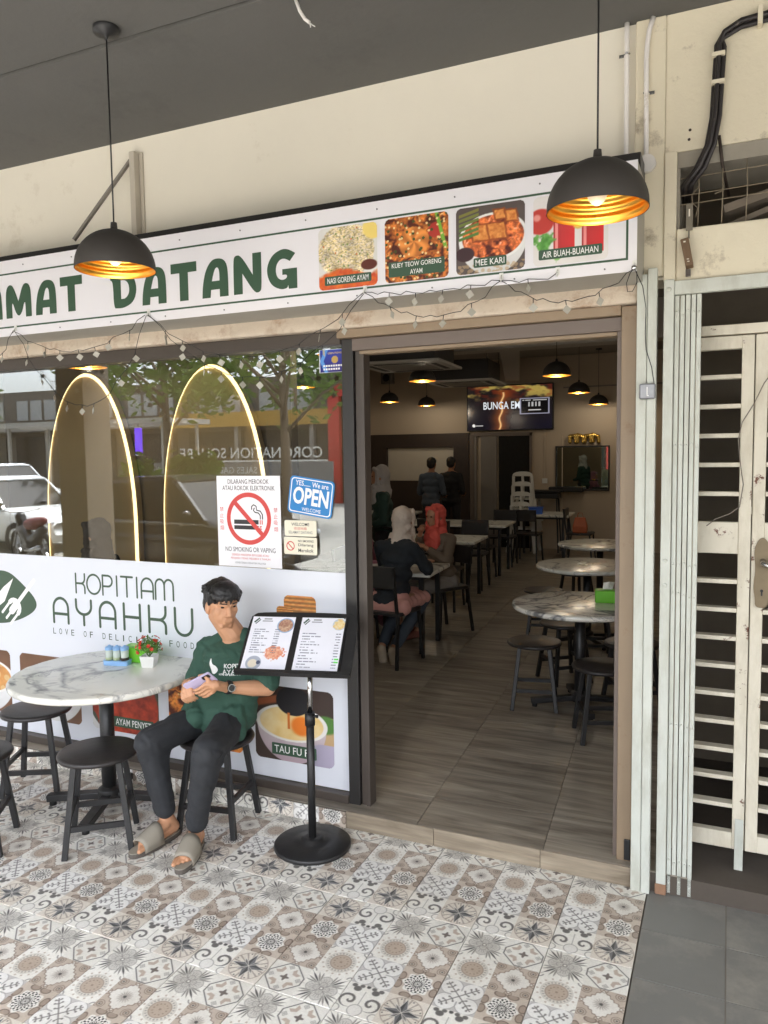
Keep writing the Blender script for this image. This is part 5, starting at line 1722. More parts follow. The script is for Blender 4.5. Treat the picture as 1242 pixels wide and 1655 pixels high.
HIR, HIL = Vector((-2.105, -.215, .53)), Vector((-1.955, -.215, .53))
KNR, KNL = Vector((-2.165, -.600, .515)), Vector((-1.830, -.610, .520))
ANR, ANL = Vector((-2.160, -.500, .105)), Vector((-1.972, -.525, .095))
skin.cap(HIR, KNR, .07, .05); skin.cap(HIL, KNL, .07, .05); skin.cap(HIR, HIL, .08, .08)
skin.cap(KNR, ANR, .045, .033); skin.cap(KNL, ANL, .045, .033)
def foot(an, toe, lat):
    d = (Vector(toe) - an); d.z = 0; d.normalize(); s2 = Vector((d.y, -d.x, 0)) * lat
    heel = an - d * .035; heel.z = .052
    skin.cap(an, heel, .033, .030); skin.cap(an + d * .02 - Vector((0, 0, .02)), Vector(toe) - d * .075 + Vector((0, 0, .022)), .034, .026)
    skin.cap(heel, Vector(toe) - d * .08, .030, .030)
    for k in range(5):
        o = (k - 2) * .0165
        b = Vector(toe) - d * (.072 + .006 * k) + s2 * o + Vector((0, 0, .010))
        L = .058 - .008 * k - (0 if k else 0)
        q = b + d * L - Vector((0, 0, .008))
        skin.cap(b, q, .0115 if k == 0 else .0092, .0115 if k == 0 else .0085)
TOR, TOL = Vector((-2.195, -.705, .032)), Vector((-1.905, -.728, .032))
foot(ANR, TOR, 1); foot(ANL, TOL, -1)
# phone pose shared by both hands
PH = Vector((-1.945, -.490, .792))
pa = Vector((.80, .10, .42)).normalized()                # long axis of the phone
pn = Vector((.26, -.74, -.58)); pn = (pn - pa * pn.dot(pa)).normalized()   # its back, towards the street
pb = pn.cross(pa).normalized()                         # short axis
if pb.z < 0: pb = -pb
def ph(a, b, c): return PH + pa * a + pb * b + pn * c
# left hand (nearer the menu stand): palm at the phone's end, four fingers across its back
palmL = ph(.050, -.030, .022)
skin.cap(WRL, palmL + pa * .012, .024, .024)
for k in range(4):
    skin.cap(palmL + pa * .022 - pb * .004, palmL + pb * (.030 - .0195 * k) - pa * .018 + pn * .004, .019, .0115)
    b0 = palmL + pb * (.031 - .0200 * k) - pa * .018 + pn * .006
    b1 = b0 - pa * (.036 - .003 * abs(k - 1)) + pn * .007
    b2 = b1 - pa * (.024 - .003 * abs(k - 1)) - pn * .003 - pb * .002
    b3 = b2 - pa * .017 - pn * .009 - pb * .002
    skin.cap(b0, b1, .0088, .0082); skin.cap(b1, b2, .0082, .0077); skin.cap(b2, b3, .0077, .0068)
tb0 = palmL + pb * .028 - pn * .010
skin.cap(tb0, tb0 + pb * .026 - pn * .016, .0115, .010); skin.cap(tb0 + pb * .026 - pn * .016, tb0 + pb * .034 - pa * .030 - pn * .022, .0098, .008)
# right hand: holds the far corner, fingertips hanging down
palmR = ph(-.088, -.010, -.006)
skin.cap(WRR, palmR - pa * .008, .024, .024)
for k in range(4):
    q = -.026 + .0195 * k
    b0 = palmR + pa * (q * .9) + pn * .012 + pb * .006
    skin.cap(palmR - pa * .008, b0, .019, .0105)
    b1 = b0 + pn * .022 - pb * .014 - pa * .004
    b2 = b1 - pb * (.026 - .003 * abs(k - 2)) + pn * .001
    b3 = b2 - pb * .016 - pn * .006
    skin.cap(b0, b1, .0090, .0084); skin.cap(b1, b2, .0082, .0077); skin.cap(b2, b3, .0076, .0067)
skin.cap(palmR + pb * .018, palmR + pb * .036 + pa * .020 - pn * .006, .0115, .010); skin.cap(palmR + pb * .036 + pa * .020 - pn * .006, palmR + pb * .036 + pa * .046 - pn * .012, .0098, .008)
fuse(skin, 'body', SKIN, man, .0033, 4)
# eyes and brows
for s_ in (-1, 1):
    MB().ell(H(s_ * .030, .0735, .002), (.0105, .006, .0055), HR, 10, 8).build('eye', mat('eye_dark', (46, 34, 30), .25), man, True)
    MB().cap(H(s_ * .016, .0905, .020), H(s_ * .046, .0745, .021), .0028, .002).build('eyebrow', HAIR, man, True)
# hair: cap with a fringe of locks
hr = MB()
hr.ell(H(0, -.016, .046), (.084, .100, .080), HR, 22, 14)
hr.ell(H(0, -.045, .0), (.078, .066, .085), HR, 18, 12)
hr.ell(H(0, .03, .070), (.074, .066, .052), HR, 18, 12)
for s_ in (-1, 1):
    hr.cap(H(s_ * .070, .014, .05), H(s_ * .072, .010, .008), .018, .010)
    hr.cap(H(s_ * .066, .045, .06), H(s_ * .062, .052, .022), .02, .008)
for k in range(17):
    a = -.066 + .132 * k / 16
    yb = .090 - 7.5 * a * a
    hr.cap(H(a * .8, yb - .035, .096 - 2.5 * a * a), H(a + rnd.uniform(-.006, .006), yb + .006, .052 + rnd.uniform(-.006, .01)), .016, .009)
    hr.cap(H(a, yb + .004, .056), H(a + rnd.uniform(-.012, .012), yb + .010, .030 + rnd.uniform(-.010, .012)), .009, .0028)
for k in range(26):
    a = rnd.uniform(0, 6.28); q = rnd.uniform(.2, 1)
    p0 = H(.055 * q * math.cos(a), -.02 + .07 * q * math.sin(a), .122 - .05 * q * q)
    p1 = H(.088 * math.cos(a), -.02 + .105 * math.sin(a), .05 + .03 * rnd.random())
    hr.cap(p0, p1, .012, .006)
fuse(hr, 'hair', HAIR, man, .0045, 2, folds=.0035, fscale=120)
# shirt
sh = MB()
CH = Vector((-1.975, -.185, .795)); WA = Vector((-2.005, -.20, .65)); HP = Vector((-2.02, -.225, .545))
for c, w, d in ((CH + Vector((0, 0, .03)), .178, .118), (CH.lerp(WA, .35), .176, .125), (CH.lerp(WA, .7), .172, .130), (WA, .170, .135), (WA.lerp(HP, .6), .178, .145), (HP, .184, .155)):
    sh.ell(c, (w, d, .105), rotz(R(4)), 22, 12)
sh.cap(SHR + Vector((.02, 0, .0)), SHL + Vector((-.02, 0, 0)), .060, .060)
sh.cap(NB + Vector((-.052, .012, .0)), SHR + Vector((.05, .0, .022)), .034, .045); sh.cap(NB + Vector((.052, .012, .0)), SHL + Vector((-.05, .0, .022)), .034, .045)
sh.cap(NB + Vector((-.05, .025, .0)), NB + Vector((.05, .025, .0)), .034, .034)
sh.cap(SHR, SHR.lerp(ELR, .78), .060, .068); sh.cap(SHL, SHL.lerp(ELL, .80), .060, .068)
sh.cap(SHR.lerp(ELR, .5), SHR.lerp(ELR, .82) + Vector((-.008, 0, 0)), .062, .066)
sh.cap(HP + Vector((.10, -.06, .02)), HP + Vector((.15, -.09, -.035)), .085, .05)
sh.cap(HP + Vector((-.10, -.08, .03)), HP + Vector((-.06, -.14, .02)), .075, .06)
shirt = fuse(sh, 'shirt', TEE, man, .006, 5, folds=.017, fscale=12, seed=8)
# neckline band
NCK = []
for k in range(24):
    a = 2 * math.pi * k / 24
    sn = math.sin(a)
    NCK.append(NB + Vector((.068 * math.cos(a) * (1 - .25 * max(0, -sn)), (.088 if sn < 0 else .055) * sn, .026 + (.085 if sn < 0 else .012) * sn)))
# trousers
tr_ = MB()
tr_.cap(HIR, KNR, .090, .071); tr_.cap(HIL, KNL, .090, .071); tr_.cap(HIR + Vector((0, .03, .01)), HIL + Vector((0, .03, .01)), .098, .098)
tr_.cap(HIR.lerp(HIL, .5), HIR.lerp(HIL, .5) + Vector((0, -.10, .015)), .085, .06)
tr_.cap(KNR, KNR.lerp(ANR, .86), .068, .055); tr_.cap(KNL, KNL.lerp(ANL, .89), .068, .054)
tr_.cap(KNR + Vector((.01, .05, -.05)), KNR.lerp(ANR, .5), .060, .052); tr_.cap(KNL + Vector((-.01, .05, -.05)), KNL.lerp(ANL, .5), .060, .050)
fuse(tr_, 'trousers', PANTS, man, .007, 8, folds=.015, fscale=13, seed=21)
# print on the shirt front: measured onto the chest
dgx = bpy.context.evaluated_depsgraph_get(); dgx.update()
from mathutils.bvhtree import BVHTree
bvh = BVHTree.FromObject(shirt, dgx)
so = Vector(man.location)
def on_shirt(mb_src, name, m):
    vs = []
    for x, y, z in mb_src.v:
        hit = bvh.ray_cast(Vector((x, -1.2, z)) - so, Vector((0, 1, 0)))
        yy = (hit[0].y if hit[0] is not None else -.42) - .0022
        vs.append((x, yy + so.y, z))
    o = MB(); o.v = vs; o.f, o.m, o.s = mb_src.f, mb_src.m, mb_src.s
    return o.build(name, m, man, True)
def sub_txt(body, x, z, h, w, bold):
    mb = MB(); txt(body, None, x, z, h, None, w, 0, bold, 'L', mb=mb); return mb
on_shirt(sub_txt('KOPITIAM', -1.945, .812, .022, .115, .02), 'shirt_lettering', WHITEPRINT)
on_shirt(sub_txt('AYAHKU', -1.955, .782, .024, .13, .01), 'shirt_lettering', WHITEPRINT)
on_shirt(sub_txt('LOVE OF DELICIOUS FOOD', -1.975, .776, .009, .16, .02), 'shirt_lettering', WHITEPRINT)
lgp = smooth_poly([(0, .05), (.012, .020), (.035, .018), (.042, -.002), (.025, -.022), (.002, -.012), (-.006, .02)], 2)
lm = MB(); lm.add([(-2.030 + a * 1.15, 0, .800 + c * 1.15) for a, c in lgp], [list(range(len(lgp)))])
on_shirt(lm, 'shirt_logo', WHITEPRINT)
# watch
wd_ = (WRL - ELL).normalized()
wc = WRL - wd_ * .012
wt = MB().tube([wc - wd_ * .011, wc + wd_ * .011], .0325, 20)
wo_ = wt.build('watch', BLACKPLASTIC, man, True)
wn = Vector((.1, -.95, .25)); wn = (wn - wd_ * wn.dot(wd_)).normalized()
MB().tube([wc + wn * .030, wc + wn * .041], .019, 20).build('watch_case', mat('steel_watch', (120, 120, 116), .25, metal=.9, var=.2), wo_, True)
MB().tube([wc + wn * .0411, wc + wn * .0418], .0145, 18).build('watch_dial', BLACKPRINT, wo_, True)
# slides
def slide(an, toe, lat):
    d = (toe - an); d.z = 0; d.normalize(); s2 = Vector((d.y, -d.x, 0))
    heel = an - d * .072; c0 = Vector((toe.x, toe.y, 0)) + d * .014
    Lh = (c0 - Vector((heel.x, heel.y, 0))).length
    pts = []
    for k in range(28):
        a = 2 * math.pi * k / 28
        t = .5 + .5 * math.cos(a)
        w = (.046 if t > .45 else .038) * (abs(math.sin(a)) ** .75) * (1 if math.sin(a) > 0 else -1)
        p = Vector((heel.x, heel.y, 0)) + d * (Lh * t) + s2 * w
        pts.append((p.x, p.y))
    area = sum(pts[i - 1][0] * pts[i][1] - pts[i][0] * pts[i - 1][1] for i in range(len(pts)))
    if area < 0: pts.reverse()
    sole = MB().zprism(pts, .001, .024).build('slide', SLIDESOLE, man, True, .004)
    MB().zprism(pts, .0243, .028).build('footbed', SLIDE, sole, True)
    st = MB()
    vs, n = [], 12
    for t in (.46, .56, .66, .76, .83):
        c = Vector((heel.x, heel.y, 0)) + d * (Lh * t)
        for k in range(n + 1):
            a = math.pi * k / n
            hgt = .096 - .048 * (t - .46) / .37
            vs.append(c + s2 * (.0515 * math.cos(a)) + Vector((0, 0, .020 + hgt * math.sin(a) ** .6)))
    fs = [(i * (n + 1) + k, i * (n + 1) + k + 1, (i + 1) * (n + 1) + k + 1, (i + 1) * (n + 1) + k) for i in range(4) for k in range(n)]
    st.add(vs, fs, 0, True)
    so_ = st.build('strap', SLIDE, sole, True)
    md = so_.modifiers.new('t', 'SOLIDIFY'); md.thickness = .006; md.offset = 1
    return so_
slide(ANR, TOR, 1)
slide(ANL, TOL, -1)
phn = thing('mobile_phone', 'lilac mobile phone held in the hands of the seated man', 'phone', PH)
pm_ = Matrix((pa, pb, pn)).transposed().to_4x4(); pm_.translation = PH
phn.matrix_world = pm_
def flatbox(x0, x1, y0, y1, z0, z1, r): return MB().zprism(rrect(x0, x1, y0, y1, r), z0, z1)
flatbox(-.078, .078, -.037, .037, -.004, .004, .009).build('body', mat('lilac_phone_back', (196, 186, 216), .2, var=.03), phn, bevel=.0015)
flatbox(.030, .072, .008, .030, .0041, .0060, .006).build('camera_island', BLACKPLASTIC, phn)
flatbox(-.075, .075, -.034, .034, -.0046, -.0041, .007).build('screen', mat('dark_screen', (20, 22, 28), .08, var=0), phn)
# ------------------------------------------------------------------ people inside the cafe
def figure(label, loc, rz, seated, top, bottom, scarf=None, hair=None, shoes=None, group='people inside the cafe', scale=1.0, lean=0.0, hands='table', sole=False, skinm=SKINDARK, skirt=False, vox=.011, face=True):
    t = thing('person', label, 'person', loc, rz, group)
    t.scale = (scale,) * 3
    V = Vector
    hz = .52 if seated else .90
    pel = V((0, .02, hz)); che = V((0, .0 - lean * .28, hz + .34)); nb_ = V((0, -.01 - lean * .42, hz + .50)); hc = V((0, -.03 - lean * .52, hz + .655))
    sR, sL = V((-.165, che.y + .01, hz + .435)), V((.165, che.y + .01, hz + .435))
    if hands == 'table':
        eR, eL = V((-.22, che.y - .13, hz + .24)), V((.22, che.y - .13, hz + .24)); wR, wL = V((-.12, che.y - .33, hz + .27)), V((.10, che.y - .32, hz + .27))
    elif hands == 'mouth':
        eR, eL = V((-.22, che.y - .14, hz + .25)), V((.24, che.y - .12, hz + .24)); wR, wL = V((-.05, che.y - .20, hz + .50)), V((.08, che.y - .24, hz + .36))
    else:
        eR, eL = V((-.22, .0, hz + .17)), V((.22, .0, hz + .17)); wR, wL = V((-.16, -.20, hz + .12)), V((.16, -.20, hz + .12))
    if seated:
        hR, hL = V((-.09, .03, .52)), V((.09, .03, .52)); kR, kL = V((-.12, -.36, .50)), V((.12, -.36, .50))
        if sole: aR, aL = V((-.07, .10, .13)), V((.05, .09, .13))
        else: aR, aL = V((-.11, -.34, .11)), V((.11, -.40, .11))
    else:
        hR, hL = V((-.09, 0, .90)), V((.09, 0, .90)); kR, kL = V((-.10, -.02, .50)), V((.10, -.01, .50)); aR, aL = V((-.10, .02, .09)), V((.10, .02, .09))
    s = MB()
    s.ell(hc + V((0, .008, .022)), (.074, .092, .090), None, 16, 12); s.ell(hc + V((0, -.022, -.045)), (.058, .062, .064), None, 14, 10)
    s.cap(hc + V((0, -.085, .0)), hc + V((0, -.102, -.034)), .010, .012)
    for q in (-1, 1):
        s.ell(hc + V((q * .072, .008, -.015)), (.012, .02, .03)); s.ell(hc + V((q * .035, -.055, -.026)), (.026, .022, .026)); s.cap(hc + V((q * .012, -.082, .014)), hc + V((q * .045, -.066, .016)), .010, .008)
    s.cap(hc + V((-.018, -.078, -.066)), hc + V((.018, -.078, -.066)), .009); s.ell(hc + V((0, -.05, -.09)), (.026, .026, .02))
    s.cap(hc + V((0, .02, -.06)), nb_, .05, .054); s.cap(nb_, sR, .05, .04); s.cap(nb_, sL, .05, .04); s.cap(che, pel, .10, .10)
    for a, b, c in ((sR, eR, wR), (sL, eL, wL)):
        s.cap(a, b, .042, .036); s.cap(b, c, .036, .025)
        d = (c - b).normalized(); sdv = d.cross(V((0, 0, 1))).normalized()
        s.ell(c + d * .045, (.036, .036, .022))
        for k in range(4):
            p0 = c + d * .07 + sdv * (k - 1.5) * .017; s.cap(p0, p0 + d * (.032 + .006 * (k in (1, 2))) - V((0, 0, .006)), .0105, .009); s.cap(p0 + d * .038 - V((0, 0, .006)), p0 + d * .055 - V((0, 0, .024)), .009, .008)
        s.cap(c + d * .03 + sdv * .03, c + d * .06 + sdv * .05, .012, .009)
    for a, b, c in ((hR, kR, aR), (hL, kL, aL)):
        s.cap(a, b, .07, .05); s.cap(b, c, .045, .032)
        fdv = V((0, -1, -.1)) if not (seated and sole) else V((0, -.25, -1))
        s.cap(c - V((0, 0, .03)), c + fdv.normalized() * .15 - V((0, 0, .035)), .034, .026)
    fuse(s, 'body', skinm, t, vox, 3, False)
    if face:
        for q in (-1, 1):
            MB().ell(hc + V((q * .030, -.076, .002)), (.011, .007, .006), None, 8, 6).build('eye', mat('eye_dark', (46, 34, 30), .25), t)
    c = MB()
    for z, w, d in ((.43, .17, .10), (.34, .165, .125), (.22, .155, .125), (.10, .165, .135), (0, .18, .15)):
        cc = pel.lerp(che, min(1, z / .34)) if z <= .34 else che.lerp(nb_, (z - .34) / .2)
        cc = V((0, cc.y, hz + z)); c.ell(cc, (w, d, .10), None, 18, 10)
    c.cap(sR + V((.02, 0, 0)), sL - V((.02, 0, 0)), .06, .06)
    for a, b, e in ((sR, eR, wR), (sL, eL, wL)):
        c.cap(a, b, .060, .054); c.cap(b, b.lerp(e, .8), .054, .040)
    fuse(c, 'top', top, t, vox, 4, False, folds=.014, fscale=13, seed=int(abs(loc[0]) * 10))
    g = MB(); g.cap(hR, hL, .10, .10)
    if skirt:
        for q in range(6):
            k = q / 5
            g.ell(V((0, .06 - .38 * k, .50 + .0 * k)), (.20, .10, .09), None, 16, 10)
        if not sole:
            g.cap(V((-.1, -.36, .48)), V((-.1, -.3, .2)), .09, .10); g.cap(V((.1, -.36, .48)), V((.1, -.3, .2)), .09, .10)
        g.cap(V((-.17, .10, .49)), V((.17, .10, .47)), .075, .075)
    else:
        for a, b, e in ((hR, kR, aR), (hL, kL, aL)):
            g.cap(a, b, .088, .066); g.cap(b, b.lerp(e, .88), .066, .05)
    fuse(g, 'skirt' if skirt else 'trousers', bottom, t, vox, 4, False, folds=.012, fscale=14)
    if sole:
        lg = MB()
        for b, e in ((kR, aR), (kL, aL)):
            lg.cap(b, b.lerp(e, .9), .062, .05)
        fuse(lg, 'trousers', mat('slate_trousers', (62, 70, 80), .85), t, vox, 3, False)
    if scarf:
        h = MB()
        h.ell(hc + V((0, .030, .030)), (.094, .098, .106), None, 18, 12); h.ell(hc + V((0, .04, -.04)), (.088, .07, .09), None, 16, 10)
        for q in (-1, 1):
            h.cap(hc + V((q * .072, -.028, .055)), hc + V((q * .064, -.030, -.075)), .024, .026)
        h.cap(hc + V((-.062, -.048, .080)), hc + V((.062, -.048, .080)), .026, .026)
        h.cap(hc + V((-.05, -.05, -.115)), hc + V((.05, -.05, -.115)), .036, .036)
        h.cap(nb_ + V((-.05, .0, .0)), nb_ + V((.05, .0, .0)), .07, .07); h.cap(hc + V((0, .05, -.06)), nb_ + V((0, .05, -.04)), .075, .07)
        h.ell(nb_ + V((0, -.07, -.07)), (.115, .055, .13), None, 16, 10)
        fuse(h, 'headscarf', scarf, t, .008, 3, False, folds=.018, fscale=20, seed=5)
    if hair:
        h = MB(); h.ell(hc + V((0, .022, .045)), (.083, .094, .082), None, 16, 12); h.ell(hc + V((0, .05, .0)), (.077, .060, .080), None, 14, 10)
        fuse(h, 'hair', hair, t, .008, 2, False, folds=.004, fscale=60)
    if shoes:
        for k, a in enumerate((aR, aL)):
            fdv = V((0, -1, -.04)).normalized() if not (seated and sole) else V((0, -.25, -1)).normalized()
            b = MB(); b.cap(a - V((0, 0, .045)) - fdv * .03, a + fdv * .15 - V((0, 0, .045)), .042, .038)
            fuse(b, 'shoe', shoes, t, .009, 2, False)
    return t
F = lambda n, c, **k: mat(n, c, .85, var=.12, vs=8, bmp=.1, bs=300, **k)
ZF = STEP
figure('woman seen from behind in a cream headscarf and dark jacket at the nearest long table', (-2.30, 2.55, ZF), R(172), True, F('navy_jacket', (34, 38, 44)), F('pink_skirt', (206, 150, 140)), F('cream_scarf', (214, 196, 182)), None, F('pale_trainer', (176, 160, 140)), lean=.35, sole=True, skirt=True)
figure('woman in a coral headscarf and brown jacket with her hand at her mouth', (-2.27, 3.70, ZF), R(-28), True, F('brown_jacket', (112, 98, 84)), F('grey_trousers', (140, 134, 128)), F('coral_scarf', (226, 96, 84)), None, F('brown_trainer', (150, 96, 84)), hands='mouth', lean=.1, scale=.97)
figure('waitress in a dark green top and grey headscarf walking past the tables', (-3.10, 4.15, ZF), R(-62), False, F('bottle_green_top', (38, 62, 54)), F('black_trousers', (34, 34, 38)), F('grey_scarf', (170, 164, 160)), None, F('black_shoe', (28, 28, 28)), hands='carry', scale=.97)
figure('man in a grey blue shirt standing at the serving hatch, seen from behind', (-4.36, 9.0, ZF), R(180), False, F('grey_blue_shirt', (76, 86, 100)), F('charcoal_trousers', (40, 40, 44)), None, HAIR, F('black_shoe', (28, 28, 28)), hands='carry', scale=1.0, vox=.014)
figure('man in a black shirt standing at the serving hatch, seen from behind', (-4.20, 9.55, ZF), R(180), False, F('black_shirt', (34, 34, 36)), F('charcoal_trousers', (40, 40, 44)), None, HAIR, F('black_shoe', (28, 28, 28)), hands='carry', scale=1.0, vox=.014)
figure('diner in a mauve top and mauve headscarf half hidden behind the door jamb', (-2.98, 3.35, ZF), R(100), True, F('mauve_top', (150, 96, 112)), F('mauve_skirt', (140, 90, 104)), F('mauve_scarf', (158, 104, 120)), None, F('black_shoe', (28, 28, 28)), skirt=True, scale=.92)
figure('woman in a black headscarf seated behind the window below the first glowing arch', (-4.05, 1.05, ZF), R(-78), True, F('black_top', (38, 36, 40)), F('black_trousers', (34, 34, 38)), F('black_scarf', (52, 48, 56)), None, F('black_shoe', (28, 28, 28)))
tray_ = thing('serving_tray', 'black serving tray with a gold ring carried by the waitress', 'tray', (-2.88, 4.02, 1.06), R(-62))
MB().lathe([(.001, 0), (.13, 0), (.15, .012), (.15, .02), (.14, .018), (.125, .008), (.001, .008)], n=28).build('plate', BLACKPLASTIC, tray_)
MB().lathe([(.04, .02), (.05, .03), (.04, .04), (.03, .03), (.04, .02)], (.02, 0, 0), 20).build('ring', GOLD, tray_)

# ------------------------------------------------------------------ interior furniture
IG = 'round marble tables inside'
for (x, y), lab in (((-.63, 1.95), 'round marble table inside by the door with the green tissue box on it'), ((-.885, 3.78), 'middle round marble table inside between its two round neighbours'), ((-1.02, 5.45), 'farthest round marble table inside near the side wall')):
    make_table('round_table', lab, (x, y, ZF), .46, .72, IG, R(rnd.uniform(20, 60)))
S2 = 'black stools inside the cafe'
for x, y, a, lab in ((-.925, 1.86, 12, 'black stool left of the round table nearest the door inside'), (-.40, 1.42, 20, 'black stool half hidden by the door post at the round table inside'), (-.30, 2.06, 30, 'black stool under the tissue box side of the round table inside'),
                  (-.85, 2.52, 40, 'black stool behind the round table nearest the door inside'), (-.75, 3.25, 15, 'black stool before the middle round table inside'), (-1.30, 3.85, 10, 'black stool left of the middle round table inside'), (-1.2, 5.0, 44, 'black stool before the farthest round table inside')):
    dup(stool0, None, (x, y, ZF), R(a), lab, S2)
def long_table(lab, x0, x1, y0, y1, skew=0.0):
    t = thing('long_table', lab, 'table', ((x0 + x1) / 2, (y0 + y1) / 2, ZF), R(skew), 'long marble tables inside')
    w, d = x1 - x0, y1 - y0
    MB().b(-w / 2, w / 2, -d / 2, d / 2, .688, .722).build('tabletop', MARBLE, t, bevel=.008)
    for sx in (-1, 1):
        for sy in (-1, 1):
            MB().b(sx * (w / 2 - .1) - .02, sx * (w / 2 - .1) + .02, sy * (d / 2 - .08) - .02, sy * (d / 2 - .08) + .02, 0, .66).build('leg', BLACKMETAL, t)
    MB().b(-w / 2 + .08, w / 2 - .08, -d / 2 + .06, d / 2 - .06, .655, .687).build('apron', BLACKMETAL, t)
    return t
long_table('long marble table where the two headscarfed women sit facing each other', -3.45, -2.06, 2.72, 3.38, 4)
long_table('second long marble table behind the coral headscarf woman', -3.78, -2.40, 5.06, 5.80, 4)
long_table('third long marble table holding the small green tissue box', -4.25, -2.58, 7.05, 7.85, 4)
long_table('far marble table by the white plastic chairs with a blue box on it', -3.0, -2.05, 8.95, 9.75, 3)
long_table('short marble table end by the dark panelling at the serving hatch', -5.6, -4.62, 8.55, 9.35, 3)
for k, (x, y) in enumerate(((-2.28, 2.50), (-2.40, 3.78))):
    pass
chs = 'black chairs along the long tables'
def make_chair(label, loc, rz):
    t = thing('chair', label, 'chair', loc, rz, chs)
    MB().zprism(rrect(-.20, .20, -.20, .20, .05), .43, .46).build('seat', BLACKWOOD, t, bevel=.006)
    for sx in (-1, 1):
        MB().bar((sx * .17, -.17, .43), (sx * .19, -.21, 0), .024).build('leg', BLACKMETAL, t)
        MB().bar((sx * .17, .17, .43), (sx * .19, .23, 0), .024).build('leg', BLACKMETAL, t)
        MB().bar((sx * .17, .18, .43), (sx * .17, .24, .84), .022).build('back_post', BLACKMETAL, t)
    MB().b(-.18, .18, .215, .24, .66, .84).build('backrest', BLACKWOOD, t, bevel=.008)
    return t
ch0 = make_chair('black chair under the woman with the cream headscarf', (-2.30, 2.53, ZF), R(172))
for x, y, a, lab in ((-2.27, 3.72, -28, 'black chair under the coral headscarf woman'), (-2.98, 3.37, 100, 'black chair under the mauve dressed diner'), (-4.05, 1.07, -78, 'black chair under the woman behind the shop glass'),
                    (-2.65, 4.80, 184, 'black chair on the near side of the second long table'), (-2.75, 6.15, 4, 'black chair on the far side of the second long table'), (-3.3, 6.15, 0, 'black chair on the far side of the second table nearer the waitress'), (-2.85, 6.85, 184, 'black chair on the near side of the third long table'), (-3.5, 6.85, 180, 'black chair on the near side of the third table under its tissue box'), (-2.9, 8.2, 4, 'black chair on the far side of the third long table'), (-2.62, 8.72, 180, 'black chair on the near side of the far table with the blue box'), (-1.85, 9.0, 90, 'black chair with an orange bag beside the far table')):
    dup(ch0, None, (x, y, ZF), R(a), lab, chs)
def tissue(lab, loc, rz):
    t = thing('tissue_box', lab, 'tissue box', loc, rz)
    MB().b(-.085, .085, -.055, .055, 0, .085).build('box', LIME, t, bevel=.008)
    w = MB()
    w.add([(-.035, 0, .086), (.03, .008, .086), (.045, .01, .135), (.01, -.006, .142), (-.03, .006, .132), (.0, -.02, .10), (.0, .02, .11)], [(0, 1, 2, 3, 4), (0, 5, 3, 4), (1, 6, 3, 2)])
    w.build('tissue', WHITEPLASTIC, t)
    return t
tissue('lime green tissue box with a tissue pulled out on the round table inside', (-.462, 2.05, .72 + ZF), R(10))
tissue('lime green tissue box far inside on the third long table', (-3.62, 7.3, .722 + ZF), R(5))
bb = thing('plastic_box', 'small blue plastic box on the far table under the black crate', 'box', (-2.62, 9.25, .722 + ZF), R(8))
MB().b(-.11, .11, -.09, .09, 0, .006).b(-.11, .11, -.09, -.084, .006, .10).b(-.11, .11, .084, .09, .006, .10).b(-.11, -.104, -.084, .084, .006, .10).b(.104, .11, -.084, .084, .006, .10).build('walls', mat('blue_plastic', (44, 92, 190), .4), bb)
MB().b(-.12, .12, -.10, .10, .101, .112).build('lid', MATS['blue_plastic'], bb)
ck = thing('baby_seat', 'black padded high seat standing behind the far table', 'seat', (-2.62, 10.0, ZF), 0)
MB().b(-.24, .24, -.1, .16, .93, 1.03).build('seat', BLACKPLASTIC, ck, bevel=.02)
MB().b(-.27, .27, -.12, .18, 1.035, 1.075).build('rim', BLACKPLASTIC, ck, bevel=.012)
for sx in (-1, 1):
    for sy in (-1, 1):
        MB().bar((sx * .2, sy * .08 + .03, .93), (sx * .24, sy * .13 + .03, 0), .025).build('leg', BLACKMETAL, ck)
ob = thing('carrier_bag', 'orange carrier bag hanging on the chair beside the far table', 'bag', (-1.85, 8.98, ZF + .46), 0)
MB().add([(sx * (.11 if z < .2 else .08), sy * (.06 if z < .15 else .02), z) for z in (0, .1, .24) for sx, sy in ((-1, -1), (1, -1), (1, 1), (-1, 1))], [(3, 2, 1, 0), (8, 9, 10, 11)] + [(4 * k + i, 4 * k + (i + 1) % 4, 4 * k + 4 + (i + 1) % 4, 4 * k + 4 + i) for k in range(2) for i in range(4)]).build('sack', mat('orange_plastic', (190, 96, 50), .4), ob, bevel=.01)
MB().tube([(-.05, 0, .23), (-.03, 0, .31), (.03, 0, .31), (.05, 0, .23)], .006, 6).build('handle', MATS['orange_plastic'], ob)
# stacked white plastic chairs
def plastic_chair(loc, label):
    t = thing('plastic_chair', label, 'chair', loc, R(182), 'stacked white plastic chairs')
    MB().zprism(rrect(-.21, .21, -.20, .20, .06), .40, .425).build('seat', WHITEPLASTIC, t, bevel=.006)
    for sx in (-1, 1):
        MB().bar((sx * .19, -.17, .40), (sx * .24, -.22, 0), .05, .03).build('leg', WHITEPLASTIC, t)
        MB().bar((sx * .19, .18, .40), (sx * .24, .25, 0), .05, .03).build('leg', WHITEPLASTIC, t)
    bk = MB()
    for a, b in ((-.20, -.15), (-.022, .022), (.15, .20)):
        bk.add([(a, .19, .42), (b, .19, .42), (b * .9, .27, .82), (a * .9, .27, .82), (a, .215, .42), (b, .215, .42), (b * .9, .295, .82), (a * .9, .295, .82)], [(0, 1, 2, 3), (7, 6, 5, 4), (0, 3, 7, 4), (1, 5, 6, 2), (3, 2, 6, 7), (0, 4, 5, 1)])
    bk.prism(smooth_poly([(-.175, .815), (.175, .815), (.165, .86), (.09, .895), (-.09, .895), (-.165, .86)], 2, (0, 1)), .266, .300)
    bk.build('backrest', WHITEPLASTIC, t)
    return t
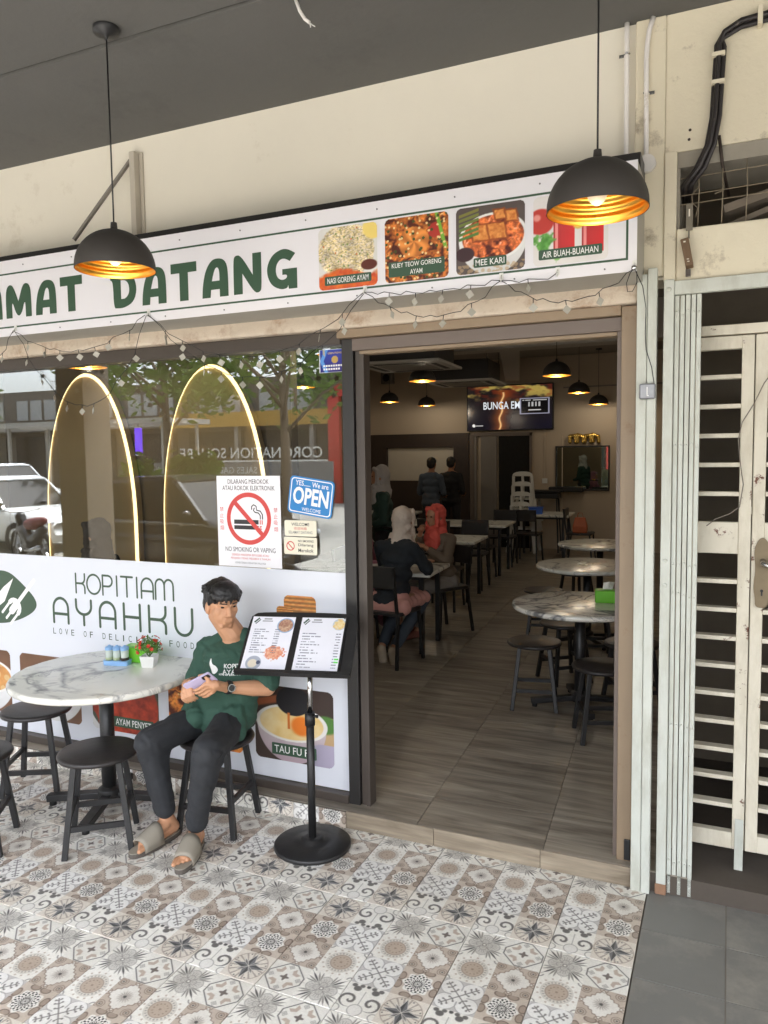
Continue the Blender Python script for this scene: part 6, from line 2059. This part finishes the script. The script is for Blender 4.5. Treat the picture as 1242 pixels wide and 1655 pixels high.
for k, lab in enumerate(('bottom', 'second', 'third', 'topmost')):
    plastic_chair((-2.98, 9.90 + .05 * k, ZF + .17 * k), 'white plastic chair, %s of the stack by the dark doorway' % lab)

# television, mirror, balloons, air conditioners, speaker
tv = thing('television', 'wall mounted television showing a dark film title screen', 'television', (-3.35, 10.36, 2.28))
P('casing', MB().b(-4.15, -2.56, 10.32, 10.398, 2.215, 3.035), BLACKPLASTIC, tv, .006)
def tvimg(u, v):
    n = fbm(u * 6, v * 6, 5, 3)
    c = np.stack([20 + 40 * n * v, 18 + 30 * n * v, 20 + 20 * n], 1)
    y = ss(.45, .62, fbm(u * 5 + 3, v * 5, 4, 9) * (v * .75 + .35))
    c = lay(c, y * ss(.35, .9, v), np.stack([150 + 60 * n, 132 + 50 * n, 60 + 40 * n], 1))
    c = lay(c, ss(.5, .7, fbm(u * 9, v * 9, 3, 12)) * ss(.5, .9, v) * .6, (120, 40, 26))
    g = np.abs(u - .41 - .05 * (v - .5) - .012 * np.sin(v * 18))
    c = lay(c, np.exp(-(g / .09) ** 2) * .55 * (v < .9), (190, 96, 40))
    c = lay(c, np.exp(-(g / .012) ** 2) * (v < .85), (255, 206, 140))
    d = np.maximum(np.abs(u - .80) / .165, np.abs(v - .52) / .17)
    c = lay(c, d < 1, (14, 13, 14)); c = lay(c, np.abs(d - 1) < .045, (150, 150, 170))
    for k in range(4):
        c = lay(c, (np.abs(u - .735 - .04 * k) < .010) & (np.abs(v - .56) < .05), (190, 190, 190))
    c = lay(c, (np.abs(u - .80) < .07) & (np.abs(v - .43) < .014), (220, 220, 220))
    c = lay(c, (np.abs(u - .80) < .14) & (np.abs(v - .65) < .012) & (vn(u * 70, v * 0, 1) > .3), (190, 190, 190))
    c = lay(c, (np.hypot((u - .075) * 1.9, v - .10) < .035), (235, 235, 235)); c = lay(c, (np.abs(u - .145) < .045) & (np.abs(v - .10) < .010), (190, 190, 190))
    return c
grid_print('screen', 1.55, .78, 190, 100, tvimg, tv, -4.13, 2.235, 10.318, 0, SCREEN, True)
txt('BUNGA EM', tv, -3.83, 2.60, .135, emitter('title_glow', (235, 240, 245), .9 * K), .675, 10.3165, .01, 'L', 'title', True)
mr = thing('wall_mirror', 'dark framed mirror on the back wall above a black ledge', 'mirror', (-2.06, 10.38, 1.14))
P('frame', MB().b(-2.53, -1.60, 10.372, 10.398, 1.135, 1.165).b(-2.53, -1.60, 10.372, 10.398, 1.895, 1.92).b(-2.53, -2.505, 10.372, 10.398, 1.165, 1.895).b(-1.625, -1.60, 10.372, 10.398, 1.165, 1.895), BLACKALU, mr)
P('glass', MB().b(-2.505, -1.625, 10.388, 10.3975, 1.165, 1.895), mat('silvered_mirror', (190, 206, 200), .02, metal=1.0, var=.0), mr)
P('ledge', MB().b(-2.62, -2.02, 10.20, 10.371, 1.115, 1.205), BLACKPLASTIC, mr, .02)
bl = thing('foil_balloons', 'row of gold foil letter balloons on the wall over the mirror', 'balloons', (-2.05, 10.33, 1.95))
for k, (a, b) in enumerate(((0, .0), (.13, .02), (.26, .0), (.39, .02))):
    m_ = MB(); x0 = -2.27 + a
    m_.cap((x0, 10.34, 1.99), (x0, 10.34, 2.09 + b), .035); m_.cap((x0, 10.34, 2.09 + b), (x0 + .09, 10.34, 2.10 - b), .034); m_.cap((x0 + .09, 10.34, 2.10 - b), (x0 + .10, 10.34, 1.985), .033)
    fuse(m_, 'balloon', mat('gold_foil', (214, 180, 96), .25, metal=.9, var=.2, vs=20, bmp=.6, bs=30), bl, .009, 2)
def aircon(lab, x, y, z, a):
    t = thing('air_conditioner', lab, 'air conditioner', (x, y, z), a, 'ceiling cassette air conditioners')
    MB().b(-.40, .40, -.40, .40, .03, .30).build('casing', mat('dark_grey_casing', (62, 58, 56), .6), t, bevel=.01)
    pn_ = MB().b(-.475, .475, -.475, .475, 0, .028).build('panel', mat('off_white_panel', (190, 184, 176), .5, var=.04), t, bevel=.006)
    MB().b(-.27, .27, -.27, .27, -.006, -.0005).build('grille', mat('grey_grille', (150, 142, 132), .6), pn_)
    for q in range(4):
        s_ = MB().b(-.28, .28, .33, .385, -.004, -.0005).build('louvre', mat('dark_slot', (60, 56, 54), .6), pn_); s_.rotation_euler = (0, 0, q * math.pi / 2)
    for sx in (-1, 1):
        for sy in (-1, 1):
            MB().tube([(sx * .38, sy * .38, .3), (sx * .38, sy * .38, 3.499 - z)], .008, 6).build('hanger', CHROME, t)
    return t
aircon('ceiling cassette air conditioner hung nearer the doorway', -2.95, 4.60, 2.78, R(4))
aircon('ceiling cassette air conditioner hung nearer the television', -3.14, 7.2, 2.80, R(4))
sp = thing('wall_speaker', 'small grey wall speaker high on the back wall', 'speaker', (-5.75, 10.3, 3.2))
P('casing', MB().b(-5.85, -5.62, 10.25, 10.398, 3.16, 3.38), mat('grey_speaker', (112, 106, 100), .6), sp, .01)
P('cone', MB().tube([(-5.735, 10.244, 3.27), (-5.735, 10.2495, 3.27)], .07, 20), BLACKPLASTIC, sp)
# glowing arches
LED = emitter('warm_led_strip', (255, 224, 164), 4.2 * K)
ARCHM = mat('arch_panel_paint', (186, 156, 116), .8, var=.04)
def arch(cx, lab):
    t = thing('arch_light', lab, 'wall light', (cx, 2.0, 1.0), 0, 'glowing wall arches')
    a, z0, z1 = .54, .75, 2.60
    prof = [(a, z0), (a, 1.25)] + [(a * math.cos(R(k * 6)), 1.25 + (z1 - 1.25) * math.sin(R(k * 6))) for k in range(1, 30)] + [(-a, 1.25), (-a, z0)]
    MB().prism([(cx + x, z) for x, z in prof], 1.965, 2.03).build('panel', ARCHM, t, True)
    mb = MB().tube([(cx + x * .975, 1.956, z - .014 * max(0, z - 1.25)) for x, z in prof], [.0155 if x > .02 else max(.0035, .0155 + x * .09) for x, z in prof], 8)
    mb.build('led_strip', LED, t, True)
    return t
arch(-3.66, 'glowing arch on the inner wall above the no smoking poster')
arch(-5.03, 'glowing arch on the inner wall behind the reflected pillar')
long_table('marble table just inside the window under the glowing arches', -5.0, -2.75, 1.25, 1.80, 0)
cpn = thing('potted_plant', 'tiny potted plant on the table just inside the window', 'plant', (-3.32, 1.45, .722 + ZF))
MB().lathe([(.001, 0), (.035, 0), (.045, .07), (.04, .07), (.001, .06)], n=16).build('pot', SKYBLUE, cpn)
lv = MB()
for k in range(60):
    a, e = rnd.uniform(0, 6.28), rnd.uniform(.1, 1.3)
    c = Vector((.05 * math.cos(a) * math.sin(e), .05 * math.sin(a) * math.sin(e), .09 + .06 * math.cos(e)))
    t1 = Vector((rnd.uniform(-1, 1), rnd.uniform(-1, 1), rnd.uniform(0, 1))).normalized(); t2 = t1.orthogonal().normalized()
    lv.add([c - t1 * .02, c + t2 * .007, c + t1 * .02, c - t2 * .007], [(0, 1, 2, 3)])
lv.build('leaves', mat('leaf_green', (70, 104, 48), .6, var=.3), cpn)
cup = thing('drink_cup', 'small blue cup beside the tiny plant just inside the window', 'cup', (-3.45, 1.42, .722 + ZF))
MB().lathe([(.001, 0), (.03, 0), (.038, .09), (.034, .09), (.027, .01), (.001, .01)], n=18).build('cup', SKYBLUE, cup)
# ------------------------------------------------------------------ the street, seen reflected in the shop glass
def car(name, label, loc, rz, paint, L, Wd, Hh, hood, suv):
    t = thing(name, label, 'car', loc, rz, 'cars parked along the street')
    hw = Wd / 2
    zb = .22 if not suv else .27
    belt = Hh * .60
    # lower body sections along x (front at +x): x, bottom, top, half width
    sec = [(L / 2, zb + .16, belt * .66, hw * .70), (L / 2 - .08, zb, belt * .78, hw * .88), (L / 2 - .35, zb, belt * .86, hw * .97), (L / 2 - hood * .75, zb, belt * .95, hw), (L / 2 - hood, zb, belt, hw),
           (0, zb, belt + .02, hw), (-L / 2 + .7, zb, belt + .04, hw), (-L / 2 + .15, zb + .03, belt + .02, hw * .95), (-L / 2, zb + .14, belt - .06, hw * .86)]
    vs, fs = [], []
    n = 10
    for x, b, tp, w in sec:
        for k, (yy, zz) in enumerate(((-.86, 0), (-1, .14), (-1.0, .55), (-.97, .82), (-.86, .97), (.86, .97), (.97, .82), (1.0, .55), (1, .14), (.86, 0))):
            vs.append((x, yy * w, b + (tp - b) * zz + (.03 if abs(yy) < .9 and zz > .9 else 0)))
    for i in range(len(sec) - 1):
        for k in range(n):
            fs.append((i * n + k, i * n + (k + 1) % n, (i + 1) * n + (k + 1) % n, (i + 1) * n + k))
    fs += [list(range(n)), list(reversed(range((len(sec) - 1) * n, len(sec) * n)))]
    MB().add(vs, fs, 0, True).build('body', paint, t)
    # cabin
    xr = -L / 2 + (.10 if suv else .75)
    cb_ = [(L / 2 - hood, belt - .02, hw * .93), (L / 2 - hood - .75, Hh, hw * .74), (xr + .35, Hh - .01, hw * .72), (xr, belt + .02, hw * .90)]
    prof = [(cb_[0][0], cb_[0][1], cb_[0][2]), (cb_[1][0] + .12, Hh - .06, hw * .76), (cb_[1][0] - .1, Hh, hw * .70), (cb_[2][0], Hh - .015, hw * .68), (cb_[2][0] - .2, Hh - .09, hw * .74), cb_[3]]
    v2, f2 = [], []
    for x, z, w in prof:
        v2 += [(x, -w, z), (x, w, z)]
    v2 += [(x, s_ * hw * .93, belt - .02) for x in (prof[0][0], prof[-1][0]) for s_ in (-1, 1)]
    m = len(prof)
    f2 = [(2 * i, 2 * i + 1, 2 * i + 3, 2 * i + 2) for i in range(m - 1)]
    f2 += [[2 * i for i in range(m)], [2 * i + 1 for i in reversed(range(m))]]
    MB().add(v2, f2, 0, False).build('cabin', CARGLASS, t)
    roof = MB()
    roof.add([(prof[1][0], -prof[1][2] - .01, prof[1][1] + .012), (prof[1][0], prof[1][2] + .01, prof[1][1] + .012), (prof[2][0], prof[2][2], Hh + .014), (prof[2][0], -prof[2][2], Hh + .014),
              (prof[3][0], prof[3][2], Hh), (prof[3][0], -prof[3][2], Hh), (prof[4][0], prof[4][2], prof[4][1] + .012), (prof[4][0], -prof[4][2], prof[4][1] + .012)],
             [(0, 3, 2, 1), (3, 5, 4, 2), (5, 7, 6, 4)])
    ro = roof.build('roof', paint, t)
    md = ro.modifiers.new('s', 'SOLIDIFY'); md.thickness = .03
    for s_ in (-1, 1):
        for a, b in ((prof[0], prof[1]), (prof[5], prof[4])):
            MB().bar((a[0], s_ * (a[2] + .005), a[1]), (b[0], s_ * (b[2] + .008), b[1]), .06, .05).build('pillar', paint, t)
        xm = (prof[2][0] + prof[3][0]) / 2
        MB().bar((xm - .02, s_ * (hw * .93), belt), (xm, s_ * hw * .72, Hh - .02), .07, .04).build('pillar', paint, t)
        MB().ell((L / 2 - hood - .25, s_ * (hw + .09), belt + .10), (.07, .10, .07)).build('mirror', paint, t)
        MB().ell((L / 2 - .13, s_ * hw * .68, belt * .70), (.12, .20, .07), None, 12, 8).build('headlight', mat('clear_headlamp', (210, 214, 220), .1, var=.05), t)
        MB().ell((-L / 2 + .06, s_ * hw * .74, belt * .86), (.06, .15, .09), None, 12, 8).build('tail_light', mat('red_tail_lamp', (150, 30, 30), .2), t)
        for xx in (L / 2 - .85, -L / 2 + .80):
            rw = .33 if not suv else .36
            wh = MB().lathe([(rw * .62, -.10), (rw * .94, -.105), (rw, -.07), (rw, .07), (rw * .94, .105), (rw * .62, .10)], (xx, s_ * (hw - .09), rw), 26, rot=Matrix.Rotation(R(90), 3, 'X')).build('wheel', RUBBER, t)
            MB().lathe([(.001, .085), (rw * .2, .09), (rw * .60, .07), (rw * .63, .095), (rw * .63, -.095), (.001, -.08)], (xx, s_ * (hw - .09), rw), 22, rot=Matrix.Rotation(R(-90 * s_), 3, 'X')).build('rim', mat('alloy_rim', (168, 170, 172), .3, metal=.8), wh)
    MB().b(L / 2 - .10, L / 2 - .02, -hw * .55, hw * .55, zb + .12, belt * .62).build('front_grille', BLACKPLASTIC, t, bevel=.01)
    MB().b(L / 2 - .03, L / 2 + .005, -.26, .26, zb + .16, zb + .28).build('number_plate', BLACKPRINT, t)
    return t
WCAR = mat('white_car_paint', (226, 228, 228), .2, var=.01, spec=.6)
DCAR = mat('black_car_paint', (26, 28, 32), .15, var=.02, spec=.6)
ZR = -.16
car('parked_car', 'dark car parked along the kerb, reflected behind the no smoking poster', (-8.25, -7.35, ZR), R(0), DCAR, 4.4, 1.8, 1.62, 1.25, False)
car('parked_car', 'white car with its nose by the motorcycle, reflected in the window', (-14.6, -9.0, ZR), R(4), WCAR, 4.4, 1.82, 1.55, 1.25, False)
car('parked_car', 'white sport utility car reflected farther behind the white car', (-21.2, -14.2, ZR), R(0), WCAR, 4.7, 1.85, 1.78, 1.2, True)
bk_ = thing('motorcycle', 'black motorcycle with a dark red seat reflected beside the pillar', 'motorcycle', (-11.6, -6.9, ZR), R(200))
for xx in (-.62, .62):
    w_ = MB()
    ring = [(.27 + .05 * math.cos(R(k * 45)), .05 * math.sin(R(k * 45))) for k in range(9)]
    w_.lathe(ring, (xx, 0, .32), 26, rot=Matrix.Rotation(R(90), 3, 'X'))
    wo2 = w_.build('wheel', RUBBER, bk_)
    hb = MB().lathe([(.001, -.04), (.06, -.04), (.06, .04), (.001, .04)], (xx, 0, .32), 14, rot=Matrix.Rotation(R(90), 3, 'X'))
    for k in range(5):
        a = k * 1.257
        hb.bar((xx, 0, .32), (xx + .26 * math.cos(a), 0, .32 + .26 * math.sin(a)), .03, .02)
    hb.build('rim', mat('alloy_rim', (168, 170, 172), .3, metal=.8), wo2)
bo = MB(); bo.cap((.30, 0, .62), (-.10, 0, .40), .13, .15); bo.cap((-.1, 0, .45), (-.55, 0, .68), .12, .09); bo.cap((.32, 0, .6), (.45, 0, .88), .10, .10); bo.ell((.05, 0, .36), (.2, .14, .16))
fuse(bo, 'fairing', DCAR, bk_, .02, 3, False)
st_ = MB(); st_.cap((.05, 0, .76), (-.35, 0, .80), .11, .12); st_.cap((-.35, 0, .82), (-.62, 0, .86), .10, .07)
fuse(st_, 'seat', mat('dark_red_leather', (112, 40, 42), .5, var=.1), bk_, .02, 3, False)
hb = MB(); hb.tube([(.42, -.36, 1.02), (.46, -.15, .98), (.46, .15, .98), (.42, .36, 1.02)], .014, 8); hb.bar((.47, 0, .95), (.62, .08, .32), .035); hb.bar((.47, 0, .95), (.62, -.08, .32), .035)
hb.build('fork', CHROME, bk_)
MB().ell((.50, 0, .90), (.07, .10, .08)).build('headlight', MATS['clear_headlamp'], bk_)
for s_ in (-1, 1):
    MB().ell((.36, s_ * .40, 1.14), (.02, .07, .04)).build('mirror', BLACKPLASTIC, bk_)
MB().tube([(-.05, -.14, .30), (-.5, -.17, .34), (-.8, -.17, .40)], [.03, .045, .05], 12).build('exhaust', CHROME, bk_)
MB().bar((-.05, .12, .3), (-.12, .26, 0), .02).build('stand', CHROME, bk_)

# opposite side of the road
opb = thing('opposite_building', 'dark shop row across the road reflected in the window', 'building', (-22, -34, ZR))
P('wall', MB().b(-62, 20, -42, -34, ZR, 6.2), mat('grey_brown_render', (96, 90, 82), .9, var=.15, vs=.4), opb)
P('canopy', MB().b(-62, 20, -33.99, -32.4, 3.5, 3.75), mat('grey_canopy', (126, 122, 116), .8), opb)
for k in range(16):
    x = -58 + 4.8 * k
    P('shopfront', MB().b(x, x + 3.9, -33.995, -33.93, ZR + .1, 3.2), mat('dark_shopfront', (34, 34, 36), .15, var=.3), opb)
    for q in range(3):
        P('window', MB().b(x + .2 + 1.25 * q, x + 1.2 + 1.25 * q, -33.995, -33.95, 4.3, 5.6), mat('pale_curtained_window', (150, 152, 150), .3, var=.2), opb)
    P('post', MB().b(x - .55, x - .3, -32.8, -32.5, ZR, 3.5), MATS['grey_canopy'], opb)
P('fascia', MB().b(-30, -18, -32.39, -32.3, 3.4, 4.2), mat('yellow_fascia', (160, 124, 50), .6), opb)
hoard = thing('gallery_hoarding', 'low grey hoarding lettered CORONATION SQUARE across the road', 'hoarding', (-17.5, -22.1, ZR))
P('board', MB().b(-21.6, -13.2, -22.05, -21.95, ZR, 1.55), mat('grey_hoarding', (118, 118, 120), .6, var=.05), hoard)
LT = mat('pale_steel_lettering', (214, 214, 210), .4, var=0)
def mtxt(body, xr, z, h, w):
    # readable from the shop side (facing +y): x runs the other way
    v, f = text_geo(body, .01)
    lo, hi = v.min(0), v.max(0)
    vv = (v - lo) / (hi - lo)
    MB().add([(xr - a * w, -21.945 + .02, z + c * h) for a, c in vv], [list(reversed(q)) for q in f]).build('lettering', LT, hoard, True)
mtxt('CORONATION SQUARE', -13.6, 1.62, .50, 6.6)
mtxt('SALES GALLERY', -16.5, 1.10, .26, 2.6)
P('letter_rail', MB().b(-21.0, -13.4, -21.96, -21.95, 1.56, 1.62), LT, hoard)
rd = thing('red_portal', 'red portal frame of the sales gallery across the road', 'portal', (-13.5, -24, ZR))
P('frame', MB().b(-14.4, -13.9, -24.3, -23.9, ZR, 4.6).b(-13.9, -6.0, -24.3, -23.9, 4.1, 4.6).b(-6.5, -6.0, -24.3, -23.9, ZR, 4.1), mat('signal_red', (190, 44, 44), .4), rd)
P('glazing', MB().b(-13.89, -6.51, -24.15, -24.1, ZR, 4.09), MATS['dark_shopfront'], rd)
aw = thing('street_awning', 'pale flat awning of a stall reflected beside the pillar', 'awning', (-22, -19, ZR))
P('roof', MB().b(-26, -17.6, -20.5, -18.0, 3.0, 3.18), mat('pale_awning', (160, 158, 152), .6), aw)
for x in (-25.6, -18):
    for y in (-20.2, -18.3):
        P('leg', MB().b(x - .05, x + .05, y - .05, y + .05, ZR, 3.0), MATS['pale_awning'], aw)
bs = thing('barber_sign', 'small glowing violet striped sign under the street awning', 'sign', (-19.2, -18.4, 1.9))
MB().tube([(0, 0, 0), (0, 0, .95)], .13, 14).build('tube', emitter('violet_sign', (120, 70, 255), .9 * K * 4), bs)
MB().tube([(0, 0, .95), (0, 0, 1.0)], .15, 14).build('end_cap', CHROME, bs); MB().tube([(0, 0, -.05), (0, 0, 0)], .15, 14).build('end_cap', CHROME, bs)
MB().bar((0, 0, 1.0), (0, 0, 1.3), .04).build('hanger', CHROME, bs)
# trees and bush
LEAF = mat('tree_leaf', (96, 124, 52), .6, var=.4, vs=.8)
def tree(label, x, y, h, cr, n, zc, name='street_tree', group='street trees across the road'):
    t = thing(name, label, 'tree' if name == 'street_tree' else 'bush', (x, y, ZR), 0, group)
    r_ = random.Random(int(abs(x) * 13 + 5))
    tr_ = MB()
    if zc > 1.5:
        tr_.tube([(0, 0, 0), (.05, .03, h * .3), (0, .05, h * .6), (.1, 0, h * .85)], [.17, .13, .09, .03], 10)
        for k in range(7):
            a = k * .9; tr_.tube([(0, .03, h * (.35 + .05 * k)), (cr * .4 * math.cos(a), cr * .4 * math.sin(a), h * (.5 + .05 * k)), (cr * .75 * math.cos(a), cr * .75 * math.sin(a), h * (.58 + .05 * k))], [.06, .04, .015], 6)
    else:
        for k in range(6):
            a = k * 1.05; tr_.tube([(0, 0, 0), (.3 * math.cos(a), .3 * math.sin(a), h * .6)], [.03, .01], 6)
    tr_.build('trunk', mat('grey_bark', (104, 92, 78), .9, var=.25, vs=5), t)
    cl = []
    for k in range(16):
        a, e = r_.uniform(0, 6.28), r_.uniform(-.6, 1)
        cl.append((Vector((cr * .72 * math.cos(a), cr * .72 * math.sin(a), zc + (h - zc) * .75 * e * .8)) * 1.0, cr * r_.uniform(.28, .48)))
    vs, fs = [], []
    for k in range(n):
        c, q = cl[r_.randrange(len(cl))]
        d = Vector((r_.gauss(0, 1), r_.gauss(0, 1), r_.gauss(0, .8))).normalized() * q * r_.uniform(.4, 1.0)
        p = c + d
        t1 = Vector((r_.gauss(0, 1), r_.gauss(0, 1), r_.gauss(0, .6))).normalized(); t2 = t1.orthogonal().normalized()
        s_ = r_.uniform(.09, .20)
        i = len(vs)
        vs += [p - t1 * s_, p + t2 * s_ * .45, p + t1 * s_, p - t2 * s_ * .45]; fs.append((i, i + 1, i + 2, i + 3))
    MB().add(vs, fs).build('crown', LEAF, t)
    return t
tree('leafy street tree with a low crown reflected at the left window edge', -30, -17, 7.0, 3.2, 2600, 4.4)
tree('leafy street tree reflected high between the two glowing arches', -15.5, -15.5, 7.5, 3.2, 2600, 4.8)
tree('leafy street tree reflected above the blue OPEN sign', -11.0, -15.0, 7.2, 3.0, 2600, 4.7)
tree('round green street bush reflected behind the dark car', -13.3, -13.0, 2.3, 1.3, 1500, 1.2, 'street_bush', None)
